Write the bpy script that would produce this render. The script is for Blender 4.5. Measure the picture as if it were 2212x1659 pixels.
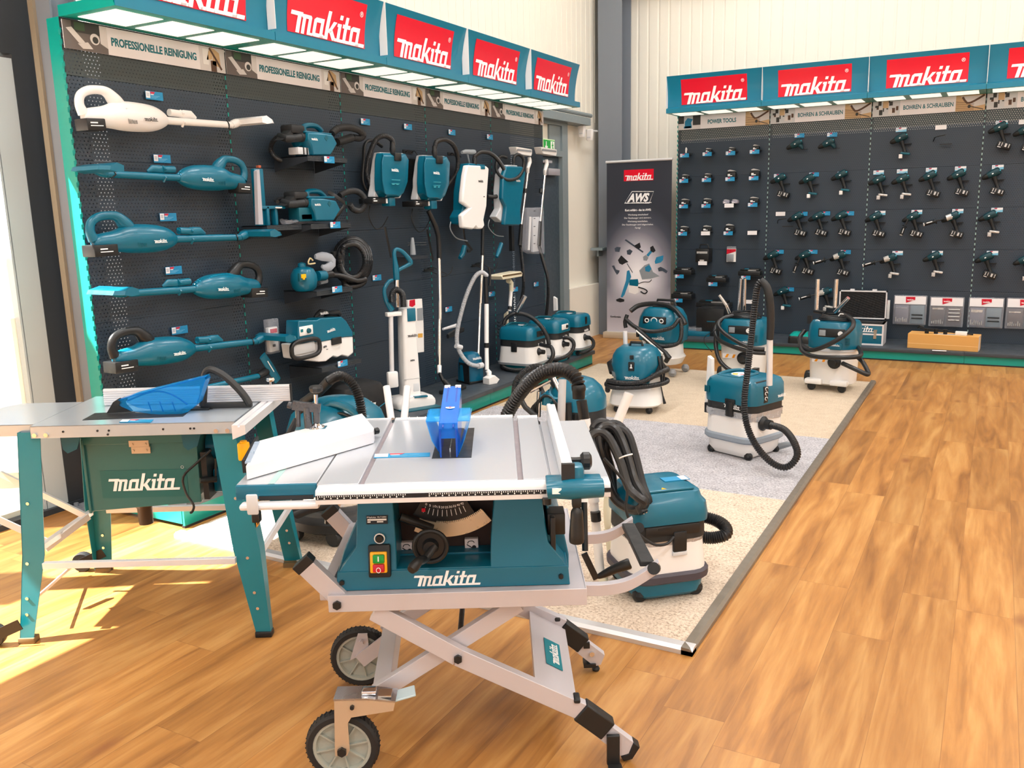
import bpy, bmesh, math, random
from mathutils import Vector as V, Matrix as Mx
random.seed(7)
C = bpy.context.scene.collection
PI = math.pi
for o in list(bpy.data.objects): bpy.data.objects.remove(o)

# ------------------------------------------------------------------ camera
F_PX, CX, CY, W_PX = 1875.0, 1106.0, 829.5, 2212.0
CR = Mx(((0.87606914, 0.48163516, -0.02303099),
         (0.07432385, -0.18207572, -0.98047152),
         (-0.47642294, 0.85724909, -0.1953079)))      # rows: camera right, down, forward in world axes
EYE = V((0, 0, 1.5))
cd = bpy.data.cameras.new('camera'); cam = bpy.data.objects.new('camera', cd); C.objects.link(cam)
cd.sensor_width = 36.0; cd.lens = 36.0 * F_PX / W_PX; cd.clip_start = 0.05; cd.clip_end = 200
r0, r1, r2 = CR[0], CR[1], CR[2]
cam.matrix_world = Mx(((r0[0], -r1[0], -r2[0], EYE[0]), (r0[1], -r1[1], -r2[1], EYE[1]),
                       (r0[2], -r1[2], -r2[2], EYE[2]), (0, 0, 0, 1)))
bpy.context.scene.camera = cam

# ------------------------------------------------------------------ light and exposure
sc = bpy.context.scene
sc.view_settings.view_transform = 'Standard'; sc.view_settings.look = 'None'
sc.view_settings.gamma = 1.0; sc.view_settings.use_curve_mapping = False
sc.view_settings.exposure = 0.0
w = bpy.data.worlds.new('world'); sc.world = w; w.use_nodes = True
wb_ = w.node_tree.nodes['Background']; wb_.inputs[0].default_value = (0.82, 0.91, 1.0, 1); wb_.inputs[1].default_value = 1.25
sd = bpy.data.lights.new('sun', 'SUN'); sd.energy = 42.0; sd.angle = math.radians(0.6); sd.color = (1.0, 0.95, 0.86)
sun = bpy.data.objects.new('sun', sd); C.objects.link(sun)
SUNDIR = V((0.52, 0.35, -0.78)).normalized()
sun.rotation_euler = SUNDIR.to_track_quat('-Z', 'Y').to_euler(); sun.location = (-9, 0, 9)
FILL_POWER = 70.0

# ------------------------------------------------------------------ pixel -> place helpers (a pixel of the photograph seen on a known real plane)
def _ray(px, py): return CR.transposed() @ V((px - CX, py - CY, F_PX))
def onz(px, py, z=0.0): r = _ray(px, py); return EYE + r * ((z - EYE.z) / r.z)
def onx(px, py, x): r = _ray(px, py); return EYE + r * ((x - EYE.x) / r.x)
def ony(px, py, y): r = _ray(px, py); return EYE + r * ((y - EYE.y) / r.y)
XA = -3.914      # pegboard plane of the left display wall
YB = 9.65        # pegboard plane of the back display wall

# ------------------------------------------------------------------ materials
def lin(c):
    if isinstance(c, str):
        c = c.lstrip('#'); c = [int(c[i:i+2], 16) / 255 for i in (0, 2, 4)]
    return [x / 12.92 if x <= 0.04045 else ((x + 0.055) / 1.055) ** 2.4 for x in c] + [1]
_M = {}
def mat(name, col, rough=0.5, metal=0.0, coat=0.0, var=0.04, nscale=30, bump=0.0, emit=None, est=0, trans=0, ior=1.45, alpha=1, aniso=0):
    if name in _M: return _M[name]
    m = bpy.data.materials.new(name); m.use_nodes = True; _M[name] = m
    nt = m.node_tree; b = nt.nodes['Principled BSDF']; c = lin(col)
    b.inputs['Base Color'].default_value = c
    b.inputs['Roughness'].default_value = rough; b.inputs['Metallic'].default_value = metal
    b.inputs['Coat Weight'].default_value = coat; b.inputs['Coat Roughness'].default_value = 0.1
    b.inputs['IOR'].default_value = ior
    if trans: b.inputs['Transmission Weight'].default_value = trans
    if alpha < 1: b.inputs['Alpha'].default_value = alpha
    if emit: b.inputs['Emission Color'].default_value = lin(emit); b.inputs['Emission Strength'].default_value = est
    if var or bump:
        tc = nt.nodes.new('ShaderNodeTexCoord'); n = nt.nodes.new('ShaderNodeTexNoise'); n.inputs['Scale'].default_value = nscale
        n.inputs['Detail'].default_value = 3
        nt.links.new(tc.outputs['Object'], n.inputs['Vector'])
        mr = nt.nodes.new('ShaderNodeMapRange'); mr.inputs[1].default_value = 0.3; mr.inputs[2].default_value = 0.7
        mr.inputs[3].default_value = max(0.02, rough - var * 1.5); mr.inputs[4].default_value = min(1, rough + var * 1.5)
        nt.links.new(n.outputs['Fac'], mr.inputs[0]); nt.links.new(mr.outputs[0], b.inputs['Roughness'])
        if bump:
            bn = nt.nodes.new('ShaderNodeBump'); bn.inputs['Strength'].default_value = bump; bn.inputs['Distance'].default_value = 0.002
            nt.links.new(n.outputs['Fac'], bn.inputs['Height']); nt.links.new(bn.outputs[0], b.inputs['Normal'])
    return m
TEAL = mat('teal_plastic', '#006580', 0.34, coat=0.2)
TEALM = mat('teal_painted_steel', '#0f7c8c', 0.35, coat=0.2, nscale=8)
TEALD = mat('dark_teal_plastic', '#0a5868', 0.42)
TURQ = mat('turquoise_painted_steel', '#00998f', 0.38, coat=0.15)
SIGNT = mat('sign_teal', '#007694', 0.35, coat=0.2, var=0)
SIGNR = mat('sign_red', '#e2062b', 0.35, coat=0.2, var=0)
WHITEP = mat('white_print', '#fbfbfb', 0.45, var=0)
WHITE = mat('white_plastic', '#eeedec', 0.35, coat=0.2)
LGREY = mat('light_grey_plastic', '#cfd2d6', 0.42)
MGREY = mat('mid_grey_plastic', '#8d949a', 0.45)
BLACK = mat('black_plastic', '#1d1f21', 0.38)
BLACKS = mat('black_soft_plastic', '#26282a', 0.55)
RUBBER = mat('black_rubber', '#222325', 0.62, bump=0.1)
HOSE = mat('black_hose', '#222325', 0.36, coat=0.1, var=0)
GHOSE = mat('grey_hose', '#b9bbbf', 0.4)
DARK = mat('dark_grey_sheet', '#3b434b', 0.42, nscale=12)
DARKD = mat('charcoal_sheet', '#2b3138', 0.5)
GAP = mat('dark_gap', '#14171a', 0.8)
ALU = mat('brushed_aluminium', '#d4d5d8', 0.36, metal=0.45, var=0)
ALUW = mat('satin_aluminium', '#e4e5e9', 0.32, metal=0.2, var=0)
SILV = mat('silver_painted_steel', '#c9c6cd', 0.38, metal=0.2, var=0.01)
CHROME = mat('chrome', '#e8e8ea', 0.12, metal=1.0)
STEELG = mat('column_grey_paint', '#7d848e', 0.5, nscale=5)
STEELT = mat('frame_grey_green', '#7e8b90', 0.45)
FRAME = mat('anthracite_frame', '#30363c', 0.45)
CREAM = mat('cream_plastic', '#e3dcc2', 0.4)
YELL = mat('yellow_plastic', '#fdb913', 0.35)
ORNG = mat('orange_label', '#f29a00', 0.45, var=0)
RED = mat('red_plastic', '#c8102e', 0.3)
GREEN = mat('green_plastic', '#119a3c', 0.3)
TAGB = mat('tag_blue', '#1e8cbe', 0.4, var=0)
TAGL = mat('tag_light_blue', '#7cc3e2', 0.4, var=0)
TAGR = mat('tag_red', '#c8304a', 0.4, var=0)
TAGG = mat('tag_grey', '#c9cdd6', 0.4, var=0)
PAPER = mat('paper_white', '#eeedf0', 0.6, var=0)
INK = mat('print_dark', '#1a1c20', 0.5, var=0)
TINK = mat('print_teal', '#11727f', 0.5, var=0)
KRAFT = mat('cardboard', '#d9a45c', 0.8, nscale=80, bump=0.2)
def tinted(name, tint, col, k):
    m = bpy.data.materials.new(name); m.use_nodes = True; nt = m.node_tree; b = nt.nodes['Principled BSDF']; o = nt.nodes['Material Output']
    b.inputs['Base Color'].default_value = lin(col); b.inputs['Roughness'].default_value = 0.08
    t = nt.nodes.new('ShaderNodeBsdfTransparent'); t.inputs[0].default_value = lin(tint); x = nt.nodes.new('ShaderNodeMixShader')
    lw = nt.nodes.new('ShaderNodeLayerWeight'); lw.inputs[0].default_value = 0.35; mr = nt.nodes.new('ShaderNodeMapRange'); mr.inputs[3].default_value = k; mr.inputs[4].default_value = min(1, k + 0.4)
    nt.links.new(lw.outputs['Facing'], mr.inputs[0]); nt.links.new(mr.outputs[0], x.inputs[0])
    nt.links.new(t.outputs[0], x.inputs[1]); nt.links.new(b.outputs[0], x.inputs[2]); nt.links.new(x.outputs[0], o.inputs['Surface']); return m
BLUEP = tinted('clear_blue_plastic', '#cdeeff', '#1cb2fa', 0.20)
CLEAR = mat('clear_blister_plastic', '#dfe3ee', 0.12, alpha=0.2, coat=0.6, var=0)
HUBG = mat('wheel_hub_grey', '#a9ada4', 0.45)

def nn(nt, t, **k):
    n = nt.nodes.new(t)
    for a, b in k.items(): setattr(n, a, b)
    return n
def math_(nt, op, a, b=None, c=None):
    n = nn(nt, 'ShaderNodeMath', operation=op)
    for i, x in enumerate((a, b, c)):
        if x is None: continue
        if isinstance(x, (int, float)): n.inputs[i].default_value = x
        else: nt.links.new(x, n.inputs[i])
    return n.outputs[0]
def floor_mat():
    m = bpy.data.materials.new('oak_planks'); m.use_nodes = True; nt = m.node_tree; b = nt.nodes['Principled BSDF']; L = nt.links.new
    tc = nn(nt, 'ShaderNodeTexCoord'); sx = nn(nt, 'ShaderNodeSeparateXYZ'); L(tc.outputs['Object'], sx.inputs[0])
    X, Y = sx.outputs[0], sx.outputs[1]
    row = math_(nt, 'FLOOR', math_(nt, 'DIVIDE', math_(nt, 'ADD', X, 0.03), 0.19))
    wn = nn(nt, 'ShaderNodeTexWhiteNoise', noise_dimensions='1D'); L(row, wn.inputs['W'])
    yy = math_(nt, 'ADD', math_(nt, 'DIVIDE', Y, 1.25), math_(nt, 'MULTIPLY', wn.outputs[0], 7.3))
    pl = math_(nt, 'FLOOR', yy)
    cv = nn(nt, 'ShaderNodeCombineXYZ'); L(row, cv.inputs[0]); L(pl, cv.inputs[1])
    wn2 = nn(nt, 'ShaderNodeTexWhiteNoise', noise_dimensions='3D'); L(cv.outputs[0], wn2.inputs['Vector'])
    # grain coordinates: stretched along the plank, shifted per plank
    sh = nn(nt, 'ShaderNodeVectorMath', operation='SCALE'); L(wn2.outputs['Color'], sh.inputs[0]); sh.inputs['Scale'].default_value = 37
    g = nn(nt, 'ShaderNodeCombineXYZ'); L(math_(nt, 'MULTIPLY', X, 13.0), g.inputs[0]); L(math_(nt, 'MULTIPLY', Y, 1.3), g.inputs[1])
    ga = nn(nt, 'ShaderNodeVectorMath', operation='ADD'); L(g.outputs[0], ga.inputs[0]); L(sh.outputs[0], ga.inputs[1])
    n1 = nn(nt, 'ShaderNodeTexNoise'); n1.inputs['Scale'].default_value = 1.0; n1.inputs['Detail'].default_value = 5; n1.inputs['Distortion'].default_value = 0.8; L(ga.outputs[0], n1.inputs['Vector'])
    g2 = nn(nt, 'ShaderNodeCombineXYZ'); L(math_(nt, 'MULTIPLY', X, 70.0), g2.inputs[0]); L(math_(nt, 'MULTIPLY', Y, 5.0), g2.inputs[1])
    ga2 = nn(nt, 'ShaderNodeVectorMath', operation='ADD'); L(g2.outputs[0], ga2.inputs[0]); L(sh.outputs[0], ga2.inputs[1])
    n2 = nn(nt, 'ShaderNodeTexNoise'); n2.inputs['Scale'].default_value = 1.0; n2.inputs['Detail'].default_value = 4; n2.inputs['Distortion'].default_value = 0.6; L(ga2.outputs[0], n2.inputs['Vector'])
    cr = nn(nt, 'ShaderNodeValToRGB'); e = cr.color_ramp.elements
    e[0].position = 0.30; e[0].color = lin('#86551f'); e[1].position = 0.72; e[1].color = lin('#cc9a54')
    e2 = cr.color_ramp.elements.new(0.5); e2.color = lin('#b07834')
    L(math_(nt, 'ADD', math_(nt, 'MULTIPLY', n1.outputs[0], 0.75), math_(nt, 'MULTIPLY', n2.outputs[0], 0.25)), cr.inputs[0])
    hv = nn(nt, 'ShaderNodeHueSaturation'); L(cr.outputs[0], hv.inputs['Color'])
    L(math_(nt, 'ADD', 0.86, math_(nt, 'MULTIPLY', wn2.outputs['Value'], 0.22)), hv.inputs['Value'])
    hv.inputs['Saturation'].default_value = 0.96
    # knots
    vo = nn(nt, 'ShaderNodeTexVoronoi'); kc = nn(nt, 'ShaderNodeCombineXYZ')
    L(math_(nt, 'MULTIPLY', X, 4.2), kc.inputs[0]); L(math_(nt, 'MULTIPLY', Y, 1.7), kc.inputs[1]); L(kc.outputs[0], vo.inputs['Vector']); vo.inputs['Scale'].default_value = 1
    kn = nn(nt, 'ShaderNodeMapRange'); kn.inputs[1].default_value = 0.03; kn.inputs[2].default_value = 0.13; kn.inputs[3].default_value = 0.75; kn.inputs[4].default_value = 0; L(vo.outputs['Distance'], kn.inputs[0])
    mk = nn(nt, 'ShaderNodeMix', data_type='RGBA'); L(kn.outputs[0], mk.inputs[0]); L(hv.outputs[0], mk.inputs[6]); mk.inputs[7].default_value = lin('#87512b')
    # joints
    fx = math_(nt, 'FRACT', math_(nt, 'DIVIDE', math_(nt, 'ADD', X, 0.03), 0.19)); fy = math_(nt, 'FRACT', yy)
    jx = math_(nt, 'LESS_THAN', fx, 0.010); jy = math_(nt, 'LESS_THAN', fy, 0.0016)
    j = math_(nt, 'MAXIMUM', jx, jy)
    mj = nn(nt, 'ShaderNodeMix', data_type='RGBA'); L(math_(nt, 'MULTIPLY', j, 0.45), mj.inputs[0]); L(mk.outputs[2], mj.inputs[6]); mj.inputs[7].default_value = lin('#6b3f1e')
    L(mj.outputs[2], b.inputs['Base Color'])
    mr = nn(nt, 'ShaderNodeMapRange'); mr.inputs[3].default_value = 0.30; mr.inputs[4].default_value = 0.48; L(n2.outputs[0], mr.inputs[0]); L(mr.outputs[0], b.inputs['Roughness'])
    bu = nn(nt, 'ShaderNodeBump'); bu.inputs['Strength'].default_value = 0.25; bu.inputs['Distance'].default_value = 0.002
    L(math_(nt, 'SUBTRACT', n2.outputs[0], j), bu.inputs['Height']); L(bu.outputs[0], b.inputs['Normal'])
    return m
def carpet_mat(name, a, b_, c, sc_=420, bump=1.0):
    m = bpy.data.materials.new(name); m.use_nodes = True; nt = m.node_tree; b = nt.nodes['Principled BSDF']; L = nt.links.new
    tc = nn(nt, 'ShaderNodeTexCoord'); n = nn(nt, 'ShaderNodeTexNoise'); n.inputs['Scale'].default_value = sc_ * 0.33; n.inputs['Detail'].default_value = 6; n.inputs['Roughness'].default_value = 0.75
    L(tc.outputs['Object'], n.inputs['Vector'])
    n3 = nn(nt, 'ShaderNodeTexNoise'); n3.inputs['Scale'].default_value = 14; n3.inputs['Detail'].default_value = 3; L(tc.outputs['Object'], n3.inputs['Vector'])
    cr = nn(nt, 'ShaderNodeValToRGB'); e = cr.color_ramp.elements
    e[0].position = 0.36; e[0].color = lin(a); e[1].position = 0.62; e[1].color = lin(c); x = e.new(0.48); x.color = lin(b_)
    L(math_(nt, 'ADD', math_(nt, 'MULTIPLY', n.outputs[0], 0.86), math_(nt, 'MULTIPLY', n3.outputs[0], 0.14)), cr.inputs[0]); L(cr.outputs[0], b.inputs['Base Color'])
    b.inputs['Roughness'].default_value = 0.95; b.inputs['Sheen Weight'].default_value = 0.2
    bu = nn(nt, 'ShaderNodeBump'); bu.inputs['Strength'].default_value = bump; bu.inputs['Distance'].default_value = 0.006
    L(n.outputs[0], bu.inputs['Height']); L(bu.outputs[0], b.inputs['Normal']); return m
def perf_mat(name, col, axis_u, pitch=0.0175, r=0.19, hole=True):
    """sheet steel with real see-through perforation, staggered; axis_u is the horizontal axis of the sheet"""
    m = bpy.data.materials.new(name); m.use_nodes = True; nt = m.node_tree; b = nt.nodes['Principled BSDF']; L = nt.links.new
    b.inputs['Base Color'].default_value = lin(col); b.inputs['Roughness'].default_value = 0.42
    tc = nn(nt, 'ShaderNodeTexCoord'); sx = nn(nt, 'ShaderNodeSeparateXYZ'); L(tc.outputs['Object'], sx.inputs[0])
    U = sx.outputs[axis_u]; Z = sx.outputs[2]
    vz = math_(nt, 'DIVIDE', Z, pitch); rowf = math_(nt, 'FLOOR', vz)
    st = math_(nt, 'MULTIPLY', math_(nt, 'FRACT', math_(nt, 'MULTIPLY', rowf, 0.5)), 1.0)
    uu = math_(nt, 'ADD', math_(nt, 'DIVIDE', U, pitch * 1.15), st)
    du = math_(nt, 'MULTIPLY', math_(nt, 'SUBTRACT', math_(nt, 'FRACT', uu), 0.5), 1.15); dz = math_(nt, 'SUBTRACT', math_(nt, 'FRACT', vz), 0.5)
    d = math_(nt, 'SQRT', math_(nt, 'ADD', math_(nt, 'MULTIPLY', du, du), math_(nt, 'MULTIPLY', dz, dz)))
    h = math_(nt, 'LESS_THAN', d, r)
    if hole: L(math_(nt, 'SUBTRACT', 1.0, h), b.inputs['Alpha'])
    else:
        mx = nn(nt, 'ShaderNodeMix', data_type='RGBA'); L(h, mx.inputs[0]); mx.inputs[6].default_value = lin(col); mx.inputs[7].default_value = lin('#15191c'); L(mx.outputs[2], b.inputs['Base Color'])
    return m

# ------------------------------------------------------------------ mesh builder
def catmull(P, k=4, closed=False):
    if k <= 1 or len(P) < 3: return [tuple(p) for p in P]
    P = [tuple(p) for p in P]; n = len(P); out = []
    rng = range(n if closed else n - 1)
    for i in rng:
        if closed: p0, p1, p2, p3 = P[(i-1) % n], P[i], P[(i+1) % n], P[(i+2) % n]
        else: p0, p1, p2, p3 = P[max(i-1, 0)], P[i], P[i+1], P[min(i+2, n-1)]
        for j in range(k):
            t = j / k; t2 = t*t; t3 = t2*t
            out.append(tuple(0.5*((2*b) + (-a+c)*t + (2*a-5*b+4*c-d)*t2 + (-a+3*b-3*c+d)*t3) for a, b, c, d in zip(p0, p1, p2, p3)))
    if not closed: out.append(P[-1])
    return out
def rrect(w, d, r, k=4, cx=0, cy=0, ch=None):
    """rounded rectangle as 2D points, counter-clockwise"""
    r = min(r, w/2 - 1e-4, d/2 - 1e-4); out = []
    for (sx, sy, a0) in ((1, 1, 0), (-1, 1, 90), (-1, -1, 180), (1, -1, 270)):
        for i in range(k + 1):
            a = math.radians(a0 + 90 * i / k)
            out.append((cx + sx*(w/2 - r) + r*math.cos(a), cy + sy*(d/2 - r) + r*math.sin(a)))
    return out
class MB:
    def __init__(s): s.v = []; s.f = []; s.m = []; s.mi = 0; s.T = Mx.Identity(4)
    def add(s, vs, fs):
        b = len(s.v); s.v += [tuple(s.T @ V(p)) for p in vs]; s.f += [[b + i for i in f] for f in fs]; s.m += [s.mi] * len(fs); return s
    def at(s, x=0, y=0, z=0, rx=0, ry=0, rz=0, sc=1):
        s.T = Mx.Translation((x, y, z)) @ Mx.Rotation(math.radians(rz), 4, 'Z') @ Mx.Rotation(math.radians(ry), 4, 'Y') @ Mx.Rotation(math.radians(rx), 4, 'X') @ Mx.Scale(sc, 4); return s
    def mm(s, i): s.mi = i; return s
    def box(s, x0, x1, y0, y1, z0, z1, c=0):
        if x0 > x1: x0, x1 = x1, x0
        if y0 > y1: y0, y1 = y1, y0
        if z0 > z1: z0, z1 = z1, z0
        if c <= 0:
            return s.add([(x, y, z) for x in (x0, x1) for y in (y0, y1) for z in (z0, z1)],
                         [(0, 1, 3, 2), (4, 6, 7, 5), (0, 4, 5, 1), (2, 3, 7, 6), (0, 2, 6, 4), (1, 5, 7, 3)])
        c = min(c, (x1-x0)/2.01, (y1-y0)/2.01, (z1-z0)/2.01)
        cx, cy = (x0+x1)/2, (y0+y1)/2; W, D = x1-x0, y1-y0
        rings = []
        for (ins, z) in ((c, z0), (0.29*c, z0+0.29*c), (0, z0+c), (0, z1-c), (0.29*c, z1-0.29*c), (c, z1)):
            rings.append([(a, b, z) for a, b in rrect(W-2*ins, D-2*ins, max(c-ins, 0.0004), 2, cx, cy)])
        return s.loft(rings)
    def loft(s, rings, cap=True, closed=False):
        n = len(rings[0]); vs = [p for r in rings for p in r]; fs = []
        R = len(rings)
        for i in range(R if closed else R - 1):
            a, b = i * n, ((i+1) % R) * n
            for j in range(n): fs.append((a+j, a+(j+1) % n, b+(j+1) % n, b+j))
        if cap and not closed: fs.append(tuple(range(n))[::-1]); fs.append(tuple(range((R-1)*n, R*n)))
        return s.add(vs, fs)
    def body(s, secs, k=4):
        """secs: (z, w, d, r[, cx, cy]) rounded-rectangle sections stacked in z"""
        return s.loft([[(a, b, q[0]) for a, b in rrect(q[1], q[2], q[3], k, *(q[4:6] if len(q) > 4 else (0, 0)))] for q in secs])
    def tube(s, pts, r, n=10, k=1, closed=False, rib=None, flat=None, cap=True):
        """swept round section; r number or list; rib=(pitch, amplitude); flat=(axis vector, factor)"""
        R = list(r) if isinstance(r, (list, tuple)) else [r] * len(pts)
        Q = [tuple(p) + (q,) for p, q in zip(pts, R)]
        Q = catmull(Q, k, closed)
        if rib:
            pitch, amp = rib; D = [0]
            for a, b in zip(Q, Q[1:]): D.append(D[-1] + (V(b[:3]) - V(a[:3])).length)
            L = D[-1]; m = max(4, int(L / pitch) * 2); out = []; j = 0
            for i in range(m + 1):
                d = L * i / m
                while j < len(D) - 2 and D[j+1] < d: j += 1
                t = (d - D[j]) / max(1e-9, D[j+1] - D[j]); a, b = Q[j], Q[j+1]
                p = [a[q] + (b[q]-a[q]) * t for q in range(4)]; p[3] += amp if i % 2 else -amp; out.append(tuple(p))
            Q = out
        P = [V(q[:3]) for q in Q]; m = len(P)
        def tan(i):
            if closed: return (P[(i+1) % m] - P[i-1]).normalized()
            return (P[min(i+1, m-1)] - P[max(i-1, 0)]).normalized()
        t = tan(0); u = V((0, 0, 1)) if abs(t.z) < 0.9 else V((1, 0, 0)); u = (u - t * u.dot(t)).normalized()
        rings = []
        for i in range(m):
            t = tan(i); u = u - t * u.dot(t)
            if u.length < 1e-6: u = t.orthogonal()
            u.normalize(); v = t.cross(u); ring = []
            for j in range(n):
                a = 2*PI*j/n; o = (u*math.cos(a) + v*math.sin(a)) * Q[i][3]
                if flat: ax = V(flat[0]).normalized(); o = o - ax * o.dot(ax) * (1 - flat[1])
                ring.append(tuple(P[i] + o))
            rings.append(ring)
        return s.loft(rings, cap=cap, closed=closed)
    def cyl(s, a, b, r, r2=None, n=16): return s.tube([a, b], [r, r if r2 is None else r2], n)
    def lathe(s, prof, n=24, o=(0, 0, 0), ax='z'):
        rings = []
        for (r, h) in prof:
            ring = []
            for j in range(n):
                a = 2*PI*j/n; x, y = max(r, 1e-5)*math.cos(a), max(r, 1e-5)*math.sin(a)
                p = {'z': (x, y, h), 'y': (x, h, y), 'x': (h, x, y)}[ax]; ring.append((p[0]+o[0], p[1]+o[1], p[2]+o[2]))
            rings.append(ring)
        cl = abs(prof[0][0]-prof[-1][0]) < 1e-9 and abs(prof[0][1]-prof[-1][1]) < 1e-9
        if cl: rings.pop()
        return s.loft(rings, cap=not cl, closed=cl)
    def beam(s, a, b, w, h, up=(0, 0, 1)):
        """rectangular bar from a to b: w sideways, h along up"""
        a, b = V(a), V(b); t = (b-a).normalized(); u = V(up); u = (u - t*u.dot(t)).normalized(); v = t.cross(u)
        r = [[tuple(p + u*(h/2*i) + v*(w/2*j)) for i, j in ((1, 1), (1, -1), (-1, -1), (-1, 1))] for p in (a, b)]
        return s.loft(r)
    def prism(s, poly, d0, d1, plane='xz'):
        """extrude a 2D outline (any simple polygon) between d0 and d1 on the third axis"""
        def P(p, d): return {'xz': (p[0], d, p[1]), 'xy': (p[0], p[1], d), 'yz': (d, p[0], p[1])}[plane]
        n = len(poly); vs = [P(p, d0) for p in poly] + [P(p, d1) for p in poly]
        return s.add(vs, [tuple(range(n))[::-1], tuple(range(n, 2*n))] + [(i, (i+1) % n, n+(i+1) % n, n+i) for i in range(n)])
    def mesh(s, name, mats, sharp=35):
        me = bpy.data.meshes.new(name); me.from_pydata(s.v, [], s.f)
        for m in (mats if isinstance(mats, (list, tuple)) else [mats]): me.materials.append(m)
        me.polygons.foreach_set('material_index', s.m)
        bm = bmesh.new(); bm.from_mesh(me); bmesh.ops.recalc_face_normals(bm, faces=bm.faces)
        bmesh.ops.triangulate(bm, faces=[f for f in bm.faces if len(f.verts) > 4]); bm.to_mesh(me); bm.free()
        me.shade_smooth(); me.set_sharp_from_angle(angle=math.radians(sharp)); me.update(); return me
    def build(s, name, mats, parent=None, bevel=0, sharp=35, seg=2):
        o = bpy.data.objects.new(name, s.mesh(name, mats, sharp)); C.objects.link(o)
        if parent: o.parent = parent
        if bevel:
            b = o.modifiers.new('bevel', 'BEVEL'); b.width = bevel; b.segments = seg; b.limit_method = 'ANGLE'; b.angle_limit = math.radians(40)
        return o
def thing(name, label, cat, loc=(0, 0, 0), rz=0, group=None):
    o = bpy.data.objects.new(name, None); C.objects.link(o); o.location = loc; o.rotation_euler = (0, 0, math.radians(rz)); o.empty_display_size = 0.05
    o['label'] = label; o['category'] = cat
    if group: o['group'] = group
    return o
def tag(o, label, cat, group=None):
    o['label'] = label; o['category'] = cat
    if group: o['group'] = group
    return o
def struct(o): o['kind'] = 'structure'; return o
def place(o, loc, rz=0): o.location = loc; o.rotation_euler = (0, 0, math.radians(rz)); return o
def kids(o): return [c for c in bpy.data.objects if c.parent == o]
def copy_tree(o, parent=None):
    c = o.copy(); C.objects.link(c); c.parent = parent
    for ch in kids(o): copy_tree(ch, c)
    return c
ORD = ['first', 'second', 'third', 'fourth', 'fifth', 'sixth', 'seventh']

# ------------------------------------------------------------------ lettering
def shear(p, k=0.27): return [(x + k*y, y) for x, y in p]
def logo_polys():
    R = lambda x0, x1, y0, y1: [(x0, y0), (x1, y0), (x1, y1), (x0, y1)]
    P = []
    # M with its long top bar
    P += [[(-0.30, .56), (.30, .56), (.30, .70), (-0.30, .70)], R(.06, .25, 0, .60), [(.30, .53), (.72, .53), (.80, .48), (.80, .60), (.74, .66), (.30, .66)],
          R(.34, .50, 0, .60), R(.64, .80, 0, .58)]
    def A(x, tail=0):
        q = [R(x, x+.16, .08, .56), R(x+.38, x+.54, 0, .56), [(x, .50), (x+.54, .50), (x+.54, .66), (x+.10, .66), (x, .58)],
             [(x, .08), (x+.08, 0), (x+.60, 0), (x+.60, .13), (x, .13)]]
        if tail: q.append(R(x+.50, x+.92, 0, .13))
        return q
    P += A(.92)
    P += [R(1.58, 1.76, 0, .98), [(1.74, .26), (1.96, .66), (2.16, .66), (1.86, .22)], [(1.80, .40), (1.92, .44), (2.16, .12), (2.16, 0), (2.02, 0), (1.76, .34)]]
    P += [R(2.26, 2.43, 0, .64), R(2.26, 2.43, .78, .94), R(2.20, 2.26, .52, .64)]
    P += [R(2.60, 2.77, 0, .92), R(2.50, 2.94, .52, .66)]
    P += A(2.98, 1)
    # joined feet
    P += [R(.74, .96, 0, .09), R(1.40, 1.62, 0, .10), R(2.06, 2.30, 0, .11), R(2.40, 2.64, 0, .11), R(2.74, 3.04, 0, .11)]
    return [[(x + 0.30, y) for x, y in shear(p)] for p in P]
LOGO_W = 4.28
def logo_mesh(m):
    b = MB()
    for p in logo_polys(): b.prism([(x/LOGO_W, y/LOGO_W) for x, y in p], -0.004, 0.0, 'xz')
    return b.mesh('logo', m)
LOGO = {'w': logo_mesh(WHITEP), 'k': logo_mesh(INK)}
def logo(parent, x, y, z, w, key='w', rot=(0, 0, 0), hs=1.0, name='logo'):
    """wordmark of width w, lower left corner at x,z, reading along +x and facing -y before rot (degrees)"""
    o = bpy.data.objects.new(name, LOGO[key]); C.objects.link(o); o.parent = parent
    o.location = (x, y, z); o.scale = (w, w, w*hs); o.rotation_euler = [math.radians(a) for a in rot]; return o
_T = {}
def text(parent, s, x, y, z, w, h, m, rot=(0, 0, 0), bold=0.0, name='lettering', align='l', sh=0.0):
    """flat lettering fitted to the box w x h (h = cap height)"""
    key = (s, m.name, bold, sh)
    if key not in _T:
        cu = bpy.data.curves.new('t', 'FONT'); cu.body = s; cu.size = 1; cu.offset = bold; cu.shear = sh; cu.resolution_u = 3; cu.extrude = 0.01
        ob = bpy.data.objects.new('t', cu); C.objects.link(ob); bpy.context.view_layer.update()
        me = bpy.data.meshes.new_from_object(ob); bpy.data.objects.remove(ob)
        xs = [v.co.x for v in me.vertices]; ys = [v.co.y for v in me.vertices]; x0, x1, y1 = min(xs), max(xs), max(ys); y0 = 0 if min(ys) > -0.1 else 0
        for v in me.vertices: v.co = ((v.co.x-x0)/(x1-x0), -v.co.z*0.05, (v.co.y-y0)/(y1-y0))
        me.materials.clear(); me.materials.append(m); me.name = name; _T[key] = me
    o = bpy.data.objects.new(name, _T[key]); C.objects.link(o); o.parent = parent
    o.location = (x - (w/2 if align == 'c' else 0), y, z); o.scale = (w, 1, h); o.rotation_euler = [math.radians(a) for a in rot]; return o
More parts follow.
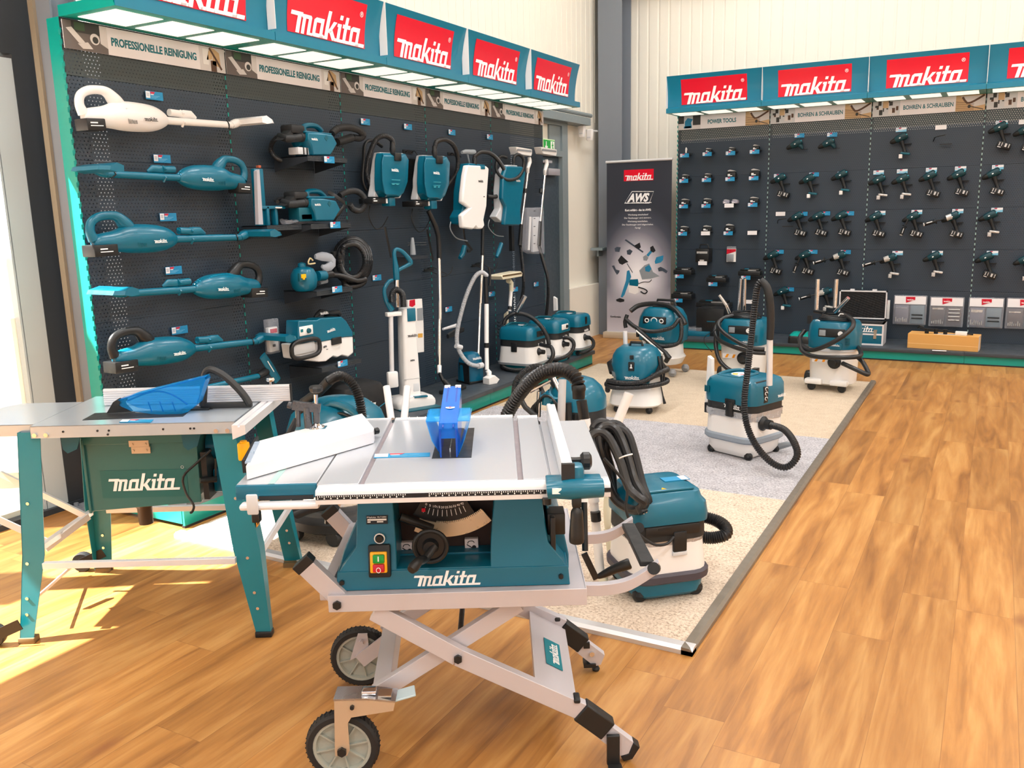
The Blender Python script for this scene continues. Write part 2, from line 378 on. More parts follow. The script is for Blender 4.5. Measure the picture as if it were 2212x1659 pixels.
# ================================================================== THE ROOM
FLOOR = floor_mat()
o = MB().box(-4.22, 7.0, -5.0, 10.2, -0.1, 0.0).build('floor', FLOOR); struct(o)
def wallp_mat():
    m = bpy.data.materials.new('white_corrugated_wall'); m.use_nodes = True; nt = m.node_tree; b = nt.nodes['Principled BSDF']
    b.inputs['Base Color'].default_value = lin('#efebdf'); b.inputs['Roughness'].default_value = 0.55
    tc = nn(nt, 'ShaderNodeTexCoord'); n = nn(nt, 'ShaderNodeTexNoise'); n.inputs['Scale'].default_value = 3; nt.links.new(tc.outputs['Object'], n.inputs['Vector'])
    mr = nn(nt, 'ShaderNodeMapRange'); mr.inputs[3].default_value = 0.5; mr.inputs[4].default_value = 0.62; nt.links.new(n.outputs[0], mr.inputs[0]); nt.links.new(mr.outputs[0], b.inputs['Roughness'])
    return m
WALLP = wallp_mat()
# back wall: shallow vertical ribs, real geometry
def ribbed(x0, x1, z0, z1, y, pitch=0.125, d=0.006):
    pr = []; x = x0
    while x < x1 - 1e-6:
        pr += [(x, y), (x + pitch*0.42, y), (x + pitch*0.5, y + d), (x + pitch*0.58, y + d), (x+pitch*0.66, y)]; x += pitch
    pr += [(x1, y), (x1, y + 0.15), (x0, y + 0.15)]; return pr
b = MB(); b.prism(ribbed(-4.5, 7.0, 0, 6, 10.05), 0.0, 5.6, 'xy'); struct(b.build('wall_back', WALLP, sharp=20))
# left wall: glazing up to y=3.2, panels above the display, recess with the exit door
struct(MB().box(-4.45, -4.25, 3.22, 7.72, 0, 2.47).build('wall_left', mat('darkened_wall', '#2a3036', .6)))  # unseen wall coloured dark so the pegboard holes stay in shade
b = MB(); b.box(-4.45, -4.25, 3.22, 7.72, 2.47, 5.6); b.box(-4.45, -4.25, 7.72, 8.85, 2.5, 5.6); b.box(-4.45, -4.25, 8.85, 10.2, 0, 5.6)
b.box(-4.45, -4.25, -5, 3.22, 2.75, 5.6)
y = 3.3
while y < 10: b.box(-4.262, -4.25+0.004, y, y+0.05, 2.5, 5.6); y += 0.125
struct(b.build('wall_left', WALLP))
WARMW = mat('warm_white_paint', '#e9e4d8', 0.7)
struct(MB().box(7.0, 7.2, -5, 10.2, 0, 5.6).build('wall_right', WARMW))
b = MB(); b.box(-4.4, 7.2, -5.2, -5.0, 3.6, 5.6); b.box(-4.4, 7.2, -5.2, -5.0, 0, 0.5); struct(b.build('wall_front', WARMW))
b = MB()
for x in (-4.3, -2.2, 0, 2.2, 4.4, 6.9): b.box(x, x+0.08, -5.15, -5.05, 0.5, 3.6)
b.box(-4.3, 7, -5.15, -5.05, 2.2, 2.28); struct(b.build('window_2', FRAME))
struct(MB().box(-4.5, 7.2, -5.2, 10.3, 5.6, 5.7).build('ceiling', WARMW))
struct(MB().box(-4.2, 7.0, 9.75, 9.98, 4.02, 4.3).build('trim_1', mat('beam_grey', '#a59f97', 0.6)))

# window_1: door glazing on the far left
b = MB()
b.box(-4.33, -4.235, 2.72, 2.86, 0, 2.95)                 # dark jamb
b.box(-4.33, -4.235, -5.0, 2.72, 2.3, 2.95)               # dark transom panel
b.box(-4.36, -4.215, -5.0, 2.84, 0, 0.03)                 # threshold
for yy in (1.45, 0.2, -1.1, -2.4): b.box(-4.33, -4.235, yy-0.05, yy+0.05, 0, 2.3)
w1 = struct(b.build('window_1', FRAME))
b = MB(); b.box(-4.32, -4.24, 2.605, 2.72, 0.03, 2.28); b.box(-4.32, -4.24, 1.5, 2.605, 2.22, 2.3); b.box(-4.32, -4.24, 2.59, 2.60, 0.03, 2.28)
b.build('sash_frame', mat('sash_grey', '#b4bfc4', 0.4), w1)
GLASS = mat('clear_glass', '#f4fafa', 0.03, alpha=0.12, var=0, coat=0.5)
b = MB(); b.box(-4.285, -4.279, -4.9, 2.59, 1.04, 2.24); b.build('pane', GLASS, w1)
FROST = mat('frosted_glass', '#f2f1dc', 0.6, var=0, alpha=0.45)
b = MB(); b.box(-4.285, -4.279, -4.9, 2.59, 0.03, 1.03); b.build('frosted_pane', FROST, w1)
# steel column beside the display, and the one in the far corner
b = MB(); b.box(-4.115, -4.012, 2.795, 2.805, 0.012, 5.6); b.box(-4.07, -4.058, 2.805, 2.93, 0.012, 5.6); b.box(-4.115, -4.012, 2.93, 2.94, 0.012, 5.6)
col = struct(b.build('trim_2', STEELG))
b = MB(); b.box(-4.155, -4.115, 2.78, 2.80, 0.0, 5.6); b.build('edge_strip', mat('tan_edge', '#8f8472', 0.6), col)
b = MB(); b.box(-4.22, -4.0, 2.70, 2.95, 0, 0.012)
for q in ((-4.19, 2.73), (-4.13, 2.73)): b.cyl((q[0], q[1], 0.012), (q[0], q[1], 0.03), 0.012, n=6)
b.build('base_plate', STEELG, col)
b = MB()
yc = 9.72
b.box(-4.17, -3.88, yc, yc+0.016, 0, 5.6); b.box(-4.17, -3.88, yc+0.28, yc+0.296, 0, 5.6); b.box(-4.035, -4.02, yc+.016, yc+0.28, 0, 5.6)
struct(b.build('trim_3', STEELG))
# outside the glass: yard, a timber post and a pale low wall, seen bright through the door
OUTG = mat('yard_concrete', '#cfcbc0', 0.9)
tag(MB().box(-30, -4.45, -14, 14, -0.12, -0.04).build('yard_paving', OUTG), 'pale sunlit paving outside the glass door', 'paving')
b = MB()
for yy in (2.62, 1.6, 0.5): b.box(-5.6, -5.35, yy, yy+0.25, -0.04, 3.0)
tag(b.build('timber_posts', mat('orange_timber', '#d9955a', 0.7)), 'orange timber screen standing outside the glass door', 'screen')

# door_1 with its frame in the left wall
b = MB()
b.box(-4.26, -4.16, 8.72, 8.86, 0, 2.42); b.box(-4.26, -4.16, 7.72, 8.72, 2.06, 2.12); b.box(-4.26, -4.16, 7.72, 8.72, 2.38, 2.42)
b.box(-4.25, -4.18, 8.45, 8.72, 2.12, 2.38)
dr = struct(b.build('door_1', STEELT))
b = MB(); b.box(-4.24, -4.2, 7.74, 8.71, 0.01, 2.06, 0.004); b.build('door_leaf', mat('door_slate', '#3c4a55', 0.4), dr)
b = MB(); b.box(-4.2, -4.14, 8.35, 8.62, 1.86, 1.93, 0.005); b.box(-4.2, -4.15, 8.0, 8.45, 1.985, 2.01); b.build('door_closer', mat('closer_silver', '#b9b9c2', 0.4, metal=0.4), dr)
b = MB(); b.box(-4.25, -4.2, 7.72, 8.45, 2.12, 2.38); b.build('transom_panel', WALLP, dr)
b = MB(); b.box(-4.25, -4.08, 7.72, 9.3, 2.42, 2.50); b.tube([(-4.1, 7.72, 2.53), (-4.1, 9.35, 2.53)], 0.022, 8)
struct(b.build('trim_4', STEELT))
# emergency exit sign
sg = thing('exit_sign', 'green emergency exit sign with down arrow and running figure above the grey door', 'sign', (-4.14, 8.2, 2.075), 90)
MB().box(0, 0.27, -0.012, 0, 0, 0.145).build('sign_plate', mat('sign_border', '#dff2c8', 0.4, var=0), sg)
b = MB(); b.box(0.01, 0.26, -0.016, -0.011, 0.01, 0.135); b.build('green_field', mat('exit_green', '#119b3a', 0.4, var=0, emit='#119b3a', est=0.15), sg)
b = MB(); b.box(0.055, 0.067, -0.02, -0.015, 0.055, 0.12); b.prism([(0.03, 0.07), (0.045, 0.075), (0.061, 0.05), (0.077, 0.075), (0.092, 0.07), (0.061, 0.025)], -0.02, -0.015)
b.box(0.165, 0.245, -0.02, -0.015, 0.02, 0.125); b.build('arrow_and_doorway', WHITEP, sg)
b = MB(); g = mat('exit_green', '#119b3a'); b.lathe([(0.0, -0.022), (0.008, -0.022), (0.008, -0.019), (0, -0.019)], 10, (0.2, 0, 0.11), 'y')
for a, c, r in (((.2, .1), (.205, .065), .009), ((.205, .065), (.188, .03), .006), ((.205, .065), (.225, .045), .006), ((.225, .045), (.228, .025), .005), ((.2, .095), (.183, .08), .005), ((.203, .095), (.222, .085), .005)):
    b.tube([(a[0], -0.021, a[1]), (c[0], -0.021, c[1])], r, 6, flat=((0, 1, 0), 0.2))
b.build('running_figure', g, sg)
# two white boxes by the column
for i, (px, py, lab) in enumerate(((1257, 284, 'white sensor box mounted beside the exit door frame'), (1274, 292, 'white rounded detector hanging on the column edge'))):
    p = ony(px, py, 9.2 + 0.1*i)
    t = thing('motion_detector', lab, 'detector', p, 0, 'white wall detectors')
    bb = MB(); bb.body([(-0.06, .055, .04, .012), (-0.05, .07, .05, .015), (0.055, .08, .055, .015), (0.062, .07, .045, .012)]); bb.build('housing', WHITE, t)
    MB().box(-0.02, 0.02, -0.032, -0.027, -0.03, -0.02).build('lens', LGREY, t)
    MB().tube([(0, 0.02, .02), (-.02, .08, .05), (-.02 - .1*(1-i), .25, .06)], 0.012, 8, 3).build('bracket', LGREY, t)
b = MB(); b.box(-4.2, -4.05, 9.55, 9.75, 1.02, 1.05); b.box(-4.14, -4.12, 9.6, 9.72, .95, 1.02)
struct(b.build('trim_5', STEELT))
struct(MB().box(-4.25, -4.17, 8.9, 10.0, 0, 0.62).build('trim_6', WARMW))

# unseen ceiling lamps, added to fill the hall with light
LAMPM = mat('lamp_diffuser', '#ffffff', 0.5, var=0, emit='#fff6e8', est=6.0)
for i, (x, y) in enumerate(((-2.2, 1.0), (-2.2, 4.4), (-2.2, 7.8), (1.2, 1.0), (1.2, 4.4), (1.2, 7.8), (4.8, 1.0), (4.8, 4.4), (4.8, 7.8), (-0.5, -2.6), (3.6, -2.6))):
    t = thing('fill_lamp', 'unseen long white lamp added under the ceiling to light the hall', 'lamp', (x, y, 5.35), 0, 'added fill lamps under the ceiling')
    MB().box(-0.18, 0.18, -1.05, 1.05, 0.0, 0.1, 0.01).build('lamp_body', WHITE, t)
    MB().box(-0.15, 0.15, -1.0, 1.0, -0.012, 0.0).build('diffuser', LAMPM, t)
    MB().box(-0.005, 0.005, -0.8, -0.79, 0.1, 0.25).box(-0.005, 0.005, 0.79, 0.8, 0.1, 0.25).build('hanger', ALU, t)
    ld = bpy.data.lights.new('fill_light', 'AREA'); ld.shape = 'RECTANGLE'; ld.size = 0.6; ld.size_y = 2.0; ld.energy = FILL_POWER; ld.color = (0.97, 0.985, 1.0)
    lo = bpy.data.objects.new('fill_light', ld); C.objects.link(lo); lo.parent = t; lo.location = (0, 0, -0.02)

# ================================================================== CARPET PLATFORM
CB = carpet_mat('beige_carpet', '#967a60', '#ddc8b0', '#f5e6d4', 260, 1.0); CG = carpet_mat('grey_carpet', '#74747d', '#b1b0b7', '#dddce0', 260, 1.0)
CB2 = carpet_mat('fine_beige_carpet', '#a8937a', '#c9b69c', '#dacbb5', 420, 0.5)
for nm, y0, y1, m, lab in (('carpet', 2.69, 4.37, CB, 'thick shaggy beige carpet nearest the table saws'), ('carpet', 4.37, 5.70, CG, 'mottled light grey carpet in the middle of the platform'), ('carpet', 5.70, 7.76, CB2, 'fine beige carpet at the far end of the platform')):
    b = MB(); nx, ny = 90, 60; x0, x1 = -3.33, -0.835
    vs = []; fs = []
    hh = 0.024 if y0 < 5 else 0.020
    for j in range(ny+1):
        for i in range(nx+1):
            e = 1 if 0 < i < nx and 0 < j < ny else 0
            vs.append((x0+(x1-x0)*i/nx, y0+(y1-y0)*j/ny, hh - 0.006*(1-e) + e*random.uniform(-.0015, .0015)))
    for j in range(ny):
        for i in range(nx): a = j*(nx+1)+i; fs.append((a, a+1, a+nx+2, a+nx+1))
    b.add(vs, fs); b.box(x0, x1, y0, y1, 0.001, hh-0.008)
    tag(b.build(nm, m, sharp=60), lab, 'carpet', 'carpet samples on the floor')
b = MB(); b.prism([(2.655, 0), (2.655, 0.016), (2.668, 0.026), (2.70, 0.027), (2.70, 0)], -3.35, -0.80, 'yz')
tag(b.build('edge_trim', ALU), 'aluminium edge profile along the near side of the carpet', 'edge trim')
b = MB(); b.prism([(-0.80, 0), (-0.80, 0.016), (-0.812, 0.026), (-0.84, 0.027), (-0.84, 0)], 2.655, 7.78, 'xz')
tag(b.build('edge_trim', mat('weathered_aluminium', '#857d72', 0.45, metal=0.5)), 'long grey edge profile along the right side of the carpet', 'edge trim')

# ================================================================== GONDOLA WALLS
PERF_A = perf_mat('perforated_sheet_left', '#2e3c4a', 0)
PERF_T = perf_mat('perforated_sheet_top', '#3c4648', 0)
LIGHTP = mat('canopy_light_panel', '#f6f0e4', 0.5, var=0, emit='#fff8ec', est=0.9)  # emission also on the back wall's unlit panels, added to brighten the banners
def bay(frame, i, n, zs, ztop, bandz, depth, dz, lab_b, lab_c, lab_h, txt, cz0, cz1, xo, cfg):
    """frame: function (x, z) -> world location ; rotation frame.rz"""
    org, rz = frame
    R = Mx.Rotation(math.radians(rz), 3, 'Z')
    def W(x, y, z): return V(org) + R @ V((x, y, z))
    t = thing('shelving_bay', lab_b, 'shelving', W(i, 0, 0), rz, 'tool display bays')
    # pegboard sheets
    edges = [ztop] + zs + [dz]
    for a, (z1, z0) in enumerate(zip(edges, edges[1:])):
        b = MB(); b.box(0.0055, 0.9945, 0.0, 0.0015, z0+0.001, z1-0.001)
        b.box(0.012, 0.988, 0.0015, 0.012, z0+0.001, z0+0.003); b.box(0.012, 0.988, 0.0015, 0.012, z1-0.003, z1-0.001)
        b.build('pegboard', PERF_T if a == 0 else PERF_A, t)
    b = MB(); b.box(0.0, 0.01, 0.004, 0.09, 0.02, ztop); b.box(0.99, 1.0, 0.004, 0.09, 0.02, ztop); b.box(0.0, 0.0045, -0.0005, 0.004, 0.14, ztop); b.box(0.9955, 1.0, -0.0005, 0.004, 0.14, ztop); b.mm(1)
    z = 0.17
    while z < ztop - 0.04: b.box(0.0005, 0.0045, -0.0012, -0.0004, z, z+0.022); b.box(0.9955, 0.9995, -0.0012, -0.0004, z, z+0.022); z += 0.05
    b.mm(2)
    if i == 0:
        b.box(-0.002, 0.0, 0.0, 0.09, 0.02, ztop); z = 0.16
        while z < ztop - 0.04: b.box(-0.010, 0.0, -0.001, 0.001, z, z+0.024); z += 0.05
    b.build('upright', [DARKD, TURQ if rz else mat('slot_light', '#9fc4c0', .4), TURQ], t)
    b = MB(); b.box(0.0, 1.0, -depth, 0.0, dz-0.035, dz, 0.003); b.build('deck', DARK, t)
    b = MB(); b.box(0.002, 0.998, -depth+0.03, -depth+0.045, 0.012, dz-0.035); b.box(0.0, 0.02, -depth+0.045, 0, 0.02, dz-0.035); b.box(0.98, 1.0, -depth+0.045, 0, 0.02, dz-0.035)
    b.build('kick_plate', TURQ, t)
    MB().box(0.0, 1.0, -depth+0.03, -depth+0.05, 0.0, 0.012).build('foot_rail', BLACKS, t)
    if not rz: MB().box(0.002, 0.998, 0.075, 0.078, 0.05, 2.20).build('hole_shade_sheet', DARKD, t)  # unseen dark sheet added behind the back wall bays to shade their holes
    # header banner
    h = thing('header_banner', lab_h, 'banner', W(i, -0.012, bandz[0]), rz, 'printed header banners')
    hh = bandz[1]-bandz[0]
    MB().box(0.006, 0.994, 0.0, 0.004, 0, hh).build('banner_board', mat('banner_grey', '#f0ecf0', 0.5, var=0), h)
    header_art(h, txt, hh)
    # canopy
    c = thing('canopy_sign', lab_c, 'sign', W(i, 0, cz0), rz, 'canopy signs with wordmark')
    H = cz1-cz0
    prof = [(-xo, 0.0), (-xo, 0.045)] + [(-(xo - 0.055 + 0.055*u*u), 0.06+(H-0.06)*u) for u in [k/10 for k in range(11)]]
    inner = [(y+0.006, z) for y, z in prof][::-1]
    b = MB(); b.prism(prof + inner, 0.002, 0.998, 'yz'); b.build('fascia', SIGNT, c, sharp=50)
    b = MB(); b.box(0.001, 0.999, -xo+0.005, 0.0, 0.0, 0.012); b.box(0.001, 0.01, -xo+0.01, 0, 0.012, 0.05); b.box(0.99, 0.999, -xo+0.01, 0, 0.012, 0.05)
    b.build('soffit', TURQ, c)
    for q in range(3):
        b = MB(); b.box(0.05+q*0.315, 0.05+q*0.315+0.26, -xo+0.06, -0.07, -0.003, 0.0); b.build('light_panel', LIGHTP, c)
    MB().box(0.0012, 0.004, -xo-0.008, -xo+0.05, 0.06, H).build('seam_strip', WHITE, c)
    # red badge with the wordmark follows the sloped fascia
    ya, za = prof[3]; yb_, zb = prof[10]
    u0, u1 = 0.06, 0.86
    def P(u): k = 0.06 + (H-0.06)*u; return (-(xo-0.055+0.055*u*u) - 0.003, k)
    N = 8; vs = []; fs = []
    for k in range(N+1):
        yy, zz = P(u0+(u1-u0)*k/N); vs += [(0.155, yy, zz), (0.845, yy, zz)]
    for k in range(N): fs.append((2*k, 2*k+1, 2*k+3, 2*k+2))
    b = MB(); b.add(vs, fs); b.build('red_badge', SIGNR, c)
    yl, zl = P(u0+0.03)
    lg = bpy.data.objects.new('logo', sign_logo(xo, H)); C.objects.link(lg); lg.parent = c
    return t, c, h
_SL = {}
def sign_logo(xo, H):
    """wordmark bent to the concave fascia"""
    if (xo, H) in _SL: return _SL[(xo, H)]
    w = 0.685; b = MB(); z0 = 0.06 + (H-0.06)*0.07
    def Y(z): u = (z-0.06)/(H-0.06); return -(xo-0.055+0.055*u*u) - 0.006
    bm = bmesh.new()
    for p in logo_polys():
        q = [(0.158 + x/LOGO_W*w, z0 + y/LOGO_W*w*1.02) for x, y in p]
        vs = [bm.verts.new((x, 0, z)) for x, z in q]; bm.faces.new(vs)
    for k in range(1, 14):
        zz = z0 + k*0.012; g = bm.verts[:] + bm.edges[:] + bm.faces[:]
        bmesh.ops.bisect_plane(bm, geom=g, plane_co=(0, 0, zz), plane_no=(0, 0, 1))
    for v in bm.verts: v.co.y = Y(v.co.z)
    # registered mark
    cx, cz = 0.80, z0 + 0.190
    for rr, ri in ((0.016, 0.0125),):
        n = 18
        for k in range(n):
            a0, a1 = 2*PI*k/n, 2*PI*(k+1)/n
            f = [(cx+rr*math.cos(a0), cz+rr*math.sin(a0)), (cx+rr*math.cos(a1), cz+rr*math.sin(a1)), (cx+ri*math.cos(a1), cz+ri*math.sin(a1)), (cx+ri*math.cos(a0), cz+ri*math.sin(a0))]
            bm.faces.new([bm.verts.new((x, Y(z), z)) for x, z in f])
    for f in ([(-.006, -.008), (-.003, -.008), (-.003, .008), (-.006, .008)], [(-.003, .005), (.005, .005), (.005, .008), (-.003, .008)], [(.003, 0), (.006, 0), (.006, .007), (.003, .007)], [(-.003, -.001), (.005, -.001), (.005, .002), (-.003, .002)], [(.0, -.001), (.004, -.008), (.007, -.008), (.003, -.001)]):
        bm.faces.new([bm.verts.new((cx+x, Y(cz+z)-0.0005, cz+z)) for x, z in f])
    me = bpy.data.meshes.new('logo'); bm.to_mesh(me); bm.free(); me.materials.append(WHITEP); _SL[(xo, H)] = me; return me
PHB = mat('print_greybrown', '#6d6664', 0.6, var=0); PHD = mat('print_darkgrey', '#3c3d3c', 0.6, var=0); PHW = mat('print_offwhite', '#dcd8d8', 0.6, var=0)
PHG = mat('print_green', '#3f5a40', 0.6, var=0); PHT = mat('print_tan', '#cfae84', 0.6, var=0); PHK = mat('print_brown', '#5e4536', 0.6, var=0); PHBL = mat('print_blue', '#1f7fa8', 0.6, var=0)
def header_art(h, txt, hh):
    s = hh/0.145
    if txt.startswith('PROF'):
        b = MB()
        b.mm(0).box(0.006, 0.24, -0.0015, 0, 0, hh)
        b.mm(1).box(0.05, 0.20, -0.002, -0.0015, hh*0.62, hh); b.mm(3).box(0.065, 0.12, -0.0025, -0.002, hh*0.7, hh*0.98)
        b.mm(2).prism([(0.02, hh*.72), (0.05, hh*.78), (0.115, hh*.30), (0.085, hh*.22)], -0.003, -0.002); b.prism([(0.075, hh*.22), (0.10, hh*.06), (0.155, hh*.10), (0.13, hh*.32)], -0.003, -0.002)
        b.lathe([(0, -0.003), (0.026, -0.003), (0.026, -0.002), (0, -0.002)], 18, (0.17, 0, hh*0.47), 'y'); b.mm(1).lathe([(0, -0.0035), (0.016, -0.0035), (0.016, -0.003)], 14, (0.172, 0, hh*0.44), 'y')
        b.mm(2).prism([(0.20, hh*0.35), (0.24, hh*0.2), (0.24, hh), (0.20, hh)], -0.002, -0.0015)
        b.build('printed_picture', [PHB, PHD, PHW, PHG, PHT, PHK, WHITE], h); b = MB()
        b.mm(2).box(0.815, 0.994, -0.0015, 0, 0, hh); b.mm(4).prism([(0.86, hh*.45), (0.90, hh*.5), (0.92, hh*.95), (0.89, hh)], -0.003, -0.002)
        b.prism([(0.90, hh*.30), (0.96, hh*.2), (0.955, hh*.8), (0.92, hh*.95)], -0.0025, -0.0015)
        b.mm(5).tube([(0.885, -0.003, hh*.95), (0.93, -0.003, hh*.5), (0.965, -0.003, hh*.12)], 0.007, 5, 2, flat=((0, 1, 0), .2)); b.box(0.89, 0.93, -0.0025, -0.0018, 0.0, hh*.45)
        b.mm(6).box(0.835, 0.875, -0.003, -0.0018, hh*.25, hh*.9)
        b.build('printed_picture', [PHB, PHD, PHW, PHG, PHT, PHK, WHITE], h)
        text(h, txt, 0.262, -0.001, hh*0.36, 0.53, hh*0.30, TINK, bold=0.03)
    else:
        b = MB(); L = 0.255
        b.mm(0).box(0.006, L, -0.0015, 0, 0, hh)
        if txt[0] == 'P':
            b.mm(1).box(0.006, 0.07, -0.002, -0.001, 0.45*hh, hh); b.box(0.17, L, -0.002, -0.001, 0.3*hh, hh); b.mm(2).box(0.006, L, -0.0019, -0.001, 0, 0.3*hh)
            b.mm(6).prism([(0.08, .1*hh), (0.16, .12*hh), (0.15, .5*hh), (0.17, .75*hh), (0.11, .85*hh), (0.08, .6*hh)], -0.003, -0.002); b.box(0.07, 0.15, -0.003, -0.002, .1*hh, .25*hh)
        else:
            random.seed(3)
            for q in range(16):
                x = random.uniform(0.01, 0.22); z = random.uniform(0, hh*0.75); b.mm(random.choice([1, 2, 2, 1, 5])).box(x, x+random.uniform(.01, .035), -0.002-q*1e-5, -0.001, z, z+random.uniform(.02, .05))
            b.mm(4).box(0.10, 0.15, -0.0025, -0.001, .55*hh, hh)
        b.build('printed_picture', [LGREY, PHD, PHW, PHG, PHT, PHK, PHBL], h); b = MB()
        b.mm(4).box(0.745, 0.994, -0.0015, 0, 0, hh)
        b.mm(2).prism([(0.78, .95*hh), (0.994, .95*hh), (0.994, .35*hh), (0.9, .25*hh)], -0.002, -0.001)
        for q in range(5): b.mm(5).beam((0.745, -0.002, hh*(.1+.13*q)), (0.9, -0.002, hh*(.05+.10*q)), 0.001, 0.004)
        b.mm(5).tube([(0.80, -0.002, .9*hh), (0.84, -0.002, .5*hh), (0.90, -0.002, .6*hh), (0.985, -0.002, .95*hh)], 0.010, 5, 2, flat=((0, 1, 0), .2)); b.mm(1).lathe([(0, -0.003), (0.014, -0.003), (0.014, -0.002)], 12, (0.86, 0, .28*hh), 'y'); b.beam((.86, -.002, .3*hh), (.98, -.002, .05*hh), .001, .007)
        b.build('printed_picture', [LGREY, PHD, PHW, PHG, PHT, PHK, PHBL], h)
        if txt[0] == 'P': text(h, txt, 0.335, -0.001, hh*0.34, 0.31, hh*0.30, TINK, bold=0.03)
        else: text(h, txt, 0.285, -0.001, hh*0.36, 0.44, hh*0.28, TINK, bold=0.02)
fa = ((XA, 2.767, 0), 90)
near = ['nearest the window', 'second from the window', 'in the middle', 'second from the exit door', 'beside the exit door']
for i in range(5):
    bay(fa, i, 5, [2.182, 1.79, 1.393, 0.995, 0.58], 2.44, (2.302, 2.43), 0.54, 0.14,
        'dark perforated display bay of the left wall, ' + near[i], 'teal canopy sign of the left wall, bay ' + near[i],
        'grey PROFESSIONELLE REINIGUNG banner of the left wall, bay ' + near[i], 'PROFESSIONELLE REINIGUNG', 2.44, 2.82, 0.40, None)
fb = ((-3.18, YB, 0), 0)
whereb = ['leftmost, over the batteries', 'second from the left', 'third from the left', 'cut by the right picture edge']
whd = ['holding the batteries and chargers', 'second from the left', 'third from the left', 'at the right picture edge']
for i in range(4):
    bay(fb, i, 4, [2.224, 1.828, 1.43, 1.03, 0.622], 2.50, (2.335, 2.478), 0.68, 0.12,
        'dark perforated display bay of the back wall, ' + whd[i], 'teal canopy sign of the back wall, ' + whereb[i],
        ('POWER TOOLS banner above the batteries on the back wall' if i == 0 else 'BOHREN & SCHRAUBEN banner of the back wall, ' + whereb[i]),
        'POWER TOOLS' if i == 0 else 'BOHREN & SCHRAUBEN', 2.48, 2.855, 0.42, None)
# ================================================================== helpers for placed things
def LP(t, px, py, yl):
    """point seen at a pixel on the plane y = yl of the thing's own axes, in those axes"""
    a = t.rotation_euler.z; M = Mx.Rotation(-a, 3, 'Z'); o = M @ (EYE - V(t.location)); r = M @ _ray(px, py)
    return o + r * ((yl - o.y) / r.y)
def LZ(t, px, py, zl):
    a = t.rotation_euler.z; M = Mx.Rotation(-a, 3, 'Z'); o = M @ (EYE - V(t.location)); r = M @ _ray(px, py)
    return o + r * ((zl - o.z) / r.z)
def LX(t, px, py, xl):
    a = t.rotation_euler.z; M = Mx.Rotation(-a, 3, 'Z'); o = M @ (EYE - V(t.location)); r = M @ _ray(px, py)
    return o + r * ((xl - o.x) / r.x)
def tag_mesh(kind='b'):
    b = MB()
    b.mm(0).box(-0.05, 0.05, -0.002, 0, -0.02, 0.02)
    if kind != 'w':
        b.mm(3).box(-0.005, 0.049, -0.0024, -0.002, 0.0, 0.019) if kind == 'l' else None
        b.mm(1).box(-0.049, -0.025, -0.0026, -0.002, -0.013, 0.018); b.mm(4).box(-0.045, -0.030, -0.003, -0.0026, -0.006, 0.012)
        b.mm(2).prism([(-0.022, 0.008), (-0.002, 0.008), (0.004, 0.018), (-0.022, 0.018)], -0.0028, -0.002)
        b.mm(1).box(-0.021, -0.004, -0.0027, -0.002, 0.003, 0.007)
        for q in range(3): b.mm(3).box(-0.02, 0.03-0.01*q, -0.0027, -0.002, -0.002-0.005*q, -0.0005-0.005*q)
    return b.mesh('price_tag', {'b': [TAGB, PAPER, TAGR, TAGL, TAGG], 'l': [TAGL, PAPER, TAGR, PAPER, TAGG], 'w': [PAPER]}[kind])  # pale kind puts the sunlit look of the right-hand bays into the colour
TG = {k: tag_mesh(k) for k in 'blw'}
def price_tag(loc, rz, label, group, kind='b', sx=1.0, sz=1.0, rx=0):
    o = bpy.data.objects.new('price_tag', TG[kind]); C.objects.link(o); o.location = loc; o.rotation_euler = (math.radians(rx), 0, math.radians(rz)); o.scale = (sx, 1, sz)
    return tag(o, label, 'price tag', group)
def wheel(parent, x, y, z, r, w, ax='y', tread=True):
    """rubber tyred wheel; axle along ax"""
    b = MB(); n = 40; rim = r*0.80
    b.lathe([(rim, -w/2), (r*0.94, -w/2), (r, -w*0.3), (r, w*0.3), (r*0.94, w/2), (rim, w/2), (rim, -w/2)], n, (x, y, z), ax)
    if tread:
        for k in range(44):
            a = 2*PI*k/44; c, s_ = math.cos(a)*r*1.004, math.sin(a)*r*1.004; c2, s2 = math.cos(a+.05)*r*1.004, math.sin(a+.05)*r*1.004
            b.beam((x+c, y-w*.32, z+s_), (x+c2, y, z+s2), .003, .003); b.beam((x+c2, y, z+s2), (x+c, y+w*.32, z+s_), .003, .003)
    t = b.build('tyre', RUBBER, parent)
    b = MB(); b.lathe([(rim*1.0, -w*.42), (rim, w*.42), (rim*.9, w*.42), (rim*.86, w*.1), (rim*.2, w*.1), (rim*.2, -w*.1), (rim*.86, -w*.1), (rim*.9, -w*.42), (rim, -w*.42)], 32, (x, y, z), ax)
    for k in range(8):
        a = 2*PI*k/8 + .2
        b.beam((x+math.cos(a)*rim*.15, y, z+math.sin(a)*rim*.15), (x+math.cos(a)*rim*.9, y, z+math.sin(a)*rim*.9), .004, w*.7, up=(0, 1, 0))
    b.lathe([(r*.17, -w*.5), (r*.17, w*.5)], 14, (x, y, z), ax); b.build('hub', HUBG, t)
    return t
def bolt(b, x, y, z, r=0.012, ax=(0, -1, 0)): b.cyl((x, y, z), V((x, y, z)) + V(ax)*0.009, r, n=6)

# ================================================================== TABLE SAW ON THE FOLDING STAND (front)
S2 = thing('table_saw', 'portable table saw with blue blade guard on a wheeled folding silver stand', 'table saw', (-1.555, 1.715, 0), 29.8)
P = lambda px, py, y: LP(S2, px, py, y)
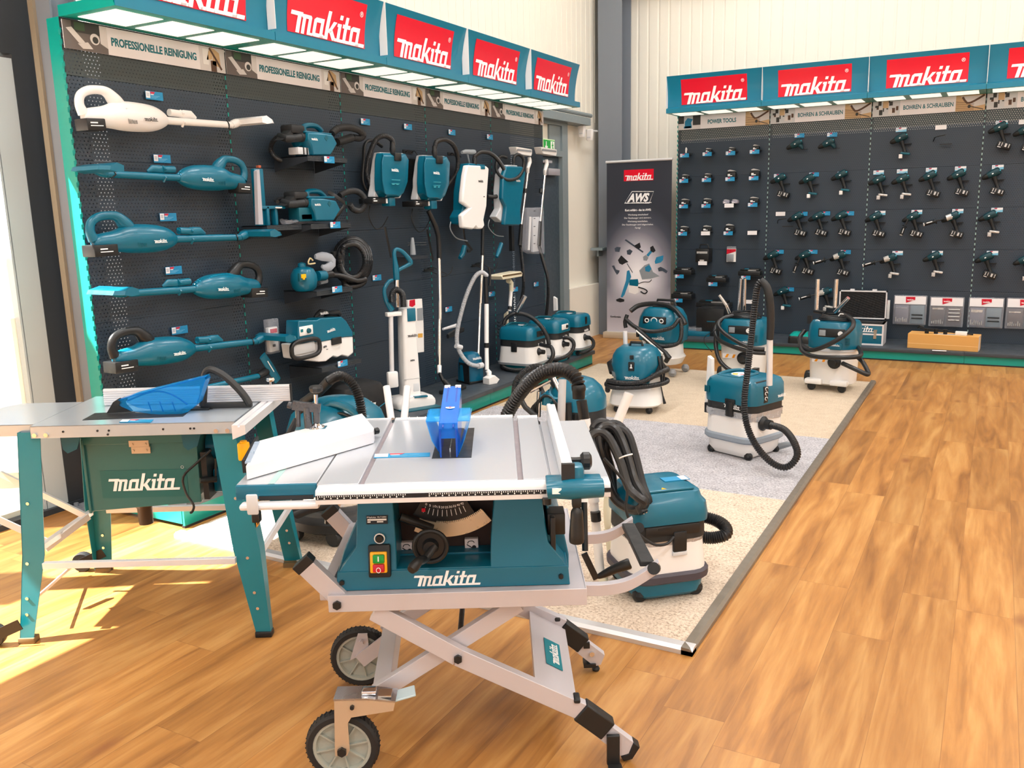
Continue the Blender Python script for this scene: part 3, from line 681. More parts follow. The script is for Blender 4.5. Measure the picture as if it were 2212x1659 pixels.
# stand bed
b = MB(); b.box(.028, .709, -.128, .50, .515, .52); b.box(.028, .709, -.13, -.125, .475, .522); b.box(.028, .709, .497, .50, .475, .522)
b.box(.028, .032, -.125, .497, .475, .522); b.box(.705, .709, -.125, .497, .475, .522)
for yy in (-.10, .34): b.box(.05, .69, yy, yy+.045, .485, .515)
b.build('stand_bed', SILV, S2, bevel=.0015)
b = MB(); bolt(b, .052, -.13, .497, .012); bolt(b, .363, -.125, .330, .012); b.cyl((.363, -.125, .330), (.363, .40, .330), .008)
b.build('bolt', BLACK, S2)
# scissor arms
def arm(nm, pts, y, w=.028, h=.05, m=SILV):
    b = MB()
    for p, q in zip(pts, pts[1:]): b.beam((p[0], y, p[1]), (q[0], y, q[1]), w, h)
    return b.build(nm, m, S2, bevel=.0015)
arm('scissor_arm', [(.145, .468), (.363, .330), (.705, .152)], -.108)
arm('scissor_arm', [(.53, .462), (.13, .205)], -.074, h=.045)
arm('scissor_arm', [(.145, .468), (.363, .330), (.68, .165)], .372)
arm('scissor_arm', [(.53, .462), (.10, .180)], .342, h=.045)
# feet
for y, dx, nm in ((-.108, 0, 'front'), (.372, -.02, 'rear')):
    b = MB(); b.beam((.69+dx, y, .160), (.765+dx, y, .098), .040, .060); b.box(.672+dx, .69+dx, y-.02, y+.02, .187, .20); b.build('foot_sleeve', BLACK, S2, bevel=.004)
    b = MB(); b.prism([(.757+dx, .128), (.835+dx, .062), (.822+dx, .028), (.80+dx, .022), (.738+dx, .078)], y-.014, y+.014); b.build('foot_tube', SILV, S2, bevel=.001)
b = MB(); b.prism([(.835, .063), (.853, .048), (.832, .012), (.808, .006), (.80, .020), (.824, .030)], -.124, -.092); b.build('foot_cap', BLACK, S2, bevel=.002)
b = MB(); b.prism([(.760, .095), (.795, .095), (.795, .01), (.800, .004), (.800, -.0), (.765, 0.0), (.760, .01)], -.140, -.128); b.box(.762, .80, -.165, -.14, 0.0, .01); b.build('foot_bracket', BLACK, S2, bevel=.002)
b = MB(); b.box(.745, .785, .35, .395, .022, .034); b.cyl((.787, .372, .034), (.787, .372, .012), .006); b.lathe([(.0, 0), (.011, .001), (.013, .008), (.009, .016), (0, .018)], 12, (.787, .372, 0)); b.box(.745, .765, .352, .362, .09, .11); b.build('levelling_foot', BLACK, S2)
b = MB(); bolt(b, .772, .358, .070, .009); b.build('bolt', CHROME, S2)
# cross panels
b = MB(); b.prism([(.570, .226), (.685, .160), (.683, .156), (.572, .219), (.572, .19), (.568, .19)], -.094, .358); b.build('cross_panel', SILV, S2)
bd = MB().box(0, .155, -.001, 0, 0, .055).build('badge', mat('badge_teal', '#0c7f90', 0.35, var=0), S2)
# badge frame: x along +y of the saw, z up the slope towards -x
d = V((.570-.685, 0, .226-.160)).normalized()
Rm = Mx((V((0, 1, 0)), V((0, 1, 0)).cross(d) * -1, d)).transposed()
nrm = V((0, 1, 0)).cross(d)
Rm = Mx(((0, -nrm.x, d.x), (1, -nrm.y, d.y), (0, -nrm.z, d.z)))
if Rm.determinant() < 0: Rm = Mx(((0, nrm.x, d.x), (1, nrm.y, d.y), (0, nrm.z, d.z)))
yax = V((Rm[0][1], Rm[1][1], Rm[2][1])); off_ = V((.655, .06, .1775)) - yax*.0015*(1 if yax.z < 0 else -1)
bd.matrix_local = Mx.Translation(off_) @ Rm.to_4x4()
lg = logo(bd, .012, -.0016, .010, .130)
b = MB(); b.beam((.150, -.06, .212), (.128, .335, .198), .060, .026, up=(-.5, 0, .86)); b.build('cross_bar', SILV, S2, bevel=.0015)
# wheels and their brackets
w1_ = wheel(S2, .045, -.142, .098, .098, .040)
w2_ = wheel(S2, .022, .335, .098, .098, .040)
ZINC = mat('zinc_plate', '#cdb89d', 0.35, metal=0.35); ZINC2 = mat('galvanised_plate', '#b9bcc2', 0.25, metal=0.9)
b = MB(); b.prism([(.028, .084), (.060, .084), (.068, .10), (.068, .180), (.078, .196), (.19, .212), (.196, .238), (.12, .248), (.036, .248)], -.174, -.170)
b.prism([(.028, .084), (.060, .084), (.068, .10), (.068, .180), (.078, .196), (.19, .212), (.196, .238), (.12, .248), (.036, .248)], -.116, -.112)
b.build('wheel_bracket', ZINC, S2)
b = MB(); b.prism([(.034, .246), (.12, .246), (.196, .236), (.197, .240), (.12, .251), (.034, .251)], -.175, -.111); b.build('bracket_top', ZINC2, S2)
b = MB(); b.box(.105, .145, -.16, -.13, .25, .262, .004); b.box(.15, .185, -.165, -.13, .246, .251); b.build('latch', CHROME, S2)
b = MB(); b.beam((.185, -.14, .232), (.245, -.13, .243), .05, .006); b.build('pedal', mat('pedal_pale_blue', '#bcd3dc', 0.3), S2, bevel=.002)
b = MB(); bolt(b, .048, -.174, .098, .013); bolt(b, .083, -.174, .228, .006); b.build('axle_bolt', BLACK, S2)
b = MB(); b.prism([(-.01, .10), (.02, .19), (.05, .19), (.052, .15), (.03, .115)], .305, .309); b.beam((.022, .30, .098), (.13, .30, .18), .006, .045); bolt(b, .03, .30, .165, .008); b.build('wheel_bracket', SILV, S2)
# arms at the left end of the bed
for y, a, c in ((-.10, (.060, .497), (-.028, .596)), (.40, (.03, .455), (-.055, .562))):
    b = MB(); b.beam((a[0], y, a[1]), (c[0], y, c[1]), .030, .050); b.build('carry_arm', SILV, S2, bevel=.0015)
    dd = (V((c[0], y, c[1])) - V((a[0], y, a[1]))).normalized(); c0 = V((c[0], y, c[1]))
    b = MB(); b.beam(c0 - dd*.004, c0 + dd*.022, .032, .055); b.build('arm_cap', BLACK, S2, bevel=.002)
b = MB(); b.box(-.002, .028, -.09, .40, .49, .53, .003); b.build('side_rail', SILV, S2)
# curved rails and grip at the right end
for y, pts in ((-.06, [(1262, 1272), (1310, 1271), (1362, 1259), (1422, 1222)]), (.36, [(1258, 1163), (1300, 1160), (1330, 1150), (1366, 1127)])):
    q = [P(px, py, y) for px, py in pts]; q = catmull([tuple(v) for v in q], 4); b = MB()
    b.loft([[ (p[0], y-.012, p[2]-.016), (p[0], y+.012, p[2]-.016), (p[0], y+.012, p[2]+.016), (p[0], y-.012, p[2]+.016)] for p in q]); b.build('rail', SILV, S2, bevel=.001)
b = MB(); a_, c_ = P(1357, 1135, .34), P(1398, 1218, -.04); b.beam(a_, c_, .04, .016); b.build('grip_bar', BLACKS, S2, bevel=.003)
b = MB(); b.cyl(P(1412, 1228, -.075), P(1414, 1227, -.04), .017, n=16); b.cyl(P(1380, 1140, .345), P(1380, 1140, .375), .017, n=16); b.build('end_cap', BLACK, S2)
# crank lying beside the bed
b = MB(); cz = P(1258, 1185, .12); b.beam(P(1262, 1196, .10), P(1288, 1250, .10), .010, .018); b.cyl(P(1262, 1085, .16), P(1264, 1190, .12), .009); b.build('crank_arm', BLACK, S2)
b = MB(); b.tube([P(1291, 1246, .10), P(1305, 1240, .10), P(1330, 1228, .10), P(1358, 1218, .10), P(1361, 1217, .10)], [.007, .011, .014, .0165, .012], 14, 2); b.build('crank_grip', BLACK, S2)

# saw housing
b = MB()
b.loft([[(x0, y0, z), (x1, y0, z), (x1, y1, z), (x0, y1, z)] for x0, x1, y0, y1, z in ((.045, .667, -.100, .44, .521), (.050, .663, -.093, .43, .572))])
b.build('base_skirt', TEAL, S2, bevel=.002)
def colm(secs, yb=.36):
    b = MB(); b.loft([[(a, f, z), (c, f, z), (c, yb, z), (a, yb, z)] for a, c, f, z in secs]); b.build('side_housing', TEAL, S2, bevel=.003)
colm([(.050, .208, -.092, .565), (.100, .207, -.075, .632), (.108, .196, -.022, .812)])
colm([(.456, .663, -.092, .565), (.458, .612, -.075, .632), (.478, .590, -.022, .812)])
b = MB(); b.prism([(.608, .52), (.672, .522), (.672, .565), (.660, .625), (.640, .672), (.612, .71)], .0, .34); b.build('side_wing', TEAL, S2, bevel=.004)
b = MB(); b.prism([(.03, .522), (.104, .522), (.104, .70), (.085, .665), (.055, .60)], -.02, .30); b.build('side_wing', TEAL, S2, bevel=.004)
b = MB(); b.box(.618, .632, -.075, -.05, .535, .70, .003); b.box(.612, .66, -.045, .02, .64, .70, .003); b.build('pushstick_holder', BLACK, S2)
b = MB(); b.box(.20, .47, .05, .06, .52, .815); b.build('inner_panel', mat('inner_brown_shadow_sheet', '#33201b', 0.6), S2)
b = MB(); b.box(.20, .47, .0, .05, .52, .580); b.box(.205, .46, -.090, .02, .525, .575); b.build('ledge', TEAL, S2, bevel=.002)
for x, y in ((.062, -.075), (.643, -.075)):
    b = MB(); bolt(b, x, -.096, .545, .007); b.build('bolt', BLACK, S2)
# tilt scale
def arc(r0, r1, a0, a1, cx=.345, cz=.80, n=20, y0=-.018, y1=-.012):
    ps = [(cx+r1*math.cos(math.radians(a0+(a1-a0)*k/n)), cz+r1*math.sin(math.radians(a0+(a1-a0)*k/n))) for k in range(n+1)]
    ps += [(cx+r0*math.cos(math.radians(a1+(a0-a1)*k/n)), cz+r0*math.sin(math.radians(a1+(a0-a1)*k/n))) for k in range(n+1)]
    return ps
b = MB(); CX2, CZ2 = .335, .832; b.prism(arc(.165, .205, 245, 308, CX2, CZ2), -.002, .004)
for k in range(26):
    a = math.radians(262 + k*1.8); b.beam((CX2+.160*math.cos(a), -.001, CZ2+.160*math.sin(a)), (CX2+.166*math.cos(a), -.001, CZ2+.166*math.sin(a)), .004, .0035)
b.build('tilt_rack', mat('rack_metal', '#d8cdb8', 0.3, metal=.5), S2)
b = MB(); b.prism(arc(.105, .165, 238, 300, CX2, CZ2), .002, .008); b.build('scale_plate', BLACK, S2)
b = MB()
for k in range(10):
    a = math.radians(246 + k*5.2); b.beam((CX2+.128*math.cos(a), -.0005, CZ2+.128*math.sin(a)), (CX2+.146*math.cos(a), -.0005, CZ2+.146*math.sin(a)), .002, .0014, up=(0, 0, 1))
b.build('scale_ticks', WHITEP, S2)
for k in range(10):
    a = math.radians(246 + k*5.2); text(S2, str(5*k), CX2+.120*math.cos(a)-.004, -.001, CZ2+.120*math.sin(a)-.003, .009 if k > 1 else .005, .006, WHITEP, name='scale_number')
b = MB(); b.box(.272, .282, -.006, .0, .702, .712); b.build('pointer', RED, S2)
b = MB(); b.cyl((.215, -.02, .695), (.30, -.01, .655), .012); b.build('lock_lever', BLACK, S2)
# hand wheel with crank
hw = MB(); hc = P(930, 1180, -.10); hx, hz = hc.x, hc.z
hw.tube([(hx+.043*math.cos(2*PI*k/24), -.10, hz+.043*math.sin(2*PI*k/24)) for k in range(24)], .0065, 8, closed=True)
hw.lathe([(.0, -.115), (.018, -.115), (.022, -.10), (.022, -.075), (.0, -.075)], 20, (hx, 0, hz), 'y'); hw.lathe([(.022, -.098), (.040, -.098), (.040, -.094), (.022, -.094)], 24, (hx, 0, hz), 'y')
hw.cyl((hx, -.11, hz), (hx, .05, hz), .009)
h_ = hw.build('hand_wheel', BLACK, S2)
b = MB(); q = [V((hx+.012, -.108, hz+.004)), V((hx-.012, -.135, hz-.02)), P(905, 1212, -.165), P(893, 1226, -.178), P(888, 1232, -.186)]; b.tube(q, [.010, .011, .0125, .0145, .011], 14, 2); b.build('crank', BLACK, h_)
# switch, dial, plates
s0, s1 = P(797, 1247, -.10), P(843, 1174, -.085); fx = lambda u: s0.x + (s1.x-s0.x)*u; fz = lambda v: s0.z + (s1.z-s0.z)*v; fy = lambda v: -.104 + .019*v
def face(u0, u1, v0, v1, d, th, nm, m, par, c=.003):
    b = MB(); w_ = fx(u1)-fx(u0); h_ = fz(v1)-fz(v0); b.box(0, w_, -d, -d+th, 0, h_, c); o = b.build(nm, m, par); o.location = (fx(u0), fy(v0), fz(v0)); o.rotation_euler = (math.radians(-11), 0, 0)
    if par is not S2: bpy.context.view_layer.update(); o.matrix_parent_inverse = par.matrix_basis.inverted()
    return o
sw = face(0, 1, 0, 1, .004, .02, 'switch_plate', BLACK, S2, .005)
sf = face(.10, .86, .16, .80, .012, .012, 'switch_frame', YELL, sw); face(.24, .76, .46, .72, .020, .01, 'start_button', GREEN, sw); face(.24, .76, .20, .44, .022, .01, 'stop_button', RED, sw)
face(.47, .52, .52, .67, .0208, .001, 'on_mark', WHITEP, sw, 0)
b = MB(); b.tube([(.5*(fx(0)+fx(1))+.0055*math.cos(k), fy(.3)-.0235, fz(.32)+.007*math.sin(k)) for k in [2*PI*j/12 for j in range(12)]], .001, 5, closed=True); b.build('off_mark', WHITEP, S2)
dl = P(820, 1163, -.078); b = MB(); b.lathe([(.0, dl.y-.010), (.009, dl.y-.010), (.010, dl.y+.01), (0, dl.y+.01)], 16, (dl.x, 0, dl.z), 'y'); b.build('speed_dial', BLACK, S2)
b = MB(); b.lathe([(.012, dl.y-.003), (.0145, dl.y-.003), (.0145, dl.y+.001), (.012, dl.y+.001), (.012, dl.y-.003)], 16, (dl.x, 0, dl.z), 'y'); b.build('dial_ring', WHITEP, S2)
p0, p1 = P(792, 1132, -.058), P(838, 1110, -.046); W_, H_ = p1.x-p0.x, p1.z-p0.z
pl = MB().box(0, W_, -.002, 0.004, 0, H_).build('rating_plate', INK, S2); pl.location = (p0.x, -.0605, p0.z); pl.rotation_euler = (math.radians(-15), 0, 0)
text(pl, 'Makita', .002, -.0026, H_*.72, W_*.42, H_*.2, WHITEP); text(pl, 'MLT100N', W_*.52, -.0026, H_*.74, W_*.42, H_*.16, WHITEP)
b = MB(); b.box(.003, W_*.95, -.0026, -.002, H_*.42, H_*.62); b.box(.003, W_*.2, -.0026, -.002, H_*.2, H_*.34); b.box(W_*.5, W_*.8, -.0026, -.002, H_*.2, H_*.34); b.build('print', WHITEP, pl)
for x, z in ((.222, .585), (.402, .590)):
    q = MB().box(x-.018, x+.020, .03, .0495, z-.018, z+.016, .002).build('pictogram_plate', mat('pictogram_white', '#eadfe0', .5, var=0), S2)
    b = MB(); b.tube([(x-.010, .0285, z+.004), (x-.006, .0285, z+.010), (x+.004, .0285, z+.011), (x+.009, .0285, z+.006)], .0012, 5, 3); b.beam((x-.012, .0285, z+.001), (x+.004, .0285, z-.010), .002, .002); b.lathe([(0, .028), (.006, .028), (.006, .03)], 12, (x+.008, 0, z-.008), 'y'); b.build('pictogram', INK, q)
wp = MB().box(.335, .408, -.046, -.0445, .521, .547).build('warning_label', ORNG, S2)
wp.location = (-.004, -.047, .014)
for k, x in enumerate((.345, .366, .388)):
    b = MB(); b.lathe([(0, -.048), (.0062, -.048), (.0062, -.046)], 16, (x+.006, 0, .535), 'y'); b.build('warning_symbol', INK if k != 1 else RED, wp)
    b = MB(); b.lathe([(0, -.0485), (.0035, -.0485), (.0035, -.048)], 8, (x+.006, 0, .536 if k else .534), 'y'); b.build('warning_symbol', WHITEP, wp)
lg = logo(S2, .246, -.1005, .5285, .185, rot=(-8, 0, 0), hs=.95)
# table top, slabs divided by the two mitre slots
b = MB(); TB = .828
TOPM = mat('table_alu_top', '#bcc2ca', 0.24, metal=0.25, nscale=3, var=.015, coat=.2)
for x0, x1, y1 in ((.037, .139, .47), (.153, .532, .455), (.546, .611, .44), (.616, .757, .39)):
    b.box(x0, x1, -.203, y1, TB, .850)
b.box(.037, .755, -.195, .385, TB-.004, .842)
top = b.build('table_top', TOPM, S2, bevel=.0012)
b = MB(); b.box(.139, .153, -.200, .452, .842, .8425); b.box(.532, .546, -.200, .438, .842, .8425); b.build('mitre_slot', mat('slot_grey', '#9b949b', .4, metal=.4), top)
b = MB(); b.box(.037, .139, .47, .485, TB, .852); b.box(.153, .532, .455, .485, TB, .852); b.box(.546, .611, .44, .47, TB, .852)
for k in range(14): b.box(.17+.026*k, .172+.026*k, .453, .487, TB, .8535)
b.build('rear_rail', ALUW, S2)
b = MB(); b.box(.305, .412, .0, .325, .8495, .8512); b.build('table_insert', mat('insert_black', '#2a2c2f', .35), S2)
b = MB(); b.box(.352, .3545, .03, .28, .80, .870); b.build('saw_blade', CHROME, S2)
# front rail with the scale
b = MB(); b.prism([(-.203, .812), (-.245, .812), (-.245, .8235), (-.243, .8235), (-.243, .838), (-.238, .846), (-.203, .848)], .040, .757, 'yz'); fr = b.build('front_rail', ALUW, S2)
b = MB(); b.box(.041, .600, -.2455, -.243, .8245, .8345); b.box(.735, .757, -.2455, -.243, .8245, .8345); sc1 = b.build('scale_strip', INK, fr)
b = MB()
for k in range(104):
    if .262 < .045+.0053*k < .312: continue
    b.box(.045+.0053*k, .0468+.0053*k, -.2458, -.2454, .8305, .8340)
    if k % 3 == 0: b.box(.0445+.0053*k, .0475+.0053*k, -.2458, -.2454, .8258, .8290)
b.build('scale_marks', WHITEP, sc1)
# sliding table on the left
b = MB(); b.box(-.166, .0325, -.186, .36, .832, .850); b.build('sliding_table', TOPM, S2, bevel=.001)
b = MB(); b.box(-.088, -.072, -.186, .12, .8498, .8504); b.build('slot', mat('slot_light', '#c9c5cc', .4), S2)
b = MB(); b.box(-.166, .0335, -.196, -.184, .814, .8495, .002); b.box(-.166, -.150, -.196, .1, .812, .832); st = b.build('sliding_table_cap', TEAL, S2)
b = MB(); b.box(-.11, .025, -.198, -.19, .811, .822); b.build('cap_opening', BLACK, st)
b = MB(); b.box(-.150, .045, -.235, -.20, .797, .812, .006); b.build('guide_rail', ALUW, S2)
b = MB(); b.box(-.128, -.100, -.245, -.236, .790, .842, .008); b.build('stop_plate', LGREY, S2)
b = MB(); b.box(-.122, -.102, -.232, -.21, .765, .792, .003); b.build('stop_foot', BLACK, S2)
# mitre fence across the sliding table
q = [LZ(S2, *p_, .888) for p_ in ((560, 952), (782, 893), (808, 925), (806, 931), (531, 1007))]
b = MB(); b.prism([(v.x, v.y) for v in q], .852, .888, 'xy'); mf = b.build('mitre_fence', mat('fence_white_alu', '#f1f1f3', .32, metal=.1, var=0), S2, bevel=.001)
b = MB(); b.beam(LZ(S2, 527, 1008, .872), LZ(S2, 556, 955, .872), .008, .034); b.cyl(LZ(S2, 808, 932, .87), LZ(S2, 816, 930, .87), .010, n=10); b.build('fence_cap', BLACK, mf)
b = MB(); q0, q1 = LZ(S2, 535, 1000, .888), LZ(S2, 556, 955, .888); b.beam(q0, q1, .014, .004); b.build('cap_plate', mat('cap_greyblue', '#9fb0c4', .3), mf)
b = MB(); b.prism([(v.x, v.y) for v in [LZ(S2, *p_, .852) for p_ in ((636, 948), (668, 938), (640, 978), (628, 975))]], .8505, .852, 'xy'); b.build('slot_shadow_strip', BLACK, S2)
# hold-down clamp
base = LZ(S2, 690, 925, .888); yy = base.y
b = MB(); b.box(base.x-.03, base.x+.02, yy-.012, yy+.03, .852, .889, .004); cb = b.build('clamp_base', TEAL, S2)
Q = lambda px, py: P(px, py, yy+.01)
b = MB(); b.cyl(Q(644, 921), Q(643, 880), .008); b.cyl(Q(667, 926), Q(663, 880), .012); b.cyl(Q(684, 912), Q(683, 880), .010); b.build('clamp_post', mat('post_grey', '#55565a', .3, metal=.6), cb)
b = MB(); b.beam(Q(632, 875), Q(692, 882), .016, .026); b.cyl(Q(630, 876), Q(622, 874), .010); b.build('clamp_arm', mat('post_grey', '#55565a'), cb, bevel=.002)
b = MB(); b.cyl(Q(682, 852), Q(684, 918), .006); b.build('screw', CHROME, cb)
k0 = Q(683, 842); b = MB(); b.lathe([(0, -.008), (.012, -.008), (.019, -.004), (.021, .006), (.018, .012), (.0, .014)], 10, tuple(k0)); b.build('clamp_knob', BLACK, cb, sharp=20)
k0 = Q(684, 921); b = MB(); b.lathe([(0, .014), (.006, .013), (.012, .005), (.023, .0), (.024, -.002), (0, -.002)], 24, tuple(k0)); b.build('pressure_pad', CHROME, cb)
b = MB(); b.tube([Q(640, 905), Q(622, 945), Q(618, 955)], [.008, .012, .010], 8); b.build('lever', BLACKS, cb)
# rip fence
b = MB(); b.box(.638, .664, -.262, .40, .853, .902); b.box(.664, .672, -.262, .40, .853, .866); b.box(.640, .650, -.262, .40, .902, .9045)
rf = b.build('rip_fence', mat('fence_alu', '#eef1f4', .3, metal=.1, var=0), S2, bevel=.0012)
b = MB(); b.box(.636, .668, -.272, -.260, .848, .906); b.build('fence_end_cap', BLACKS, rf, bevel=.001)
b = MB(); b.box(.655, .692, -.268, -.215, .815, .897, .012); b.tube([(.602, -.266, .840), (.62, -.268, .842), (.66, -.27, .843), (.735, -.264, .842)], [.021, .022, .026, .023], 16); b.box(.60, .735, -.262, -.21, .845, .862, .004)
b.build('clamp_head', TEAL, rf)
b = MB(); b.box(.612, .634, -.291, -.288, .838, .852); b.build('scale_window', WHITEP, rf)
b = MB(); b.box(.660, .682, -.285, -.262, .80, .825, .002); b.tube([(.671, -.276, .80), (.671, -.277, .79), (.671, -.278, .775), (.670, -.28, .73), (.670, -.28, .712), (.670, -.28, .709)], [.007, .014, .0155, .0185, .0175, .010], 16, 2); b.build('clamp_handle', BLACK, rf)
b = MB(); b.box(.664, .695, -.185, -.165, .873, .892, .002); b.lathe([(0, .69), (.016, .69), (.023, .697), (.023, .712), (.014, .718), (0, .718)], 12, (0, -.175, .884), 'x'); b.build('fence_knob', BLACK, rf, sharp=20)
b = MB(); b.cyl((.601, -.25, .815), (.601, -.25, .800), .011, n=14); b.build('foot_knob', BLACK, rf)
# blade guard
GB = tinted('clear_blue_dark', '#9fd6ff', '#0c80ec', 0.42)
b = MB()
prof = [(.012, .853), (.0, .905), (.02, .940), (.30, .985), (.305, .945), (.24, .87), (.10, .853)]
for x in (.326, .374): b.prism(prof, x, x+.003, 'yz')
b.loft([[(.326, y, z), (.377, y, z), (.377, y, z+.003), (.326, y, z+.003)] for y, z in ((.0, .905), (.02, .940), (.30, .985))]); g1 = b.build('blade_guard', GB, S2)
b = MB(); b.beam((.338, .0, .935), (.340, .30, .988), .004, .004); b.beam((.366, .0, .935), (.366, .30, .988), .004, .004); b.box(.328, .332, -.002, .006, .853, .93); b.box(.371, .375, -.002, .006, .853, .93); b.build('guard_rib', mat('blue_rib', '#0a49b0', .2), g1)
for s_, x0, x1 in ((-1, .328, .292), (1, .376, .408)):
    b = MB(); prf = [(.03, .853), (-.005, .90), (.04, .945), (.16, .950), (.20, .91), (.18, .855)]
    ring = [[(x0 + (x1-x0)*max(0, (z-.853)/.09), y, z) for y, z in prf], [(x0 + (x1-x0)*max(0, (z-.853)/.09) + .002*s_, y, z) for y, z in prf]]
    b.loft(ring); b.loft([[(x0, .03, .944), (x1, .03, .944), (x1, .03, .947), (x0, .03, .947)], [(x0, .16, .949), (x1, .16, .949), (x1, .16, .952), (x0, .16, .952)]]); b.build('guard_wing', BLUEP, g1)
b = MB(); b.box(.350, .354, .22, .32, .85, .97); b.build('riving_knife', BLACK, S2)
b = MB(); b.box(.328, .345, .285, .30, .985, .992); b.box(.360, .377, .285, .30, .985, .992); b.build('guard_clip', WHITE, g1)
b = MB(); b.lathe([(0, 0), (.013, 0), (.013, .001), (0, .001)], 20, (.352, .13, .9605)); lb_ = b.build('round_label', WHITEP, g1)
b = MB(); b.lathe([(0, 0), (.004, 0), (.004, .0004)], 10, (.352, .13, .962)); b.build('label_dot', RED, lb_)
# rods behind the table (outfeed tubes)
for (x0, y0, x1, y1, r) in ((845, 905, 835, 835, .012), (873, 905, 880, 835, .012)):
    b = MB(); b.cyl(P(x0, y0, .50), P(x1, y1, .56), r, n=14); b.build('outfeed_tube', ALUW, S2)
b = MB(); b.cyl(P(1212, 915, .46), P(1215, 820, .50), .013, n=14); b.build('outfeed_tube', mat('tube_grey', '#b5b3b3', .4), S2)
# blue card lying at the guard
pt = price_tag(tuple(S2.location + Mx.Rotation(math.radians(29.8), 3, 'Z') @ V((.222, .028, .8525))), 29.8, 'narrow blue price strip lying on the front saw table beside the blade', 'price strips on the saw tables', 'b', 1.52, .45, -70)

# ================================================================== SITE SAW AT THE LEFT
S1 = thing('site_saw', 'tall teal-legged site table saw with long blue guard by the glass door', 'table saw', (-2.979, 1.682, 0), 29.5)
def legs(front, x0b, x1b, x0m, x1m, x0t, x1t, yb, yt, side):
    b = MB(); zt, zm = .775, .33; ym = yb + (yt-yb)*zm/zt
    b.loft([[(a, y, z), (c, y, z), (c, y+.003, z), (a, y+.003, z)] for a, c, y, z in ((x0b, x1b, yb, .012), (x0m, x1m, ym, zm), (x0t, x1t, yt, zt))])
    xs = (x0b, x0m, x0t) if side < 0 else (x1b, x1m, x1t); dy = 1 if front else -1
    b.loft([[(x, y, z), (x+.003, y, z), (x+.003, y+dy*w_, z), (x, y+dy*w_, z)] for x, y, z, w_ in ((xs[0], yb, .012, .03), (xs[1], ym, zm, .06), (xs[2], yt, zt, .06))])
    l = b.build('leg', TEALM, S1)
    MB().box(x0b-.004, x1b+.006, yb-.006, yb+(.034 if front else .006), 0, .022, .003).box(x0b, x1b, min(yb, yb+dy*.03), max(yb, yb+dy*.03), 0.0, .02).build('rubber_foot', BLACK if front and side > 0 else mat('foot_brown', '#6f5b3c', .6), l)
    b = MB()
    for z in (.11, .17, .30, .52): b.cyl((.5*(x0b+x1b)+(.5*(x0t+x1t)-.5*(x0b+x1b))*z/zt, yb+(yt-yb)*z/zt, z), (.5*(x0b+x1b)+(.5*(x0t+x1t)-.5*(x0b+x1b))*z/zt, yb+(yt-yb)*z/zt-.004, z), .006, n=8)
    b.build('leg_screw', CHROME, l)
legs(True, -.022, .028, .017, .097, .042, .122, 0, .052, -1)
legs(True, .836, .886, .772, .865, .722, .80, 0, .052, 1)
legs(False, -.040, .022, -.01, .072, .045, .122, .66, .55, -1)
legs(False, .778, .856, .745, .83, .722, .80, .66, .55, 1)
b = MB(); b.box(.095, .812, .04, .545, .796, .800); b.box(.095, .812, .04, .043, .756, .800); b.box(.809, .812, .04, .545, .756, .8); b.box(.095, .098, .04, .545, .756, .8); b.box(.095, .812, .542, .545, .756, .8)
t1 = b.build('table_top', mat('table_steel_top', '#b9c2ca', 0.2, metal=0.3, nscale=3, var=.015, coat=.2), S1, bevel=.001)
b = MB()
for x in (.21, .33, .365, .37, .56, .655, .668): b.cyl((x, .04, .778 if x != .365 else .764), (x, .038, .778 if x != .365 else .764), .004, n=8)
b.build('rim_hole', INK, t1)
b = MB()
for x in (.11, .15, .745, .785): b.cyl((x, .041, .768), (x, .034, .768), .008, n=8)
b.build('rim_bolt', CHROME, t1)
b = MB(); b.box(-.42, .093, .07, .44, .796, .800); b.box(-.42, .093, .07, .073, .758, .8); b.box(-.42, -.417, .07, .44, .758, .8); b.build('extension_table', mat('table_steel_top', '#cdd6de'), S1, bevel=.001)
b = MB(); b.prism([(.822, .752), (.868, .770), (.868, .802), (.850, .802), (.850, .795), (.842, .795), (.842, .802), (.822, .802)], -.03, .60); b.build('side_rail', ALUW, S1)
b = MB(); b.prism([(v_.x, v_.y) for v_ in [LZ(S1, *q_, .8) for q_ in ((178, 908), (395, 900), (415, 884), (205, 893))]], .8, .8015, 'xy'); b.build('table_insert', BLACKS, S1)
b = MB(); b.box(.22, .935, .35, .362, .802, .866)
for k in range(7): b.box(.22, .935, .347, .35, .806+.0085*k, .811+.0085*k)
f1 = b.build('parallel_fence', ALUW, S1)
b = MB(); b.box(.935, .939, .345, .366, .80, .868); b.build('fence_cap', BLACK, f1)
kx = LP(S1, 585, 830, .36); b = MB(); b.cyl((kx.x, .356, .866), (kx.x, .356, .885), .004); b.lathe([(0, 0), (.014, 0), (.017, .006), (.014, .014), (0, .015)], 8, (kx.x, .356, .88)); b.build('fence_knob', CHROME, f1, sharp=20)
# black push handle
b = MB(); out = [(.632, .815), (.640, .87), (.648, .925), (.660, .945), (.680, .948), (.72, .925), (.76, .885), (.79, .845), (.805, .815)]
b.tube([(x, .25, z) for x, z in out], .0135, 10, 3, flat=((0, 1, 0), 1.3)); b.box(.625, .815, .238, .262, .803, .824, .004); b.box(.56, .66, .225, .275, .801, .808); b.build('push_handle', BLACKS, S1)
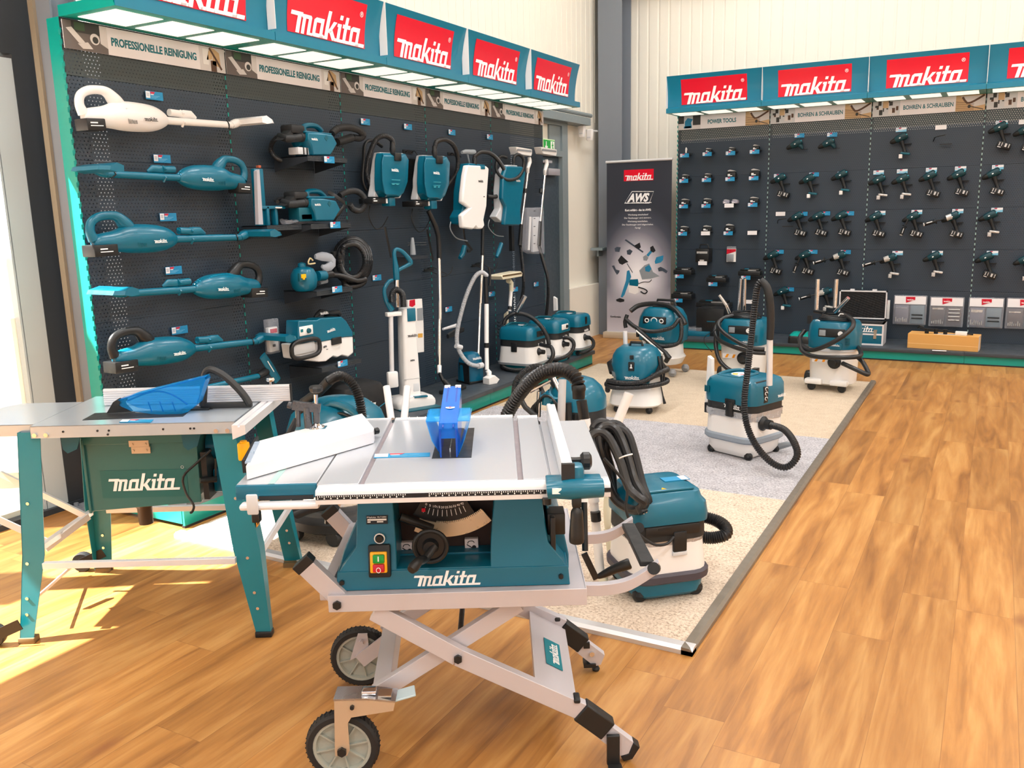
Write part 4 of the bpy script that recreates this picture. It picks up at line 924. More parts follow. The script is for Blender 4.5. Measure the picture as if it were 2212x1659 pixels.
# guard
b = MB(); Q = lambda px, py: LP(S1, px, py, .20)
gp = [Q(*p_) for p_ in ((258, 862), (300, 848), (446, 811), (449, 818), (432, 868), (412, 886), (385, 894), (330, 890), (290, 884), (268, 874))]
for dy in (-.028, .028): b.prism([(v.x, v.z) for v in gp], .20+dy, .20+dy+.0025)
b.loft([[(v.x, .172, v.z), (v.x, .2305, v.z), (v.x, .2305, v.z-.003), (v.x, .172, v.z-.003)] for v in gp[0:3]]); b.loft([[(v.x, .172, v.z), (v.x, .2305, v.z), (v.x-.003, .2305, v.z), (v.x-.003, .172, v.z)] for v in gp[3:5]])
g1 = b.build('blade_guard', BLUEP, S1)
b = MB(); q = [Q(*p_) for p_ in ((275, 866), (330, 846), (370, 852), (405, 874))]; b.tube(q, .003, 6, 4); q = [Q(*p_) for p_ in ((260, 862), (445, 813))]; b.beam(*q, .004, .004)
for x in (320, 345, 372): b.beam(Q(x, 868), Q(x+8, 890), .003, .003)
b.build('guard_rib', mat('blue_rib', '#0a49b0'), g1)
b = MB(); q = [Q(*p_) for p_ in ((232, 892), (246, 868), (258, 860), (268, 862), (272, 874), (286, 888))]; b.prism([(v.x, v.z) for v in q], .192, .208); b.cyl(Q(262, 866)-V((0, .035, 0)), Q(262, 866)+V((0, .035, 0)), .009); b.build('guard_arm', BLACKS, S1)
b = MB(); b.box(.40, .56, .198, .2015, .72, .806); b.build('saw_blade', CHROME, S1)
# hopper
b = MB(); b.loft([[(.222, .15, .445), (.628, .15, .47), (.60, .45, .47), (.26, .45, .445)], [(.222, .15, .712), (.632, .15, .712), (.632, .45, .712), (.222, .45, .712)]])
b.box(.215, .225, .14, .45, .44, .72); b.box(.215, .64, .142, .15, .70, .755)
HOPM = mat('hopper_green', '#2f6a68', .35, coat=.2, nscale=6); hp = b.build('hopper', HOPM, S1, bevel=.002)
b = MB(); b.box(.268, .585, .1485, .1495, .495, .60); b.build('logo_patch', mat('logo_patch_teal', '#1c6462', .4, var=0), hp)
logo(hp, .287, .147, .522, .272, hs=1.05); b = MB(); b.tube([(.571+.005*math.cos(k), .148, .607+.005*math.sin(k)) for k in [2*PI*j/12 for j in range(12)]], .0007, 4, closed=True); b.build('registered_mark', WHITEP, hp)
b = MB(); b.box(.389, .461, .140, .147, .69, .713); b.box(.395, .463, .142, .149, .664, .689)
for x in (.402, .45): b.cyl((x, .14, .70), (x, .136, .70), .004, n=8); b.cyl((x, .142, .676), (x, .138, .676), .004, n=8)
b.build('hinge', ZINC, hp)
b = MB(); b.lathe([(.026, -.045), (.028, .02), (.05, .05), (.06, .06), (0, .06)], 20, (.36, .28, .392)); b.build('dust_port', mat('port_brown', '#4d3c30', .5), hp)
for x in (.17, .60): b = MB(); b.prism([(x, .756), (x+.075, .756), (x+.055, .70), (x+.02, .685), (x+.005, .70)], .09, .096); b.build('tilt_bracket', TEALD, S1)
# motor, crank and cable
b = MB(); b.cyl((.64, .26, .66), (.76, .26, .66), .052, n=20); b.box(.66, .73, .2, .32, .49, .58, .01); mt_ = b.build('motor', TEAL, S1)
b = MB(); b.cyl(LP(S1, 432, 1038, .13), LP(S1, 468, 1035, .16), .011); b.cyl(LP(S1, 466, 990, .16), LP(S1, 466, 1038, .16), .004); b.box(.64, .66, .15, .40, .48, .66); b.build('tilt_crank', BLACK, S1)
b = MB(); q = [LP(S1, *p_, .11) for p_ in ((456, 972), (425, 1000), (396, 1030), (402, 1065), (418, 1090), (416, 1104), (411, 1108))]; b.tube(q, .0045, 8, 4); b.build('power_cable', BLACK, S1)
sw = MB().box(.795, .812, .10, .17, .60, .68, .004).build('switch_box', BLACK, S1)
q0 = LP(S1, 529, 972, .045); b = MB(); b.box(q0.x-.020, q0.x+.018, .02, .052, q0.z-.034, q0.z+.030, .006); b.cyl((q0.x, .036, q0.z+.028), (q0.x, .036, q0.z+.036), .012); b.build('switch_cover', YELL, S1)
b = MB(); b.box(q0.x+.018, q0.x+.026, .026, .048, q0.z-.015, q0.z+.008, .002); b.build('stop_flap', RED, S1)
# braces
def bar(a, c, w=.022, h=.022, nm='brace', m=ALUW): return MB().beam(a, c, w, h).build(nm, m, S1, bevel=.001)
bar((.095, .012, .295), (.782, .012, .295)); bar((.06, .60, .295), (.76, .60, .295))
bar(LP(S1, 562, 1195, .10), LP(S1, 628, 1092, .50), .012, .028)
bar((-.0, .08, .30), (.01, .56, .30))
bar(LP(S1, -40, 1003, .40), LP(S1, 188, 1116, .40), .012, .024); bar(LP(S1, -40, 1105, .25), LP(S1, 112, 1175, .35), .012, .024); bar(LP(S1, 98, 1186, .25), LP(S1, 192, 1115, .40), .012, .026)
bar(LP(S1, 80, 1290, .1), LP(S1, 165, 1215, .6), .006, .012)
lb_ = MB().box(0, .034, -.001, 0, 0, .045).build('warning_label', ORNG, S1); v_ = LX(S1, 545, 1148, .856); lb_.location = (v_.x+.004, .03, v_.z); lb_.rotation_euler = (0, 0, math.radians(90))
b = MB(); b.lathe([(0, -.0015), (.008, -.0015), (.008, -.001)], 10, (.017, 0, .03), 'y'); b.lathe([(0, -.0015), (.008, -.0015), (.008, -.001)], 10, (.017, 0, .012), 'y'); b.build('warning_symbol', INK, lb_)
for (cx_, cy_) in ((-.105, -.01), (-.10, .66)):
    b = MB(); b.lathe([(0, -.018), (.04, -.018), (.042, -.012), (.042, .012), (.04, .018), (0, .018)], 20, (cx_, cy_, .042), 'y'); b.build('castor', BLACKS, S1)
    b = MB(); b.beam((cx_, cy_-.022, .042), (.0, cy_-.01, .085), .004, .04); b.build('castor_arm', BLACK, S1)
price_tag(tuple(S1.location + Mx.Rotation(math.radians(29.5), 3, 'Z') @ V((.46, .062, .8035))), 24, 'blue price strip lying on the near edge of the site saw table', 'price strips on the saw tables', 'b', 1.15, .55, -80)
# ================================================================== LEFT WALL PRODUCTS
def on_wall(name, label, cat, px, py, off=0.0, group=None, wall='A', z=None):
    if wall == 'A': p = onx(px, py, XA + off); p = V((XA, p.y, p.z)); rz = 90
    else: p = ony(px, py, YB - off); p = V((p.x, YB, p.z)); rz = 0
    if z is not None: p.z = z
    return thing(name, label, cat, p, rz, group)
def stick_vac(rear, noz, body_m, handle_m, label, big, head_m=None, tilt=0):
    """rear, noz: pixels of the two ends; local x along the wall"""
    t = on_wall('stick_vacuum', label, 'vacuum cleaner', (rear[0]+noz[0])/2, (rear[1]+noz[1])/2, .12, 'stick vacuums on the left wall')
    p0, p1 = LP(t, *rear, -.12), LP(t, *noz, -.12); D = p1 - p0; L = D.length; ux = D.normalized(); up = V((-ux.z, 0, ux.x))
    if up.z < 0: up = -up
    T = lambda s, u, w=0.: tuple(p0 + ux*(s*L) + up*(u*L) + V((0, -w*L, 0)))
    head_m = head_m or body_m
    b = MB(); b.tube([T(.025, .012), T(.05, .008), T(.13, .010), T(.19, .016), T(.26, .015), T(.35, .011), T(.405, .007), T(.44, .004), T(.45, .004)], [x*L for x in (.018, .036, .046, .060, .064, .060, .047, .029, .020)], 18, 3, flat=((0, 1, 0), .92)); bd = b.build('motor_body', body_m, t)
    b = MB()
    for k in range(8): b.beam(T(.205+.006*k, -.02, .056), T(.205+.006*k, .045, .050), .0012, .002, up=(0, 1, 0))
    b.build('air_vent', INK if body_m is WHITE else TEALD, bd)
    b = MB(); b.tube([T(.030, .02), T(.018, .058), T(.030, .095), T(.07, .116), T(.125, .120), T(.160, .110), T(.190, .080), T(.215, .055)], [x*L for x in (.024, .020, .019, .0185, .0185, .024, .032, .03)], 12, 4, flat=((0, 1, 0), .85)); b.build('handle', handle_m, t)
    b = MB(); b.tube([T(.16, .128), T(.155, .112), T(.142, .100)], [.008*L]*3, 8); b.build('trigger', BLACK, t)
    # battery
    b = MB(); w_ = .115 if big else .09; b.T = Mx(((ux.x, 0, up.x, T(.055, -.022)[0]), (ux.y, 1, up.y, T(.055, -.022)[1]), (ux.z, 0, up.z, T(.055, -.022)[2]), (0, 0, 0, 1)))
    if D.x < 0: b.T = Mx(((ux.x, 0, up.x, T(.055, -.022)[0]), (0, -1, 0, T(.055, -.022)[1]), (ux.z, 0, up.z, T(.055, -.022)[2]), (0, 0, 0, 1)))
    b.box(-w_/2*L, w_/2*L, -.042*L, .042*L, -.028*L, .022*L, .005); bt = b.build('battery', BLACK, t)
    b = MB(); c0, c1 = T(.025, -.030, .0435), T(.085, -.030, .0435); b.beam(c0, c1, .001, .004); b.beam(T(.025, -.018, .0435), T(.06, -.018, .0435), .001, .006); b.build('print', WHITEP, bt)
    # wand, holder, crevice nozzle
    b = MB(); b.cyl(T(.43, .004), T(.85, -.008), .0175*L, .016*L, 14); wd = b.build('wand', head_m, t)
    b = MB(); b.cyl(T(.818, .010), T(.832, -.026), .004*L, n=8); b.tube([T(.822, .013), T(.815, -.007, .02), T(.83, -.025)], .004, 8, 3); b.build('lock_ring', BLACK, wd)
    b = MB(); b.tube([T(.475, .040), T(.53, .036), T(.545, .034)], [.0165*L, .0165*L, .018*L], 14); b.tube([T(.545, .034), T(.56, .034), T(.60, .034), T(.63, .020)], [.018*L, .02*L, .018*L, .006*L], 12, flat=((0, 1, 0), .6)); b.build('crevice_nozzle', head_m, t)
    b = MB(); b.tube([T(.54, .050), T(.54, .036, .020), T(.54, .018), T(.54, -.004, .019), T(.54, -.022)], .006*L, 8); b.build('nozzle_clip', head_m, t)
    # floor head: bar standing out from the wall
    nz = MB(); c = T(.905, .006); nz.tube([T(.85, -.008), T(.875, .0), T(.90, .004)], [.018*L, .022*L, .018*L], 12, 2)
    hy = [(-.155, .012), (-.12, .017), (.12, .017), (.14, .012)]
    nz.loft([[(c[0]+ux.x*L*a + up.x*L*q, c[1]-y, c[2]+ux.z*L*a + up.z*L*q) for a, q in ((-.014, .012), (.02, .022), (.085*sc_, .006), (.095*sc_, -.012), (.02, -.018), (-.014, -.012))] for y, sc_ in ((-.05, .6), (-.035, 1), (.16, 1), (.19, .6))])
    h_ = nz.build('floor_head', head_m, t)
    b = MB(); b.box(0, .004, 0, .2, 0, .004); return t, T, L
def vac_logo(t, T, L, s, w, flip):
    a = T(s, -.012, .064)
    return a
SV = [((168, 256), (547, 268), WHITE, WHITE, 'white stick vacuum with black lettering, topmost on the left wall', False),
      ((534, 398), (163, 366), TEAL, TEAL, 'teal stick vacuum pointing left, second from the top on the left wall', False),
      ((190, 530), (565, 506), TEAL, TEAL, 'teal stick vacuum pointing right with teal handle, third from the top', True),
      ((566, 621), (196, 633), TEAL, BLACK, 'teal stick vacuum pointing left with black handle, fourth from the top', True),
      ((236, 782), (598, 727), TEAL, BLACK, 'teal stick vacuum pointing right with black handle, above the blue saw guard', True)]
for i, (r_, n_, bm_, hm_, lab, big) in enumerate(SV):
    t, T, L = stick_vac(r_, n_, bm_, hm_, lab, big)
    u = .32; a = V(T(u, 0, .062)); sgn = 1 if n_[0] > r_[0] else -1
    d = (V(T(.5, 0)) - V(T(.2, 0))).normalized()*sgn; ang = math.degrees(math.atan2(d.z, d.x))
    logo(t, a.x - .045*d.x, a.y, a.z - .045*d.z - .008, .085, 'k' if i == 0 else 'w', rot=(0, -ang, 0))
# the sixth one, mostly hidden by the saw
t = on_wall('stick_vacuum', 'teal stick vacuum with wide floor head, lowest on the wall, half hidden', 'vacuum cleaner', 480, 830, .12, 'stick vacuums on the left wall')
q = lambda px, py, o=.12: LP(t, px, py, -o)
b = MB(); b.cyl(q(400, 848), q(563, 811), .016, n=14); b.build('wand', TEAL, t)
b = MB(); b.tube([q(300, 868), q(330, 862), q(375, 852), q(405, 847)], [.03, .055, .055, .02], 16, 3); b.build('motor_body', TEAL, t)
b = MB(); b.tube([q(558, 812), q(570, 805), q(578, 803)], [.02, .026, .018], 12); b.build('hinge', BLACK, t)
b = MB(); b.tube([q(567, 768), q(583, 792), q(600, 822)], [.028, .030, .028], 10, 1, flat=((0, 1, 0), .35)); b.build('floor_head', TEAL, t)
b = MB(); b.beam(q(578, 780, .133), q(592, 803, .133), .001, .006); b.build('lettering_strip', WHITEP, t)
# price tags of the left wall
for i, (px, py, lab) in enumerate(((333, 207, 'blue price tag above the white stick vacuum'), (350, 343, 'blue price tag above the teal stick vacuum second from the top'), (363, 469, 'blue price tag above the third stick vacuum from the top'),
        (375, 584, 'blue price tag above the fourth stick vacuum from the top'), (388, 713, 'blue price tag above the lowest full stick vacuum'), (789, 263, 'blue price tag at the top, leftmost over the backpack vacuums'),
        (881, 274, 'blue price tag at the top, second over the backpack vacuums'), (976, 286, 'blue price tag at the top, third over the backpack vacuums'), (1058, 296, 'blue price tag at the top, rightmost over the backpack vacuums'),
        (814, 600, 'blue price tag on the pegboard left of the upright vacuum handle'), (969, 668, 'blue price tag right of the long chrome wand'), (1062, 635, 'blue price tag behind the grey hose of the small vacuum'), (1113, 625, 'blue price tag right of the cream floor head'), (1158, 614, 'faded grey-blue price tag low beside the exit door'))):
    p = onx(px, py, XA + .012); price_tag((XA+.012, p.y, p.z), 90, lab, 'price tags on the left wall', 'b', 1.08 if i < 5 else 1.0, 1.05)
for i, (px, py, lab) in enumerate(((711, 345, 'blue price tag clipped to the top tool shelf'), (724, 486, 'blue price tag clipped to the second tool shelf'), (728, 625, 'blue price tag clipped to the third tool shelf'), (740, 785, 'blue price tag clipped to the lowest tool shelf'))):
    p = onx(px, py, XA + .285); price_tag((XA+.285, p.y, p.z), 90, lab, 'price tags on the tool shelves', 'b', .95, 1.0)
# steel shelves
SHM = perf_mat('perforated_shelf', '#2f363c', 0, 0.012, .22)
def shelf(y0, y1, z, lab, d=.27):
    t = thing('tool_shelf', lab, 'shelf', (XA, y0, z), 90, 'small steel shelves on the left wall'); w_ = y1-y0
    MB().box(0, w_, -d, -.002, -.004, 0).build('shelf_board', DARKD, t)
    MB().box(0, w_, -d-.002, -d, -.030, 0).build('front_edge', SHM, t)
    for x in (0, w_-.002):
        b = MB(); b.prism([(-.003, 0), (-d, 0), (-d, -.03), (-.003, -.085)], x, x+.002, 'yz'); b.build('side_bracket', DARKD, t)
    return t
shelf(4.105, 4.47, 1.853, 'top black perforated steel shelf under the cordless blower'); shelf(4.095, 4.47, 1.450, 'second black steel shelf with the orange-tipped accessory beside it')
shelf(3.80, 4.09, 1.450, 'black steel shelf carrying the teal crevice accessories', .2)
shelf(4.105, 4.45, 1.042, 'third black steel shelf under the round teal dust extractor'); shelf(4.105, 4.50, .563, 'lowest black steel shelf under the cordless vacuum with filter lettering')
t = thing('tool_shelf', 'tiny black perforated shelf behind the upright vacuum handle', 'shelf', (XA, 5.30, 1.185), 90, 'small steel shelves on the left wall')
MB().box(-.02, .22, -.14, -.002, -.004, 0).build('shelf_board', SHM, t); MB().box(-.02, .22, -.142, -.14, -.02, 0).build('front_edge', DARKD, t)

def hand_vac(px, py, dy, label, second):
    """box-shaped portable vacuum traced on its front plane"""
    zt = 1.853 if dy == 0 else 1.450
    t = thing('portable_vacuum', label, 'vacuum cleaner', (XA, 4.28, zt), 90)
    F = .235; dx = 5 if second else 0
    K = lambda x, y, o=F: LP(t, 560 + x*.1808, 240 + y*.1808, -o)
    Y = 785 if second else 0; X = 38 if second else 0
    poly = [(590, 255), (740, 262), (880, 285), (935, 392), (855, 528), (645, 528), (625, 415), (588, 345)]
    pts = [K(x+X, y+Y) for x, y in poly]; b = MB(); b.prism([(p.x, p.z) for p in pts], -F, -F+.15); zb = min(p.z for p in pts)
    bd = b.build('housing', TEAL, t, bevel=.008)
    logo(bd, K(618+X, 345+Y).x, -F-.002, K(618+X, 345+Y).z, .062)
    b = MB(); c = K(800+X, 322+Y, F); b.prism([(c.x-.018, c.z), (c.x, c.z+.018), (c.x+.018, c.z), (c.x, c.z-.018)], -F-.002, -F); b.build('star_recess', TEALD, bd)
    b = MB(); b.tube([K(x+X, y+Y, F-.07) for x, y in ((540, 250), (525, 210), (540, 180), (600, 170), (670, 178), (720, 215), (740, 240))], .016, 10, 3, flat=((0, 1, 0), 1.2)); b.build('handle', TEAL, t)
    b = MB(); p = K(580+X, 243+Y, F), K(895+X, 235+Y, F); b.box(p[0].x, p[1].x, -F+.02, -F+.13, p[0].z-.006, p[0].z+.006, .004); b.build('top_plate', TEAL, t)
    b = MB(); b.cyl(K(590+X, 305+Y, F-.05), K(485+X, 315+Y, F-.05), .030, .028, 16); b.tube([K(485+X, 315+Y, F-.05), K(400+X, 325+Y, F-.05), K(330+X, 330+Y, F-.04), K(240+X, 300+Y, .12)], [.026, .024, .022, .02], 12, 3); b.build('inlet_pipe', BLACKS, t)
    b = MB(); b.tube([K(x+X, y+Y, F-.08) for x, y in ((450, 385), (640, 375))], .02, 12); b.build('filter_tube', TEAL, t)
    b = MB(); p0, p1 = K(470+X, 515+Y, F-.03), K(625+X, 440+Y, F-.03); b.box(p0.x, p1.x, -F+.03, -F+.11, p0.z, p1.z, .004); bt = b.build('battery', BLACK if second else LGREY, t)
    if not second:
        b = MB()
        for k in (.35, .6, .8): b.box(p0.x+(p1.x-p0.x)*k, p0.x+(p1.x-p0.x)*(k+.08), -F+.028, -F+.03, p0.z, p1.z)
        b.build('battery_slot', BLACK, bt)
    b = MB(); p0, p1 = K(320+X, 270+Y, .15), K(475+X, 175+Y, .15); b.box(p0.x, p1.x, -.2, -.10, p0.z, p1.z, .015); b.prism([(K(a+X, c+Y, .15).x, K(a+X, c+Y, .15).z) for a, c in ((230, 330), (330, 215), (350, 250), (330, 330), (200, 350))], -.19, -.13); b.build('nozzle', BLACKS, t)
    b = MB()
    if not second:
        b.tube([K(x, y, o) for x, y, o in ((330, 290, .12), (240, 300, .1), (160, 370, .08), (140, 470, .07), (200, 560, .06), (300, 600, .05))], .014, 10, 4, rib=(.006, .0015)); b.build('hose', HOSE, t)
        b = MB(); b.tube([K(x, y, o) for x, y, o in ((870, 270, .18), (940, 210, .17), (1060, 195, .15), (1180, 225, .13), (1245, 285, .12), (1200, 325, .11), (1120, 315, .10))], .022, 12, 4, rib=(.007, .0012)); b.tube([K(1100, 320, .11), K(930, 372, .12)], [.028, .026], 12); b.build('exhaust_hose', BLACKS, t)
    else:
        b.tube([K(x, y, o) for x, y, o in ((220, 1085, .14), (200, 1060, .1), (330, 1040, .1), (480, 1050, .12))], .012, 10, 4); b.build('hose', HOSE, t)
        b = MB(); b.tube([K(x, y, o) for x, y, o in ((960, 1010, .12), (1060, 960, .12), (1170, 960, .12), (1250, 1030, .12), (1260, 1120, .12), (1200, 1190, .12), (1120, 1170, .12), (1080, 1110, .12))], .020, 12, 4, rib=(.007, .0012)); b.build('exhaust_hose', BLACKS, t)
        b = MB(); b.tube([K(x, y, o) for x, y, o in ((830, 970, .16), (930, 1030, .2), (1020, 1120, .2), (930, 1250, .2), (880, 1330, .16))], .014, 6, 3, flat=((0, 1, 0), .3)); b.build('shoulder_strap', BLACK, t)
        b = MB(); p0, p1 = K(500, 1320, F-.02), K(650, 1150, F-.02); b.box(p0.x, p1.x, -F+.03, -F+.12, p0.z, p1.z, .006); b.build('battery_bay', TEALD, t)
    return t
hand_vac(0, 0, 0, 'teal box-shaped cordless blower vacuum on the top shelf', False)
hand_vac(0, 0, 1, 'teal box-shaped vacuum with shoulder strap on the second shelf', True)
# crevice accessories left of it
t = thing('accessory_set', 'upright teal squeegee accessory with grey strip and orange tip', 'accessory', (XA, 3.9, 1.450), 90)
K = lambda x, y, o=.14: LP(t, 120 + x*.2532, 180 + y*.2532, -o)
b = MB(); p0, p1 = K(1720, 1200), K(1755, 730); b.box(p0.x, p1.x+.004, -.15, -.12, 0, p1.z, .004); b.build('holder', TEAL, t)
b = MB(); q = [K(*p_, .15) for p_ in ((1690, 750), (1712, 735), (1745, 1205), (1705, 1205))]; b.prism([(v.x, v.z) for v in q], -.175, -.15); b.build('grey_blade', mat('blade_grey', '#b3b2ba', .5), t)
b = MB(); p0, p1 = K(1700, 1075), K(1930, 1045); b.box(p0.x, p1.x, -.17, -.13, p0.z, p1.z, .004); 
for x in (1780, 1850): p0 = K(x, 1200); b.box(p0.x, p0.x+.022, -.17, -.13, 0, p1.z, .005)
b.build('cross_holder', TEAL, t)
b = MB(); p0 = K(1730, 715); b.box(p0.x-.008, p0.x+.012, -.15, -.13, p0.z-.004, p0.z+.010); b.build('cork_tip', mat('tip_orange', '#a8563a', .6), t)
b = MB(); b.cyl(K(1870, 1062, .18), K(1925, 1062, .18), .007); b.build('chrome_clip', CHROME, t)
t = thing('plastic_bag', 'crumpled clear plastic bag lying on the second shelf', 'bag', (XA, 4.05, 1.4505), 90)
b = MB(); random.seed(5); R = []
for k in range(9): R.append([( -.06+.03*k, -.15+.045*math.cos(a)*(1-.1*abs(k-4)) + random.uniform(-.01, .01), max(.0005, .014+.014*math.sin(a) + random.uniform(-.008, .012))) for a in [2*PI*j/9 for j in range(9)]])
b.loft(R); b.build('film', CLEAR, t, sharp=10)
# third shelf: round dust extractor with hose coil
t = thing('dust_extractor', 'round teal dust extractor with yellow switch on the third shelf', 'vacuum cleaner', (XA, 4.25, 1.042), 90)
K = lambda x, y, o=.17: LP(t, 560 + x*.2411, 500 + y*.2411, -o)
z0 = 0; c = K(420, 400); b = MB()
b.lathe([(.0, .0), (.055, .0), (.075, .02), (.083, .06), (.080, .10), (.062, .135), (.03, .150), (0, .152)], 28, (c.x, -.15, 0)); b.lathe([(.02, .14), (.026, .15), (.024, .17), (0, .178)], 16, (c.x-.01, -.15, 0)); b.build('tank', TEAL, t)
b = MB(); q = K(400, 412, .235); b.box(q.x-.020, q.x+.020, -.237, -.225, q.z-.004, q.z+.020, .002); b.box(q.x-.008, q.x+.008, -.237, -.225, q.z-.014, q.z, .002); b.build('switch', YELL, t)
b = MB(); b.box(q.x-.030, q.x+.030, -.231, -.21, q.z-.024, q.z+.028, .006); b.build('switch_recess', TEALD, t)
b = MB(); b.cyl(K(520, 400), K(585, 395), .032, n=16); b.build('outlet', TEAL, t); b = MB(); b.cyl(K(585, 395), K(650, 385), .024, n=14); b.build('coupling', BLACK, t)
b = MB(); b.tube([K(480, 260, .19), K(455, 240, .19), K(440, 290, .2), K(500, 285, .19)], .005, 8, 3); b.build('wire_loop', mat('wire_cream', '#d8c79c', .5), t)
t = thing('dust_bag', 'grey cloth dust bag draped over the round dust extractor', 'bag', (XA, 4.33, 1.042), 90)
K = lambda x, y, o=.13: LP(t, 560 + x*.2411, 500 + y*.2411, -o)
b = MB(); b.tube([K(x, y) for x, y in ((500, 225), (560, 225), (640, 240), (655, 290), (600, 330), (560, 310))], [.015, .03, .028, .03, .028, .012], 9, 2, flat=((0, 1, 0), .6)); b.tube([K(540, 460), K(600, 440)], [.012, .018], 8); b.build('cloth', mat('grey_cloth', '#aeb6c2', .8, bump=.3), t)
t = thing('hose', 'coiled black hose hanging beside the round dust extractor', 'hose', (XA, 4.55, 1.042), 90)
K = lambda x, y, o=.1: LP(t, 560 + x*.2411, 500 + y*.2411, -o)
b = MB(); pts = []
for k, (rx, rz_) in enumerate(((165, 200), (150, 190), (132, 165), (112, 150))):
    for j in range(10): a = PI + 2*PI*j/10; pts.append(K(835 + rx*math.cos(a), 262 - rz_*math.sin(a), .07 + .03*k))
pts += [K(760, 470, .13), K(900, 480, .14), K(950, 430, .15), K(870, 440, .16), K(740, 400, .17), K(650, 388, .17)]
b.tube(pts, .017, 10, 3, rib=(.006, .0013)); b.build('hose_tube', HOSE, t)
b = MB(); b.cyl(K(670, 180, .1), K(690, 390, .1), .022, n=14); b.build('hose_cuff', BLACKS, t)
# fourth shelf: cordless vacuum with HEPA lettering
t = thing('cordless_vacuum', 'teal and white cordless box vacuum with black hose loop on the lowest shelf', 'vacuum cleaner', (XA, 4.3, .563), 90)
K = lambda x, y, o=.24: LP(t, 560 + x*.2411, 500 + y*.2411, -o)
def fp(pl, o): return [(K(x, y, o).x, K(x, y, o).z) for x, y in pl]
b = MB(); b.prism(fp([(300, 1010), (540, 990), (770, 945), (840, 940), (845, 1090), (800, 1125), (740, 1110), (700, 1130), (660, 1120), (600, 1165), (540, 1170), (320, 1140)], .24), -.24, -.14); b.build('tank', WHITE, t, bevel=.008)
b = MB(); b.prism(fp([(350, 960), (355, 800), (520, 795), (545, 780), (740, 765), (780, 800), (840, 900), (840, 942), (770, 946), (540, 992), (350, 1005)], .245), -.245, -.14); h_ = b.build('head', TEAL, t, bevel=.006)
b = MB(); p0, p1 = K(362, 940, .245), K(475, 835, .245); b.box(p0.x, p1.x, -.249, -.243, p0.z, p1.z, .002); cp = b.build('control_panel', WHITE, h_)
b = MB(); c = K(440, 888, .25); b.lathe([(0, -.262), (.014, -.262), (.016, -.25), (0, -.25)], 18, (c.x, 0, c.z), 'y'); b.build('dial', TEALD, cp)
b = MB(); p0 = K(372, 905, .25); b.box(p0.x, p0.x+.022, -.2505, -.249, p0.z, p0.z+.018); b.build('switch_print', TINK, cp)
b = MB(); c = K(345, 1060, .26); p0, p1 = K(300, 1150, .26), K(530, 950, .26); cx, cz = (p0.x+p1.x)/2, (p0.z+p1.z)/2; w2, h2 = (p1.x-p0.x)/2, (p1.z-p0.z)/2
b.tube([(cx + w2*1.05*(abs(math.cos(a))**.6)*math.copysign(1, math.cos(a)), -.262, cz + h2*1.05*(abs(math.sin(a))**.6)*math.copysign(1, math.sin(a))) for a in [2*PI*k/24 for k in range(24)]], .014, 10, closed=True); b.build('hose', HOSE, t)
b = MB(); b.box(cx-w2*.8, cx+w2*.8, -.252, -.238, cz-h2*.62, cz+h2*.62, .012); b.build('front_panel', LGREY, t)
b = MB(); p0, p1 = K(655, 1020, .25), K(735, 940, .25); b.box(p0.x, p1.x, -.253, -.24, p0.z, p1.z, .003); b.build('latch', BLACK, t)
b = MB(); b.tube([K(560, 815, .12), K(590, 765, .12), K(700, 755, .12), K(735, 800, .12)], .012, 8, 3); b.build('handle', BLACK, t)
b = MB(); b.tube([K(500, 770, .14), K(550, 720, .15), (K(620, 735, .15)), K(700, 725, .15), K(720, 755, .14)], [.012, .024, .022, .024, .012], 10, 2, flat=((0, 0, 1), .7)); st_ = b.build('shoulder_pad', BLACKS, t)
logo(st_, K(545, 745, .18).x, -.178, K(545, 750, .18).z, .085)
logo(h_, K(608, 910, .25).x, -.2475, K(608, 912, .25).z, .088, rot=(0, -6, 0))
text(t, 'HEPA', K(583, 1048, .25).x, -.2425, K(583, 1048, .25).z, .034, .013, INK, bold=.02, rot=(0, -5, 0), sh=.2); text(t, 'Filter', K(610, 1060, .25).x, -.2425, K(610, 1062, .25).z, .018, .006, INK, sh=.2)
# blister packs on hooks
def pack(px, py, w_, h_, lab, m2, off=.10):
    t = on_wall('filter_pack', lab, 'filter pack', px, py, off, 'hanging filter packs')
    MB().box(-w_/2, w_/2, -off, -off+.03, -h_/2, h_/2, .004).build('filter_card', WHITE, t)
    MB().box(-w_/2-.008, w_/2+.008, -off-.006, -off+.035, -h_/2-.012, h_/2+.05, .006).build('clear_bag', CLEAR, t)
    MB().box(-w_/2+.01, w_/2-.01, -off-.004, -off, h_/2-.035, h_/2-.01).build('red_label', RED, t)
    MB().box(-w_*.2, w_*.1, -off-.003, -off, -h_*.3, -h_*.2).build('print', m2, t)
    MB().cyl((0, 0, h_/2+.035), (0, -off-.03, h_/2+.04), .002).build('hook', CHROME, t)
pack(592, 733, .075, .15, 'small white filter pack in clear bag between stick vacuum and shelf', INK)
t = on_wall('filter_pack', 'tall white filter bag pack with red label beside the upright vacuum', 'filter pack', 900, 705, .12, 'hanging filter packs')
K = lambda x, y, o=.12: LP(t, 800 + x*.226, 540 + y*.226, -o)
b = MB(); b.prism([(K(x, y).x, K(x, y).z) for x, y in ((360, 480), (495, 465), (510, 700), (515, 975), (440, 985), (370, 960))], -.12, -.09); cd_ = b.build('filter_card', WHITE, t, bevel=.003)
b = MB(); b.prism([(K(x, y).x, K(x, y).z) for x, y in ((375, 480), (425, 472), (428, 525), (400, 545), (372, 535))], -.122, -.12); b.build('red_label', RED, cd_)
b = MB(); b.prism([(K(x, y).x, K(x, y).z) for x, y in ((445, 560), (500, 552), (502, 670), (448, 675))], -.122, -.12); b.build('grey_label', MGREY, cd_)
